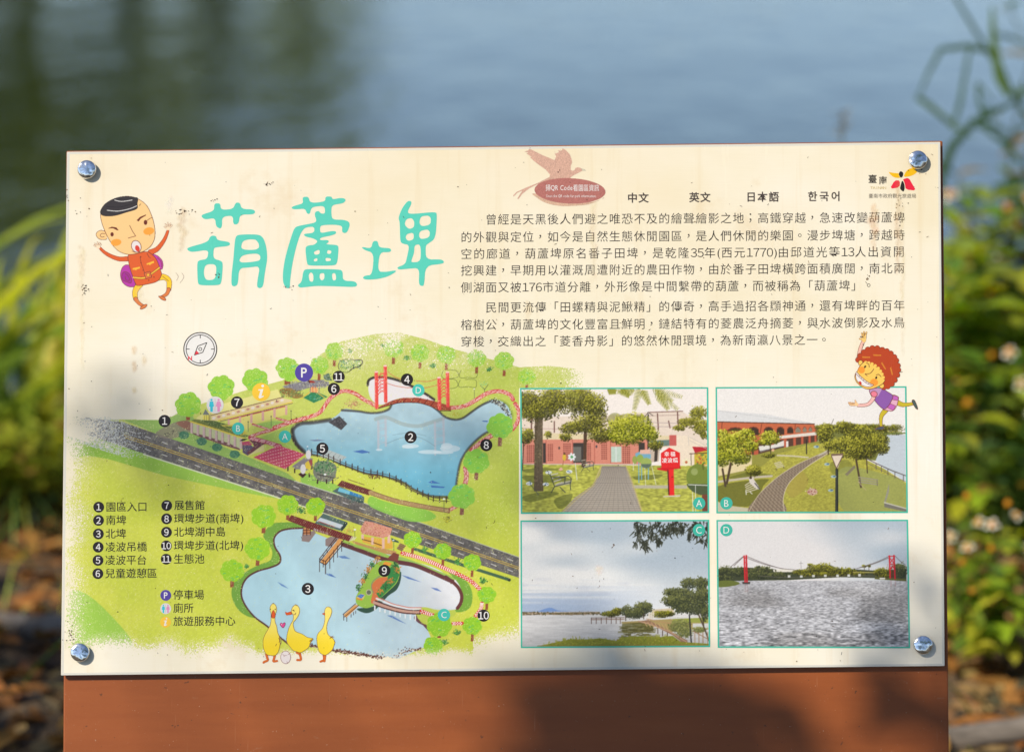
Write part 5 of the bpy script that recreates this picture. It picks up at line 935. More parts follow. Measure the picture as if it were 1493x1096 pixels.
def chaikin(p, n=2):
    for _ in range(n): p = [q for i in range(len(p)) for q in ((p[i][0] * .78 + p[(i + 1) % len(p)][0] * .22, p[i][1] * .78 + p[(i + 1) % len(p)][1] * .22), (p[i][0] * .22 + p[(i + 1) % len(p)][0] * .78, p[i][1] * .22 + p[(i + 1) % len(p)][1] * .78))]
    return p
SL = -.0053
S = Shapes(); pc = [(97.9, 221.9), (1370.7, 207.4), (1377.0, 970.0), (89.3, 983.8)]; pi = [(101.6, 225.0), (1367.6, 210.4), (1373.6, 966.8), (93.0, 980.4)]
for i in range(4): S.add([[pc[i], pc[(i + 1) % 4], pi[(i + 1) % 4], pi[i]]], (226, 222, 208))
S.build('cover_edge', 1, panel)
# the map and what is printed on it
mp = print_sheet('map_print', paint_map(), .75, 2, panel)
DK, WH, TEAL = (40, 33, 31), (240, 236, 230), (74, 196, 178)
S = Shapes()
def badge(S, x, y, r, txt, col, fg=WH, em=None, off=.012):
    S.disc(x, y, r, col); em = em or r * 1.62; w = sum(em * (.47 if txt == '11' else .556 if c in '0123456789' else .66) for c in txt); px = x - w / 2
    for c in txt: a = em * (.47 if txt == '11' else .556 if c in '0123456789' else .66); v, t = glyph(chr(ord(c) + 0xFEE0) if c.isdigit() else c, off); q = v.copy(); m = (v.min(0) + v.max(0)) / 2; n0 = len(S.v); S.v += [(px + a / 2 + (i - m[0]) * em * .92, y - (j - m[1]) * em, 1.0) for i, j in q]; S.c += [fg] * len(q); S.t += [tuple(int(i) + n0 for i in k) for k in t]; px += a
for t_, x, y in (('1', 240, 613.5), ('7', 345.5, 586.5), ('11', 493.8, 549.3), ('6', 486.7, 566.7), ('4', 593.4, 553.2), ('2', 598.7, 637), ('5', 470, 653.7), ('8', 709, 648.6), ('3', 448.8, 858), ('9', 560.4, 831.5), ('10', 705, 896.8)): S = Shapes(); badge(S, x, y, 8.9, t_, DK); S.build('number_badge', 5, panel)
for t_, x, y in (('A', 415.4, 636.3), ('B', 347.2, 624.5), ('D', 610, 568.8), ('C', 647.3, 895.8)): S = Shapes(); badge(S, x, y, 9.0, t_, TEAL, WH, 13.5, -.005); S.build('letter_badge', 5, panel)
S = Shapes(); badge(S, 443.2, 543, 13.2, 'P', (88, 72, 160), WH, 20); S.build('parking_badge', 5, panel)
def info(S, x, y, r):
    S.disc(x, y, r, (250, 202, 62)); k = r / 13.0
    S.disc(x + 2.2 * k, y - 8.6 * k, 1.9 * k, WH, 1); S.add([[(x - 4 * k, y - 3.6 * k), (x + 3.2 * k, y - 4.4 * k), (x + .2 * k, y + 6.2 * k), (x + 3.6 * k, y + 5.0 * k), (x + 3.2 * k, y + 7 * k), (x - 2 * k, y + 9.4 * k), (x - 3.8 * k, y + 7.6 * k), (x - 1.0 * k, y - 2.0 * k), (x - 4 * k, y - 2 * k)]], WH, 1)
def toilet(S, x, y, r):
    S.disc(x, y, r, (226, 222, 218)); k = r / 12.5
    for dx, col, wd in ((-5.2, (60, 196, 214), 0), (5.2, (226, 150, 190), 1)):
        S.disc(x + dx * k, y - 7.4 * k, 1.7 * k, col, 1, 14)
        S.add([[(x + (dx - 2.6) * k, y - 5.2 * k), (x + (dx + 2.6) * k, y - 5.2 * k), (x + (dx + (4.2 if wd else 3.6)) * k, y + 2.2 * k), (x + (dx + 2.0) * k, y + 2.6 * k), (x + (dx + 1.8) * k, y + 10 * k), (x + (dx - 1.8) * k, y + 10 * k), (x + (dx - 2.0) * k, y + 2.6 * k), (x + (dx - (4.2 if wd else 3.6)) * k, y + 2.2 * k)]], col, 1)
    S.seg(x, y - 9 * k, x, y + 9 * k, .7 * k, (200, 190, 190), 1)
S = Shapes(); info(S, 380.8, 571.3, 13.2); S.build('information_badge', 5, panel); S = Shapes(); toilet(S, 313.6, 590.2, 12.4); S.build('toilet_badge', 5, panel)
S = Shapes()
for k, (t_, y) in enumerate((('\u5712\u5340\u5165\u53e3', 738.9), ('\u5357\u57e4', 758.2), ('\u5317\u57e4', 778), ('\u51cc\u6ce2\u540a\u6a4b', 797.2), ('\u51cc\u6ce2\u5e73\u53f0', 816.5), ('\u5152\u7ae5\u904a\u61a9\u5340', 835.8))):
    x = 143.9 - .25 * k; badge(S, x, y, 7.9, str(k + 1), DK); write(S, t_, x + 10.2, y - .4, 15.3, DK, 0.004, SL)
for k, (t_, y) in enumerate((('\u5c55\u552e\u9928', 736.6), ('\u74b0\u57e4\u6b65\u9053(\u5357\u57e4)', 756), ('\u5317\u57e4\u6e56\u4e2d\u5cf6', 775.4), ('\u74b0\u57e4\u6b65\u9053(\u5317\u57e4)', 795.3), ('\u751f\u614b\u6c60', 814.7))):
    x = 243.1 - .2 * k; badge(S, x, y, 7.9, str(k + 7), DK); write(S, t_, x + 10.6, y - .4, 15.2, DK, 0.004, SL)
badge(S, 241.7, 867.4, 7.9, 'P', (88, 72, 160)); toilet(S, 241.6, 886.8, 7.9); info(S, 241.4, 906.4, 7.9)
for t_, y in (('\u505c\u8eca\u5834', 866.6), ('\u5ec1\u6240', 885.8), ('\u65c5\u904a\u670d\u52d9\u4e2d\u5fc3', 905)): write(S, t_, 252.3, y, 15.2, DK, 0.004, SL)
S.build('legend_lettering', 5, panel)
# the story of the lake
S = Shapes(); INK = (44, 37, 34)
rows = ['\u3000\u3000曾經是天黑後人們避之唯恐不及的繪聲繪影之地；高鐵穿越，急速改變葫蘆埤', '的外觀與定位，如今是自然生態休閒園區，是人們休閒的樂園。漫步埤塘，跨越時', '空的廊道，葫蘆埤原名番子田埤，是乾隆35年(西元1770)由邱道光等13人出資開', '挖興建，早期用以灌溉周遭附近的農田作物，由於番子田埤橫跨面積廣闊，南北兩',
        '側湖面又被176市道分離，外形像是中間繫帶的葫蘆，而被稱為「葫蘆埤」。', '\u3000\u3000民間更流傳「田螺精與泥鰍精」的傳奇，高手過招各顯神通，還有埤畔的百年', '榕樹公，葫蘆埤的文化豐富且鮮明，鏈結特有的菱農泛舟摘菱，與水波倒影及水鳥', '穿梭，交織出之「菱香舟影」的悠然休閒環境，為新南瀛八景之一。']
for r, y in zip(rows, (320.2, 345.8, 370.2, 394.4, 419, 448.3, 473.4, 497.8)):
    half = sum(17.0 * ADV.get(c, .58) for c in r if not wide(c)); nw = sum(wide(c) for c in r); full = r not in (rows[4], rows[7])
    pit = (1320.5 - 671.5 - half) / nw if full else 18.0
    write(S, r, 671.5, y, 17.0, INK, -.003, SL, pitch=pit)
S.build('paragraph_lettering', 3, panel)
# title, brushed in three big characters
use(260, 270, 3.7325); S = Shapes(); TC = (94, 211, 187)
for q in (["130,160 195,140 195,100 228,98 232,135 298,130 312,95 335,95 345,130 410,132 420,148 405,160 335,160 328,212 298,215 298,165 238,172 238,225 228,238 205,225 200,178 145,188 125,172"],
          ["48,340 160,310 175,275 205,275 212,300 275,308 283,322 270,332 205,338 192,345 190,400 235,412 243,430 235,535 215,545 115,545 105,530 102,420 115,408 158,402 165,350 75,365 50,355", "145,440 160,430 195,430 208,445 203,500 190,515 155,517 142,500 138,470"],
          ["312,275 345,268 440,268 465,290 480,340 485,400 470,480 462,550 445,562 428,555 430,520 445,440 385,448 330,452 325,540 305,552 288,545 290,480 300,400 305,330", "350,305 380,295 420,295 438,318 440,340 420,352 360,352 340,340", "345,385 380,375 430,372 447,385 445,410 400,418 345,422 330,410"],
          ["615,120 640,110 680,100 675,65 708,62 718,98 800,90 800,62 835,62 838,78 880,70 905,72 912,85 895,100 835,108 832,150 838,188 900,188 930,200 933,220 920,255 905,262 890,255 893,222 850,215 775,218 770,240 775,262 830,250 858,250 858,265 830,275 790,282 770,290 772,300 815,298 820,310 800,322 865,325 873,340 865,430 840,438 710,438 700,428 690,340 705,328 740,325 760,305 735,290 690,280 680,265 740,260 740,225 690,230 665,262 640,340 620,430 608,520 607,560 590,562 570,535 568,480 580,400 605,310 630,235 650,222 745,205 752,190 742,165 745,145 765,140 775,155 800,155 795,112 735,118 722,130 715,158 700,155 690,128 640,132 620,130", "735,365 760,352 770,355 768,375 745,380", "812,352 835,358 828,375 808,372", "735,405 755,395 758,412 740,416", "800,395 830,398 830,412 802,415"],
          ["648,545 672,525 680,465 700,455 880,458 895,470 895,520 960,522 975,540 965,555 850,550 750,548 690,555 660,558", "708,490 720,472 735,485 735,525 715,525", "770,480 795,478 795,510 780,520 768,505", "835,480 855,478 860,515 840,520"],
          ["995,335 1050,345 1058,305 1085,302 1092,340 1150,342 1160,355 1150,365 1095,365 1085,470 1130,472 1180,463 1187,470 1140,498 1080,512 1020,515 1002,505 1015,492 1055,488 1065,370 1010,352"],
          ["1215,130 1245,88 1265,85 1270,100 1245,148 1265,158 1400,145 1408,160 1400,290 1360,318 1345,330 1348,405 1430,403 1447,415 1440,428 1345,438 1338,545 1325,550 1308,540 1312,450 1250,455 1200,460 1188,448 1235,430 1245,390 1258,325 1215,318 1207,300 1205,200 1197,180", "1240,185 1270,178 1285,200 1282,230 1255,240 1230,215", "1320,170 1360,165 1375,180 1372,215 1325,225 1310,205", "1245,265 1280,258 1282,295 1250,305 1235,285", "1315,250 1355,240 1370,255 1365,285 1320,295 1308,275", "1285,325 1318,322 1320,400 1305,418 1270,420 1268,410 1283,370"]):
    S.add([chaikin(P(a)) for a in q], TC)
S.build('title_lettering', 3, panel)
# photographs with their teal borders and letters
for nm, fn, quad, bx, by, ch in (('plaza', paint_photo_plaza, ((758.2, 565.4), (1032.6, 564.3), (1034, 747.4), (759.3, 748.8)), 1019.3, 733.5, 'A'), ('museum', paint_photo_museum, ((1043.2, 564.1), (1321.6, 562.9), (1323.7, 747.5), (1044.4, 748)), 1059, 733.4, 'B'),
                                 ('pier', paint_photo_pier, ((758.7, 758.2), (1034, 757.2), (1035.5, 942.7), (759.3, 944.2)), 1019, 772.4, 'C'), ('lake', paint_photo_lake, ((1044.5, 757.6), (1323.9, 757.1), (1327, 944.5), (1046.4, 943.8)), 1059, 772.4, 'D')):
    cx = sum(p[0] for p in quad) / 4; cy = sum(p[1] for p in quad) / 4
    inner = [(x + (2.2 if x < cx else -2.2), y + (2.2 if y < cy else -2.2)) for x, y in quad]; ins = [(x + (.9 if x < cx else -.9), y + (.9 if y < cy else -.9)) for x, y in quad]
    o = print_sheet('photograph_print', fn(), .75, 4, sign, ins); o.matrix_basis = FB
    tag(o, {'plaza': 'photograph of a paved path, trees and a red box on a post', 'museum': 'photograph of a long arched red building beside a curving path', 'pier': 'photograph of a lake under a cloudy sky with a boardwalk', 'lake': 'photograph of a rippled lake with two red bridge towers'}[nm])
    S = Shapes(); q = list(quad)
    for i in range(4): S.add([[q[i], q[(i + 1) % 4], inner[(i + 1) % 4], inner[i]]], (72, 190, 164))
    S.build('photograph_border', 6, o); S = Shapes(); badge(S, bx, by, 9.0, ch, (66, 182, 160), WH, 14.5, -.006); S.build('letter_badge', 7, o)
    if nm == 'plaza':
        S = Shapes()
        for ch_, x, y in (('幸', 972.1, 661.8), ('福', 981.0, 661.6), ('凌', 968.9, 670.9), ('波', 976.8, 670.7), ('橋', 984.8, 670.5)): write(S, ch_, x - 3.8, y, 7.6, (252, 236, 232), .012)
        S.build('red_box_lettering', 6, o)
# figures
for nm, fn, lay, lab in (('child_drawing', paint_boy, 3, 'drawing of a running child in orange with a purple pack'), ('child_drawing', paint_girl, 8, 'drawing of a leaping child with curly red hair'), ('duck_drawing', paint_duck_front, 6, 'drawing of a yellow duck facing out'), ('duck_drawing', paint_duck_side, 6, 'drawing of a yellow duck in profile'), ('duck_drawing', paint_duck_back, 6, 'drawing of a yellow duck looking away'), ('egg_drawing', paint_egg, 6, 'drawing of a cracked white egg'), ('heart_drawing', paint_heart, 6, 'drawing of a small pink heart'), ('bird_emblem', paint_bird, 3, 'pink bird flying over a dark pink oval')):
    o = print_sheet(nm, fn(), .5, lay, sign); o.matrix_basis = FB; tag(o, lab)
    if nm == 'bird_emblem':
        S = Shapes(); write(S, '掃QR Code看園區資訊', 795.3, 273.8, 10.3, WH, .0, .004, .74, pitch=7.7); write(S, 'Scan the QR code for park information.', 796, 285.8, 5.6, WH, -.004, .002, .735); S.build('caption_lettering', 4, o)
CC = (78, 68, 62)
for t_, x, y, p in (('中文', 914.5, 288.6, 16.2), ('英文', 1004.6, 287.8, 16.2), ('日本語', 1087.5, 287.2, 16.6), ('한국어', 1177.6, 286.4, 17.0)): S = Shapes(); write(S, t_, x, y, 15.2, CC, .022, SL, pitch=p); S.build('language_lettering', 3, panel)
# city emblem
use(1255, 240, 16.59); S = Shapes()
for a, col in (("670,180 700,188 800,205 920,212 918,250 940,300 965,322 860,325 780,300 710,240", (246, 190, 20)), ("1035,300 1060,230 1100,160 1160,110 1240,85 1370,165 1330,215 1260,262 1150,295", (246, 190, 20)), ("965,160 1010,180 1030,215 1020,275 985,325 945,300 918,240 930,190", (40, 36, 34)), ("995,385 1040,430 1060,510 1062,590 1035,662 985,630 945,580 970,480", (40, 36, 34)), ("820,382 948,388 940,555 700,590", (238, 40, 66)), ("1015,355 1160,318 1245,470 1340,632 1085,605 1070,480 1045,410", (238, 40, 66))): S.add([chaikin(P(a), 1)], col)
write(S, '臺', 1265.6, 261.0, 13.2, (40, 34, 30), .012); write(S, '南', 1281.0, 263.0, 12.6, (40, 34, 30), .014); write(S, 'TAINAN', 1268.8, 274, 5.6, (206, 178, 110), 0, 0, 1.18); write(S, '臺南市政府觀光旅遊局', 1266.3, 285.7, 6.9, (92, 80, 70), .0, 0, pitch=6.98); S.build('city_emblem', 3, panel)
# compass
S = Shapes(); cx, cy = 292, 508.8
S.disc(cx, cy, 24, (240, 236, 230)); S.ring(cx, cy, 24.0, 1.4, DK, 1); S.ring(cx, cy, 20.6, 1.1, DK, 1)
for a in range(4): c_, s_ = (1, 0, -1, 0)[a], (0, 1, 0, -1)[a]; S.seg(cx + c_ * 15.6, cy + s_ * 15.6, cx + c_ * 20.6, cy + s_ * 20.6, 1.1, DK, 1.5)
nd_ = [(301.6, 499.4), (295.6, 513.6), (283.4, 517.6), (288.4, 504.4)]
for i in range(4): S.seg(*nd_[i], *nd_[(i + 1) % 4], 1.1, DK, 2)
S.add([[(283.8, 517.2), (286.4, 511), (290.4, 515)]], (232, 66, 76), 2.5); S.ring(cx, cy, 2.2, .9, DK, 3); write(S, 'N', 274.6, 522.2, 8.6, (232, 66, 76), .03, dz=3); S.build('compass_drawing', 3, panel)
# ---------------------------------------------------------------- dirt on the face: specks, streaks of dried spray, bits of mud
S = Shapes(); R = random.Random(5)
def fleck(x, y, r, rgb, dz=0):
    n = 7; a0 = R.random() * 6; S.add([[(x + r * (.5 + .7 * R.random()) * math.cos(a0 + k * 6.283 / n), y + r * (.4 + .6 * R.random()) * math.sin(a0 + k * 6.283 / n)) for k in range(n)]], rgb, dz + R.random() * .8)
BR = [(70, 48, 28), (96, 66, 36), (52, 38, 26), (130, 96, 52)]
for i in range(300):
    x = 100 + 1268 * R.random(); y = 214 + 750 * R.random(); r = .55 + .75 * R.random() ** 3
    if R.random() < .3:
        a = R.random() * 3.1; L = 1.5 + 2.5 * R.random(); S.seg(x, y, x + L * math.cos(a), y + L * math.sin(a), .6, R.choice(BR), R.random())
    else: fleck(x, y, r, R.choice(BR))
for x, y, n, sx, sy in ((266, 309, 22, 6, 2), (123, 421, 22, 3, 4), (394, 267, 10, 4, 2), (102, 918, 12, 3, 6), (104, 930, 12, 5, 5), (1258, 492, 10, 2, 4), (1265, 405, 8, 2, 2), (320, 400, 7, 2, 2), (313, 293, 6, 3, 2), (106, 291, 6, 6, 6), (120, 310, 5, 8, 6), (1310, 320, 9, 5, 5), (894, 796, 7, 2, 2), (422, 418, 8, 6, 2), (178, 728, 6, 2, 3), (1312, 295, 8, 6, 4), (730, 500, 4, 3, 2), (1348, 250, 8, 7, 3)):
    for k in range(n): fleck(x + R.gauss(0, sx), y + R.gauss(0, sy), .5 + .9 * R.random(), R.choice(BR))
S.build('mud_specks', 10, panel)['kind'] = 'stuff'
def runs():
    c = Sheet(96, 215, 1376, 970, 1, 31); R = c.rng
    for x, y, w, h, col, al in ((266, 305, 9, 62, (208, 178, 132), .55), (1274, 300, 8, 66, (226, 176, 118), .6), (1308, 270, 6, 130, (206, 160, 96), .5), (1316, 300, 4, 220, (226, 196, 140), .4), (204, 420, 7, 20, (230, 214, 170), .5), (118, 360, 8, 62, (226, 206, 160), .5), (196, 506, 4, 10, (214, 170, 96), .6), (196, 528, 4, 14, (206, 156, 84), .7), (210, 520, 4, 14, (220, 184, 120), .5), (196, 566, 4, 7, (220, 190, 130), .6), (866, 300, 6, 110, (226, 204, 160), .4), (770, 440, 5, 30, (222, 192, 132), .4), (120, 430, 4, 110, (236, 214, 160), .4), (247, 288, 8, 24, (238, 232, 224), .7), (873, 826, 7, 12, (246, 226, 206), .9), (1270, 318, 7, 10, (206, 150, 90), .6)):
        m = 26
        for k in range(m):
            t = k / m; ww = w * (.35 + .65 * math.sin(math.pi * min(1, t * 1.15 + .1))) * (.7 + .6 * R.random()); c.ell(x + R.normal() * w * .25, y + t * h, ww / 2, max(h / m * 1.2, 1.6), tuple(v * (.95 + .1 * R.random()) for v in col), al)
    return c
def stain_sheet():
    c = runs(); col, a = c.down(1.0); h, w = a.shape; cm = np.where(a[..., None] > 0, col, 0); wm = (a > 0) * 1.0
    for _ in range(3):
        a, wm, cm = [sum(np.roll(np.roll(q, i, 0), j, 1) for i in (-1, 0, 1) for j in (-1, 0, 1)) / 9 for q in (a, wm, cm)]
    col = cm / np.maximum(wm, 1e-4)[..., None];
    X, Y = np.meshgrid(c.x0 + np.arange(w) + .5, c.y0 + np.arange(h) + .5); u, v = face_uv(X, Y)
    co = np.stack([u, v, np.full_like(u, 9.5 * LAY)], -1).reshape(-1, 3); k = a > .01; f = k[:-1, :-1] | k[1:, :-1] | k[:-1, 1:] | k[1:, 1:]
    idx = np.arange(h * w).reshape(h, w); q = np.stack([idx[1:, :-1][f], idx[1:, 1:][f], idx[:-1, 1:][f], idx[:-1, :-1][f]], -1); used = np.unique(q); re = np.zeros(h * w, np.int64); re[used] = np.arange(len(used))
    cc = col.reshape(-1, 3)[used]; cc[cc.sum(1) < .1] = (.85, .72, .5)
    me = mesh_np('dried_drip_stain', co[used], quads=re[q], col=lin(np.clip(cc, 0, 1) * 255))
    al = me.attributes.new('cover', 'FLOAT', 'POINT'); al.data.foreach_set('value', a.reshape(-1)[used].astype(np.float32) * .55)
    m, t, b = nodes('dried_drips'); at = nd(t, 'ShaderNodeAttribute', attribute_name='ink'); ac = nd(t, 'ShaderNodeAttribute', attribute_name='cover'); t.links.new(at.outputs['Color'], b.inputs['Base Color']); b.inputs['Roughness'].default_value = .7
    mt = nd(t, 'ShaderNodeMath', operation='MULTIPLY'); t.links.new(ac.outputs['Fac'], mt.inputs[0]); t.links.new(ramp(t, noise(t, 1, 4, .6, mapped(t, (500, 160, 1))), [(.3, (.35, .35, .35, 1)), (.65, (1, 1, 1, 1))]), mt.inputs[1]); t.links.new(mt.outputs[0], b.inputs['Alpha'])
    link('dried_drip_stain', me, panel, m)['kind'] = 'stuff'
stain_sheet()
bpy.data.objects.remove(_fo)
# ---------------------------------------------------------------- the shore
def at(x, y, Y):
    """the point at depth Y (metres from the viewer along the ground) that the photograph shows at x, y"""
    d = CAM_ROT @ Vector(((x - PW / 2) / FPX, -(y - PH / 2) / FPX, -1)); return CAM_POS + d * (Y / d.y)
def to_ground(x, y, z=0.0):
    d = CAM_ROT @ Vector(((x - PW / 2) / FPX, -(y - PH / 2) / FPX, -1)); return CAM_POS + d * ((z - CAM_POS.z) / d.z)
def height(x, y):
    b = 5.95 + .10 * math.sin(x * 2.1) + .06 * math.sin(x * 5.3 + 1)
    if y < b: s = 0
    elif y < b + .8: s = -.62 * (1 - math.cos(math.pi * (y - b) / .8)) / 2
    else: s = -.62
    if y > 7: s -= min(1.2, (y - 7) * .12)
    if y > 62: s = min(2.0, -1.8 + (y - 62) * .25)
    n = .018 * math.sin(x * 7 + y * 3) + .014 * math.sin(x * 13 - y * 11) + .03 * math.sin(y * 2.3 + x)
    return s + (n if 3.3 < y < 8 else n * .5)
ys = [-60, -30, -12, -6, -2, 0, 1.5] + [2.4 + .08 * k for k in range(66)] + [8, 9, 11, 14, 20, 30, 45, 60, 64, 70, 78, 90, 140, 260]
xs = [-200, -90, -40, -18, -9, -5] + [-3 + .08 * k for k in range(76)] + [5, 9, 18, 40, 90, 200]
co = np.array([[x, y, height(x, y)] for y in ys for x in xs]); n = len(xs); idx = np.arange(len(co)).reshape(len(ys), n)
quads = np.stack([idx[:-1, :-1], idx[:-1, 1:], idx[1:, 1:], idx[1:, :-1]], -1).reshape(-1, 4)
m, t, b = nodes('leafy_soil'); c = ramp(t, noise(t, 9, 8, .7), [(.3, (.06, .042, .024, 1)), (.5, (.13, .085, .045, 1)), (.62, (.21, .14, .075, 1)), (.8, (.32, .22, .12, 1))])
c = mixc(t, c, (.035, .06, .012, 1), ramp(t, noise(t, 2.6, 4), [(.5, (0, 0, 0, 1)), (.62, (.8, .8, .8, 1))])); t.links.new(c, b.inputs['Base Color']); b.inputs['Roughness'].default_value = .95; bump(t, noise(t, 30, 8, .7), .7, .03, b)
tag(link('ground', mesh_np('ground', co, quads=quads, smoothf=True), None, m), kind='structure')
m, t, b = nodes('lake_water'); b.inputs['Base Color'].default_value = (.028, .040, .012, 1); b.inputs['Roughness'].default_value = .03; b.inputs['IOR'].default_value = 1.40
w1 = noise(t, 1.0, 3, .55, mapped(t, (3.0, 1.3, 1))); w2 = noise(t, 1.0, 4, .6, mapped(t, (10, 6, 1))); ad = nd(t, 'ShaderNodeMath', operation='MULTIPLY_ADD'); t.links.new(w2, ad.inputs[0]); ad.inputs[1].default_value = .22; t.links.new(w1, ad.inputs[2]); bump(t, ad.outputs[0], .75, .024, b)
tag(link('water', mesh_np('water', np.array([[-200, 5.4, -.30], [200, 5.4, -.30], [200, 72, -.30], [-200, 72, -.30]]), quads=np.array([[0, 1, 2, 3]])), None, m), kind='structure')

# ---------------------------------------------------------------- plants
def mat_leaf(name, trans=.42, rough=.45):
    m, t, b = nodes(name); a = nd(t, 'ShaderNodeAttribute', attribute_name='ink'); g = noise(t, 60, 3)
    c = mixc(t, a.outputs['Color'], ramp(t, g, [(.3, (.72, .74, .7, 1)), (.7, (1.1, 1.1, 1.0, 1))]), 1.0, 'MULTIPLY'); t.links.new(c, b.inputs['Base Color']); b.inputs['Roughness'].default_value = rough; b.inputs['Specular IOR Level'].default_value = .35
    tr = nd(t, 'ShaderNodeBsdfTranslucent'); hs = nd(t, 'ShaderNodeHueSaturation'); hs.inputs['Saturation'].default_value = 1.1; hs.inputs['Value'].default_value = 1.5; t.links.new(c, hs.inputs['Color']); t.links.new(hs.outputs[0], tr.inputs[0])
    mx = nd(t, 'ShaderNodeMixShader'); mx.inputs[0].default_value = trans; t.links.new(b.outputs[0], mx.inputs[1]); t.links.new(tr.outputs[0], mx.inputs[2]); t.links.new(mx.outputs[0], t.nodes['Material Output'].inputs[0]); return m
M_LEAF, M_DRY = mat_leaf('green_leaf'), mat_leaf('dry_leaf', .25, .7)
m, t, b = nodes('bark'); t.links.new(ramp(t, noise(t, 1, 8, .7, mapped(t, (40, 40, 9))), [(.3, (.05, .036, .025, 1)), (.6, (.14, .11, .08, 1)), (.8, (.25, .21, .16, 1))]), b.inputs['Base Color']); b.inputs['Roughness'].default_value = .9; bump(t, noise(t, 1, 8, .7, mapped(t, (60, 60, 14))), .9, .02, b); M_BARK = m
class Tri:
    def __init__(s): s.v = []; s.q = []; s.t = []; s.c = []
    def quad(s, p, col): n = len(s.v); s.v += [tuple(q) for q in p]; s.c += [col] * 4; s.q.append((n, n + 1, n + 2, n + 3))
    def leaf(s, base, d, up, L, W, col, curl=.25):
        """a pointed oval leaf folded along its midrib"""
        d = d.normalized(); sd = d.cross(up); sd = sd.normalized() if sd.length > 1e-4 else Vector((1, 0, 0)); nn = sd.cross(d); n0 = len(s.v)
        prof = ((0, .08), (.28, .8), (.58, 1.0), (.85, .5), (1, .02))
        for t, w in prof:
            c = base + d * (L * t) - nn * (curl * L * t * t); s.v += [tuple(c - sd * (W * w / 2) + nn * (W * w * .16)), tuple(c), tuple(c + sd * (W * w / 2) + nn * (W * w * .16))]; s.c += [col] * 3
        for i in range(4):
            a = n0 + 3 * i; s.q += [(a, a + 1, a + 4, a + 3), (a + 1, a + 2, a + 5, a + 4)]
    def ribbon(s, pts, w0, col, side=None, w1=.0, col1=None):
        """a grass blade along a bent line"""
        n = len(pts); n0 = len(s.v); col1 = col1 or col
        for i, p in enumerate(pts):
            t = (pts[min(i + 1, n - 1)] - pts[max(i - 1, 0)]).normalized(); sd = side or t.cross(Vector((.2, 1, .1))); sd = (sd - t * sd.dot(t)).normalized(); f = i / (n - 1); w = (w0 * (1 - f ** 2.2) + w1 * f) * (min(1, .55 + f * 2)); nn = t.cross(sd)
            s.v += [tuple(p - sd * w / 2), tuple(p + nn * w * .14), tuple(p + sd * w / 2)]; s.c += [tuple(a * (1 - f) + b_ * f for a, b_ in zip(col, col1))] * 3
        for i in range(n - 1): a = n0 + 3 * i; s.q += [(a, a + 1, a + 4, a + 3), (a + 1, a + 2, a + 5, a + 4)]
    def tube(s, pts, r0, r1, col, k=6):
        n = len(pts); n0 = len(s.v)
        for i, p in enumerate(pts):
            t = (pts[min(i + 1, n - 1)] - pts[max(i - 1, 0)]).normalized(); a = t.orthogonal().normalized(); b_ = t.cross(a); r = r0 + (r1 - r0) * i / (n - 1)
            for j in range(k): s.v.append(tuple(p + (a * math.cos(6.2832 * j / k) + b_ * math.sin(6.2832 * j / k)) * r)); s.c.append(col)
        for i in range(n - 1):
            for j in range(k): a = n0 + i * k + j; b_ = n0 + i * k + (j + 1) % k; s.q.append((a, b_, b_ + k, a + k))
    def ball(s, c, rx, rz, ax, col, k=8):
        ax = ax.normalized(); a = ax.orthogonal().normalized(); b_ = ax.cross(a); n0 = len(s.v); lv = [(-.3, .7), (.1, 1), (.6, .8), (.95, .35)]
        for h, r in lv:
            for j in range(k): s.v.append(tuple(c + ax * (h * rz) + (a * math.cos(6.2832 * j / k) + b_ * math.sin(6.2832 * j / k)) * (rx * r))); s.c.append(col)
        for i in range(3):
            for j in range(k): p = n0 + i * k + j; q = n0 + i * k + (j + 1) % k; s.q.append((p, q, q + k, p + k))
        s.v.append(tuple(c + ax * rz * 1.02)); s.c.append(col); e = len(s.v) - 1
        for j in range(k): s.t.append((n0 + 3 * k + j, n0 + 3 * k + (j + 1) % k, e))
    def build(s, name, parent, mat, sm=True, org=Vector((0, 0, 0))):
        co = np.array(s.v) - np.array(org); return link(name, mesh_np(name, co, quads=np.array(s.q) if s.q else None, tris=np.array(s.t) if s.t else None, col=np.array(s.c)[:, :3], smoothf=sm), parent, mat)
def bend(a, b_, sag, n=7, R=None):
    d = b_ - a; L = d.length; k = Vector(((R.random() - .5) if R else 0, (R.random() - .5) * .4 if R else 0, sag)); return [a + d * (i / (n - 1)) + k * (L * math.sin(math.pi * i / (n - 1)) * .35) for i in range(n)]
YG = [(.42, .46, .03), (.32, .41, .028), (.20, .32, .026), (.52, .50, .05), (.15, .25, .03), (.36, .46, .07)]
DG = [(.075, .15, .03), (.10, .19, .035), (.13, .22, .04), (.06, .12, .045), (.17, .24, .04)]
def vary(R, c, s=.25): k = 1 + (R.random() - .5) * 2 * s; return tuple(max(0, v * k * (1 + (R.random() - .5) * .16)) for v in c)
def thing(name, loc, label, cat, group=None):
    o = link(name, None); o.location = loc; return tag(o, label, cat, group)
def copy_tree(o, loc, rz, sc, label=None, group=None):
    def rec(q, par):
        c = q.copy(); COL.objects.link(c); c.parent = par
        for ch in list(q.children): rec(ch, c)
        return c
    c = rec(o, None); c.location = loc; c.rotation_euler = (0, 0, rz); c.scale = (sc, sc, sc)
    if label: c['label'] = label
    if group: c['group'] = group
    return c
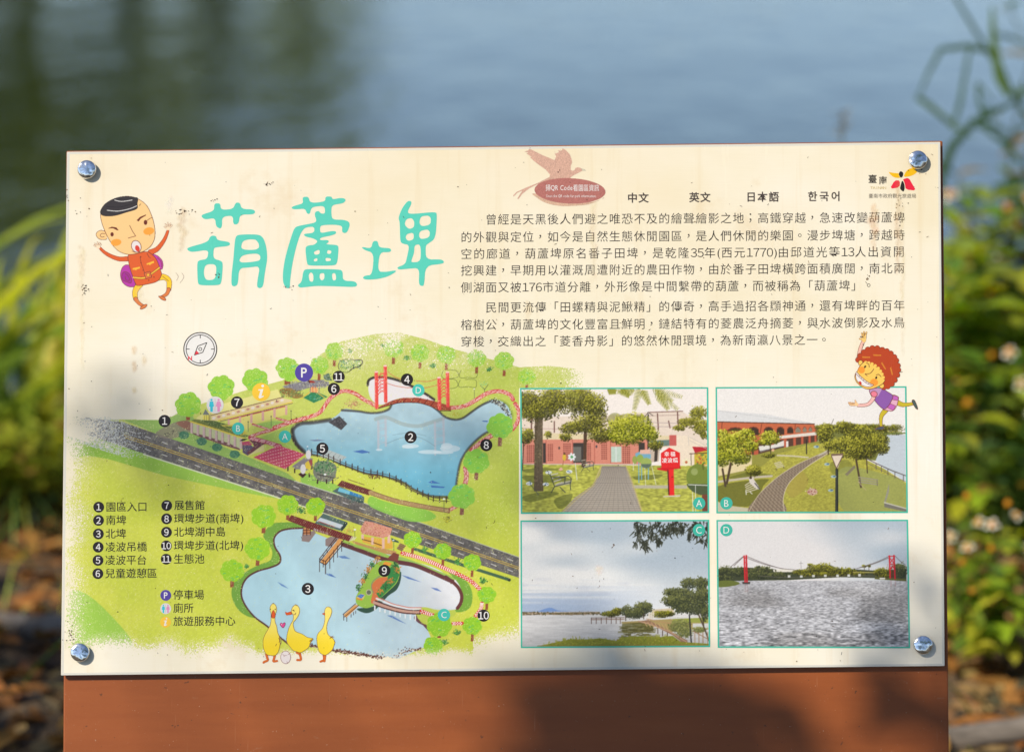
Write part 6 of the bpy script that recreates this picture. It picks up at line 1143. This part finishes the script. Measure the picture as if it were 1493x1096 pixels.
def weed(seed, h, spread, ns, leaf, cols, label, group, loc, dry=.06):
    R = random.Random(seed); root = thing('leafy_weed', loc, label, 'plant', group); st, fo = Tri(), Tri()
    for i in range(ns):
        a = R.random() * 6.283; r = spread * R.random() ** .6; top = Vector((math.cos(a) * r, math.sin(a) * r, h * (.55 + .5 * R.random()))); p = bend(Vector((math.cos(a) * .02, math.sin(a) * .02, 0)), top, .1, 7, R); st.tube(p, .0035, .0015, vary(R, (.09, .12, .03)), 5)
        for k in range(9):
            f = .15 + .85 * k / 8; j = min(int(f * 6), 5); q = p[j].lerp(p[j + 1], f * 6 - j)
            for sgn in (0, 3.14):
                b_ = k * 1.4 + sgn + R.random() * .8; d = Vector((math.cos(b_), math.sin(b_), .25 + .5 * R.random())); L = leaf * (.6 + .7 * R.random()); fo.leaf(q, d, Vector((0, 0, 1)), L, L * (.42 + .2 * R.random()), vary(R, R.choice(cols)) if R.random() > dry else vary(R, (.32, .20, .05)), .3)
    st.build('stem', root, M_LEAF); fo.build('foliage', root, M_LEAF); return root
def tussock(seed, h, n, spread, lean, cols, label, group, loc, w=.011):
    R = random.Random(seed); f = Tri()
    for i in range(n):
        a = R.random() * 6.283; r = spread * R.random(); b0 = Vector((math.cos(a) * r * .5, math.sin(a) * r * .5, -.01)); L = h * (.55 + .55 * R.random()); d = Vector((math.cos(a) * .35 + lean * (.5 + R.random()), math.sin(a) * .35, 1)).normalized(); dr = Vector((d.x, d.y, 0)) * (L * (.25 + .5 * R.random())); c = vary(R, R.choice(cols))
        f.ribbon([b0 + d * (L * k / 7) + dr * (k / 7) ** 2.2 - Vector((0, 0, L * .28 * (k / 7) ** 3)) for k in range(8)], w * (.6 + .8 * R.random()), c, None, 0, tuple(v * q for v, q in zip(c, (1.5, 1.25, 1.0))))
    o = f.build('grass_tussock', None, M_LEAF); o.location = loc; return tag(o, label, 'grass', group)
def flower_weed(seed, Y, heads, root_px, label, leafs=70, lw=.05, hs=1.0):
    R = random.Random(seed); rp = to_ground(*root_px) if Y is None else Vector((at(root_px[0], 548, Y).x, Y, 0)); root = thing('flowering_weed', rp, label, 'plant', 'white flowering weeds by the sign'); st, fo = Tri(), Tri()
    for (x, y, k) in heads:
        tip = at(x, y, rp.y + (R.random() - .5) * .16); st.tube([q - rp for q in bend(rp + Vector((R.gauss(0, .02), R.gauss(0, .02), 0)), tip, .05, 8, R)], .0026, .0013, vary(R, (.10, .15, .03)), 5)
        ax = Vector((R.gauss(-.15, .25), -.45 + R.gauss(0, .25), .9)).normalized(); d = Tri(); d.ball(tip - rp, .0072 * hs, .0098 * hs, ax, vary(R, (.72, .30, .015), .2)); fl = d.build('flower', root, M_DRY, org=tip - rp); fl.location = tip - rp
        if k:
            pt = Tri(); a = ax.orthogonal().normalized(); b_ = ax.cross(a)
            for j in range(5):
                t_ = j * 1.2566 + R.random() * .3; dd = (a * math.cos(t_) + b_ * math.sin(t_)) * 1.0 + ax * (.2 + R.gauss(0, .25)); pt.leaf(dd.normalized() * .004 * hs, dd, ax, .0098 * hs * k, .0085 * hs * k, vary(R, (.80, .77, .66), .08), .15)
            pt.build('petals', fl, M_DRY)
    for i in range(leafs):
        x, y, k = heads[R.randrange(len(heads))]; f = .12 + .8 * R.random(); tip = at(x, y, rp.y); q = (tip - rp) * f + Vector((R.gauss(0, .03), R.gauss(0, .05), 0)); q.z = max(q.z, .02); a = R.random() * 6.283; L = lw * (.6 + .8 * R.random()); fo.leaf(q, Vector((math.cos(a), math.sin(a), .3 * R.random())), Vector((0, 0, 1)), L, L * .5, vary(R, R.choice(YG)), .35)
    st.build('stem', root, M_LEAF); fo.build('foliage', root, M_LEAF); return root
GR = 'leafy weeds on the bank right of the sign'; GL = 'leafy weeds on the bank left of the sign'
lr = 'leafy green weed in the thicket on the lake bank right of the sign'; ll = 'low leafy weed on the lake bank left of the sign'
RR = random.Random(17)
protos = [weed(101, .56, .22, 13, .085, YG, lr, GR, (1.0, 5.5, 0)), weed(102, .52, .26, 14, .07, DG, lr, GR, (1.12, 5.45, 0)), weed(103, .44, .24, 14, .10, YG[:4], lr, GR, (.80, 5.25, 0)), weed(104, .70, .2, 12, .06, DG + [(.25, .24, .05)], lr, GR, (1.12, 5.78, -.02), .14)]
spots = [(.98, 5.2, 0), (1.25, 5.2, 1), (.86, 5.72, 3), (1.32, 5.66, 0), (1.16, 5.9, 3), (1.5, 5.4, 1), (.70, 5.6, 2), (.72, 5.84, 1), (1.45, 5.86, 0), (1.7, 5.7, 3), (1.08, 5.02, 2), (.88, 4.98, 1), (1.6, 5.2, 2), (1.32, 4.95, 1), (.96, 5.98, 0), (1.24, 6.06, 1), (.56, 5.8, 3), (1.85, 5.5, 0), (.62, 5.35, 1), (1.12, 5.62, 1), (.95, 5.4, 0)]
for x, y, k in spots: copy_tree(protos[k], (x + RR.gauss(0, .03), y, height(x, y)), RR.random() * 6.28, (.8 + .4 * RR.random()) * (1 if x > .97 else .62))
lp = weed(111, .17, .20, 13, .05, [(.36, .40, .03), (.28, .35, .03), (.42, .42, .05)], ll, GL, (-.95, 5.40, 0), .10)
for x, y, s in ((-1.15, 5.45, 1), (-.78, 5.6, .9), (-1.3, 5.6, 1.2), (-1.0, 5.7, 1.1), (-.62, 5.5, .8), (-1.5, 5.5, 1.1), (-1.08, 5.3, .55), (-.85, 5.35, .5)): copy_tree(lp, (x, y, 0), RR.random() * 6.28, s)
tl = 'tall leaning grass tussock at the water edge left of the sign'; tg = 'grass tussocks left of the sign'
for i, (x, y, h, n, ln) in enumerate(((-.98, 5.62, .58, 12, .22), (-1.14, 5.6, .66, 13, .25), (-1.06, 5.8, .78, 13, .3), (-1.28, 5.72, .85, 13, .3), (-.9, 5.86, .60, 11, .25), (-1.5, 5.85, .85, 14, .3), (-1.0, 5.74, .7, 11, .28), (-.80, 5.74, .46, 10, .2))): tussock(200 + i, h, n, .12, ln, YG[:3] + YG[3:] + DG[:1], tl, tg, (x, y, height(x, y) if y > 5.95 else 0), .025)
tl2 = 'green grass tussock among the weeds on the bank right of the sign'
for i, (x, y, h, n) in enumerate(((1.05, 5.85, .76, 26), (1.2, 5.75, .75, 26), (1.12, 5.95, .62, 20), (1.4, 5.9, .8, 24), (1.05, 4.85, .26, 24))): tussock(230 + i, h, n, .12, -.05, DG + YG[:2], tl2, 'grass tussocks right of the sign', (x, y, height(x, y) if y > 5.95 else 0), .013)
flower_weed(301, 4.45, [(1410, 724, 0), (1427, 762, 1), (1446, 766, 1.15), (1470, 735, 0), (1482, 752, 1), (1386, 782, 1), (1411, 799, 1.1), (1446, 800, 0), (1444, 822, .9), (1404, 820, 0), (1464, 852, 1.1), (1417, 863, 0), (1466, 878, 1), (1482, 868, 0), (1500, 800, 1), (1515, 780, 1)], (1446, 980), 'white flowered weed with orange centres growing closest to the sign, lower right', 130, .055, .86)
flower_weed(302, 5.0, [(1428, 612, 1.2), (1410, 588, 0), (1458, 602, 1), (1447, 518, 0), (1472, 514, 1), (1490, 560, 1), (1396, 560, .8), (1506, 600, 1)], (1450, 800), 'flowering weed in the middle of the thicket with small white heads', 80, .06, 1.05)
flower_weed(303, 5.45, [(1385, 284, 1), (1392, 324, 1), (1470, 304, 0), (1486, 328, 0), (1462, 372, 1), (1405, 392, 0), (1440, 430, 1), (1500, 290, 1)], (1440, 700), 'tallest flowering weed at the water edge with orange heads', 60, .07, 1.3)
# reed-like grass standing up against the water
R = random.Random(9); rp = Vector((at(1520, 548, 5.5).x, 5.5, 0)); reed = thing('tall_reed', rp, 'tall bent reed with long blades against the water, upper right', 'plant'); G1, G2 = (.045, .085, .032), (.075, .12, .03)
def px_line(s, Y): return [at(float(a), float(b_), Y) - rp for a, b_ in (q.split(',') for q in s.split())]
st = Tri(); st.tube([Vector((0, 0, 0)), Vector((.03, 0, .35))] + px_line("1545,265 1493,165 1440,75 1395,0 1372,-40", 5.5), .0065, .003, tuple(v * 1.8 for v in G1), 7); st.build('stem', reed, M_LEAF)
for s, Y, w, c in (("1470,140 1456,110 1449,60 1446,10", 5.4, .021, G2), ("1480,148 1450,76 1410,68 1372,72 1352,110 1336,150", 5.5, .013, G1), ("1336,140 1360,158 1394,186 1420,200", 5.55, .013, G2), ("1388,190 1400,150 1412,80 1418,60", 5.6, .010, G1), ("1368,320 1372,260 1388,214 1420,178 1460,158 1500,140", 5.45, .020, (.035, .07, .03)), ("1440,190 1428,150 1424,120 1450,150", 5.5, .009, G1), ("1500,250 1455,200 1410,175", 5.6, .012, G1)):
    f = Tri(); p = px_line(s, Y); p = [Vector(q) for q in zip(*[np.interp(np.linspace(0, len(p) - 1, 16), range(len(p)), [v[k] for v in p]) for k in range(3)])]; f.ribbon(p, w * .9, tuple(v * 1.7 for v in c), None, w * .2); f.build('blade', reed, M_LEAF)
rp = Vector((at(1234, 548, 5.2).x, 5.2, 0)); sd = thing('seed_stalk', rp, 'thin dry seed stalk peeking over the top edge of the sign', 'plant'); f = Tri(); p = at(1229, 172, 5.2) - rp; f.tube(bend(Vector((0, 0, 0)), p, .04, 8, R), .003, .0016, (.16, .15, .05), 5); f.build('stem', sd, M_DRY); f = Tri()
for k in range(26): q = p + Vector((R.gauss(0, .006), R.gauss(0, .006), .012 - .05 * k / 26)); f.leaf(q, Vector((R.gauss(0, 1), R.gauss(0, 1), .8)), Vector((0, 0, 1)), .014, .007, vary(R, (.26, .19, .09)))
f.build('seed_head', sd, M_DRY)

# ---------------------------------------------------------------- ground cover and the fallen log
R = random.Random(77); f = Tri()
for i in range(7500):
    x = (R.random() - .5) * 3.4; y = 3.5 + 2.4 * R.random() ** .9; z = height(x, y) + .004 + .02 * R.random() ** 2; a = R.random() * 6.283; L = .035 + .05 * R.random()
    c = R.choice([(.42, .19, .045), (.30, .13, .04), (.48, .26, .08), (.20, .10, .04), (.40, .25, .10), (.38, .15, .035), (.13, .075, .04)]); f.leaf(Vector((x, y, z)), Vector((math.cos(a), math.sin(a), R.gauss(0, .25))), Vector((R.gauss(0, .3), R.gauss(0, .3), 1)), L, L * (.3 + .3 * R.random()), vary(R, c), R.gauss(.1, .3))
tag(f.build('leaf_litter', None, M_DRY), kind='stuff')
f = Tri()
for i in range(5200):
    x = (R.random() - .5) * 3.6; y = 3.7 + 2.25 * R.random() ** .55
    if R.random() > (.18 + .8 * max(0, min(1, (y - 4.7) / .7))) * (1.0 if math.sin(x * 4.1 + y * 3) + math.sin(x * 9 - y * 5) > -.4 else .25): continue
    z = height(x, y); h = .03 + .09 * R.random(); a = R.random() * 6.283; d = Vector((math.cos(a) * .6, math.sin(a) * .6, 1)); c = vary(R, R.choice(YG + DG)); f.ribbon([Vector((x, y, z)) + d * (h * k / 3) + Vector((math.cos(a), math.sin(a), 0)) * (h * .4 * (k / 3) ** 2) for k in range(4)], .005, c)
tag(f.build('short_grass', None, M_LEAF), kind='stuff')
a, b_ = to_ground(-260, 878, .03), to_ground(1720, 1100, .03); f = Tri(); n = 44; k = 14
pts = [a.lerp(b_, i / (n - 1)) + Vector((0, .03 * math.sin(i * .5), .012 * math.sin(i * .83))) for i in range(n)]; f.tube(pts, .028, .016, (1, 1, 1), k); lg = np.array(f.v); lg += np.random.default_rng(4).normal(0, .0016, lg.shape); f.v = [tuple(q) for q in lg]
lo = pts[0].copy(); m, t, b = nodes('grey_weathered_wood'); t.links.new(ramp(t, noise(t, 1, 8, .7, mapped(t, (9, 60, 60))), [(.3, (.06, .048, .036, 1)), (.55, (.17, .14, .11, 1)), (.8, (.30, .26, .21, 1))]), b.inputs['Base Color']); b.inputs['Roughness'].default_value = .9
o = f.build('fallen_log', None, m, True, lo); o.location = lo; tag(o, 'thin grey fallen log lying in the leaf litter behind the sign', 'log')

# ---------------------------------------------------------------- trees
def on_face(x, y): u, v = face_uv(x, y); return FACE @ Vector((float(u), float(v), 0))
def falls_on(p):
    """where the shade of a point falls on the sign's face, in artwork units"""
    t = (p - CEN).dot(NRM) / SUN_DIR.dot(NRM); q = p - SUN_DIR * t - CEN; return PW / 2 + q.dot(EX) / MM, PH / 2 - q.dot(EY) / MM
def tree(seed, loc, H, crown, nl, leaf, cols, label, group, mid=.68, boughs=()):
    R = random.Random(seed); loc = Vector(loc); root = thing('shade_tree', loc, label, 'tree', group); tr, cr = Tri(), Tri()
    tr.tube([Vector((.06 * math.sin(i), .05 * math.cos(i * 1.3), H * .62 * i / 7)) for i in range(8)], H * .028, H * .016, (1, 1, 1), 9); top = Vector((0, 0, H * .58))
    cl = [Vector((R.gauss(0, 1) * crown[0] * .5, R.gauss(0, 1) * crown[1] * .5, H * mid + R.gauss(0, 1) * crown[2] * .45)) for _ in range(34)]
    for c in cl[:12]: tr.tube(bend(top - Vector((0, 0, H * .2 * R.random())), c, .12, 6, R), H * .009, H * .002, (1, 1, 1), 6)
    for i in range(nl):
        c = cl[R.randrange(len(cl))]; q = c + Vector((R.gauss(0, 1), R.gauss(0, 1), R.gauss(0, .8))) * (crown[0] * .2)
        if boughs: x, y = falls_on(q + loc);
        if boughs and 40 < x < 1440 and 150 < y < 1250: continue
        cr.leaf(q, Vector((R.gauss(0, 1), R.gauss(0, 1), R.gauss(-.3, .6))), Vector((R.gauss(0, .4), R.gauss(0, .4), 1)), leaf * (.6 + .8 * R.random()), leaf * .6, vary(R, R.choice(cols)), .2)
    for c, s, n, lf in boughs:       # hanging leafy boughs
        for i in range(n): cr.leaf(c - loc + Vector((R.gauss(0, s), R.gauss(0, s), R.gauss(0, s))), Vector((R.gauss(0, 1), R.gauss(0, 1), R.gauss(0, 1))), Vector((R.gauss(0, 1), R.gauss(0, 1), 1)), lf, lf * .5, vary(R, R.choice(cols)), .2)
        a = c - loc; e = a + SUN_DIR * 4.6; tr.tube([a.lerp(e, k / 5) for k in range(6)] + bend(e, top, .1, 6, R)[1:], .0025, .010, (1, 1, 1), 6)
    tr.build('trunk', root, M_BARK); cr.build('crown', root, M_LEAF); return root
sh = [(on_face(x, y) + SUN_DIR * t_, s, n, lf) for x, y, s, n, t_, lf in ((925, 1085, .026, 84, 6.2, .08), (1000, 1080, .026, 66, 6.4, .08), (850, 1130, .022, 50, 6.0, .08), (1070, 1090, .028, 22, 6.2, .08), (1150, 1110, .04, 8, 5.2, .08), (1400, 1070, .024, 18, 4.0, .08), (1240, 1110, .04, 8, 5, .08),
      (1345, 890, .06, 10, 5.4, .06), (1365, 965, .05, 10, 5.3, .06), (240, 628, .035, 6, 5.6, .05), (130, 610, .035, 6, 5.5, .05), (350, 655, .04, 6, 5.4, .05), (690, 640, .035, 5, 5.5, .05))]
sh += [(to_ground(x, y) + SUN_DIR * 6.0, s, n, .11) for x, y, s, n in ((40, 1010, .14, 80), (90, 1080, .12, 50), (-60, 980, .16, 60), (30, 720, .10, 26))]
tree(501, (-5.6, -5.6, 0), 9.0, (1.7, 1.7, 1.0), 3600, .13, [(.05, .10, .02), (.07, .12, .025)], 'broad leafy tree behind the viewer that dapples the sign with shade', None, .68, sh)
for i, (x, y, h_) in enumerate(((3.2, -5.5, 8.0), (.4, -9, 9.0), (7.5, -7, 8.5))): tree(505 + i, (x, y, 0), h_, (1.9, 1.9, 1.5), 2600, .17, [(.05, .10, .02), (.07, .12, .025)], ('added leafy tree just behind the viewer on the right, unseen, for reflections', 'added leafy tree farther behind the viewer, in the middle, unseen, for reflections', 'added leafy tree far to the right behind the viewer, unseen, for reflections')[i], None, .55)  # unseen trees added to darken reflections in bolts and cover, and cut sky fill
far = tree(511, (-15.6, 66, .3), 13.5, (3.4, 3.0, 4.2), 6500, .6, [(.34, .37, .006), (.42, .42, .008), (.25, .28, .006), (.44, .42, .012)], 'dense green tree on the far bank mirrored at the left', 'trees mirrored in the water on the left', .52)
for x, y, s in ((-16.6, 64, 1.1), (-14.4, 62, .8), (-19.5, 66, 1.1), (-22.5, 68, 1.15), (-27, 67, 1.05), (-32, 68, 1.2), (-18, 72, 1.3), (-25, 74, 1.35), (-20.5, 65, 1.15)): copy_tree(far, (x, y, .6), RR.random() * 6, s)
thin = tree(521, (-11.6, 68, .6), 12.5, (2.4, 2.4, 4.0), 1100, .55, [(.34, .37, .006), (.25, .28, .006)], 'loose thin tree on the far bank beside the dense ones', 'thin trees mirrored in the water', .52)
for x, y, s in ((-9.2, 70, 1.0), (-7.0, 69, .9), (-5.0, 70, .8)): copy_tree(thin, (x, y, .6), RR.random() * 6, s)
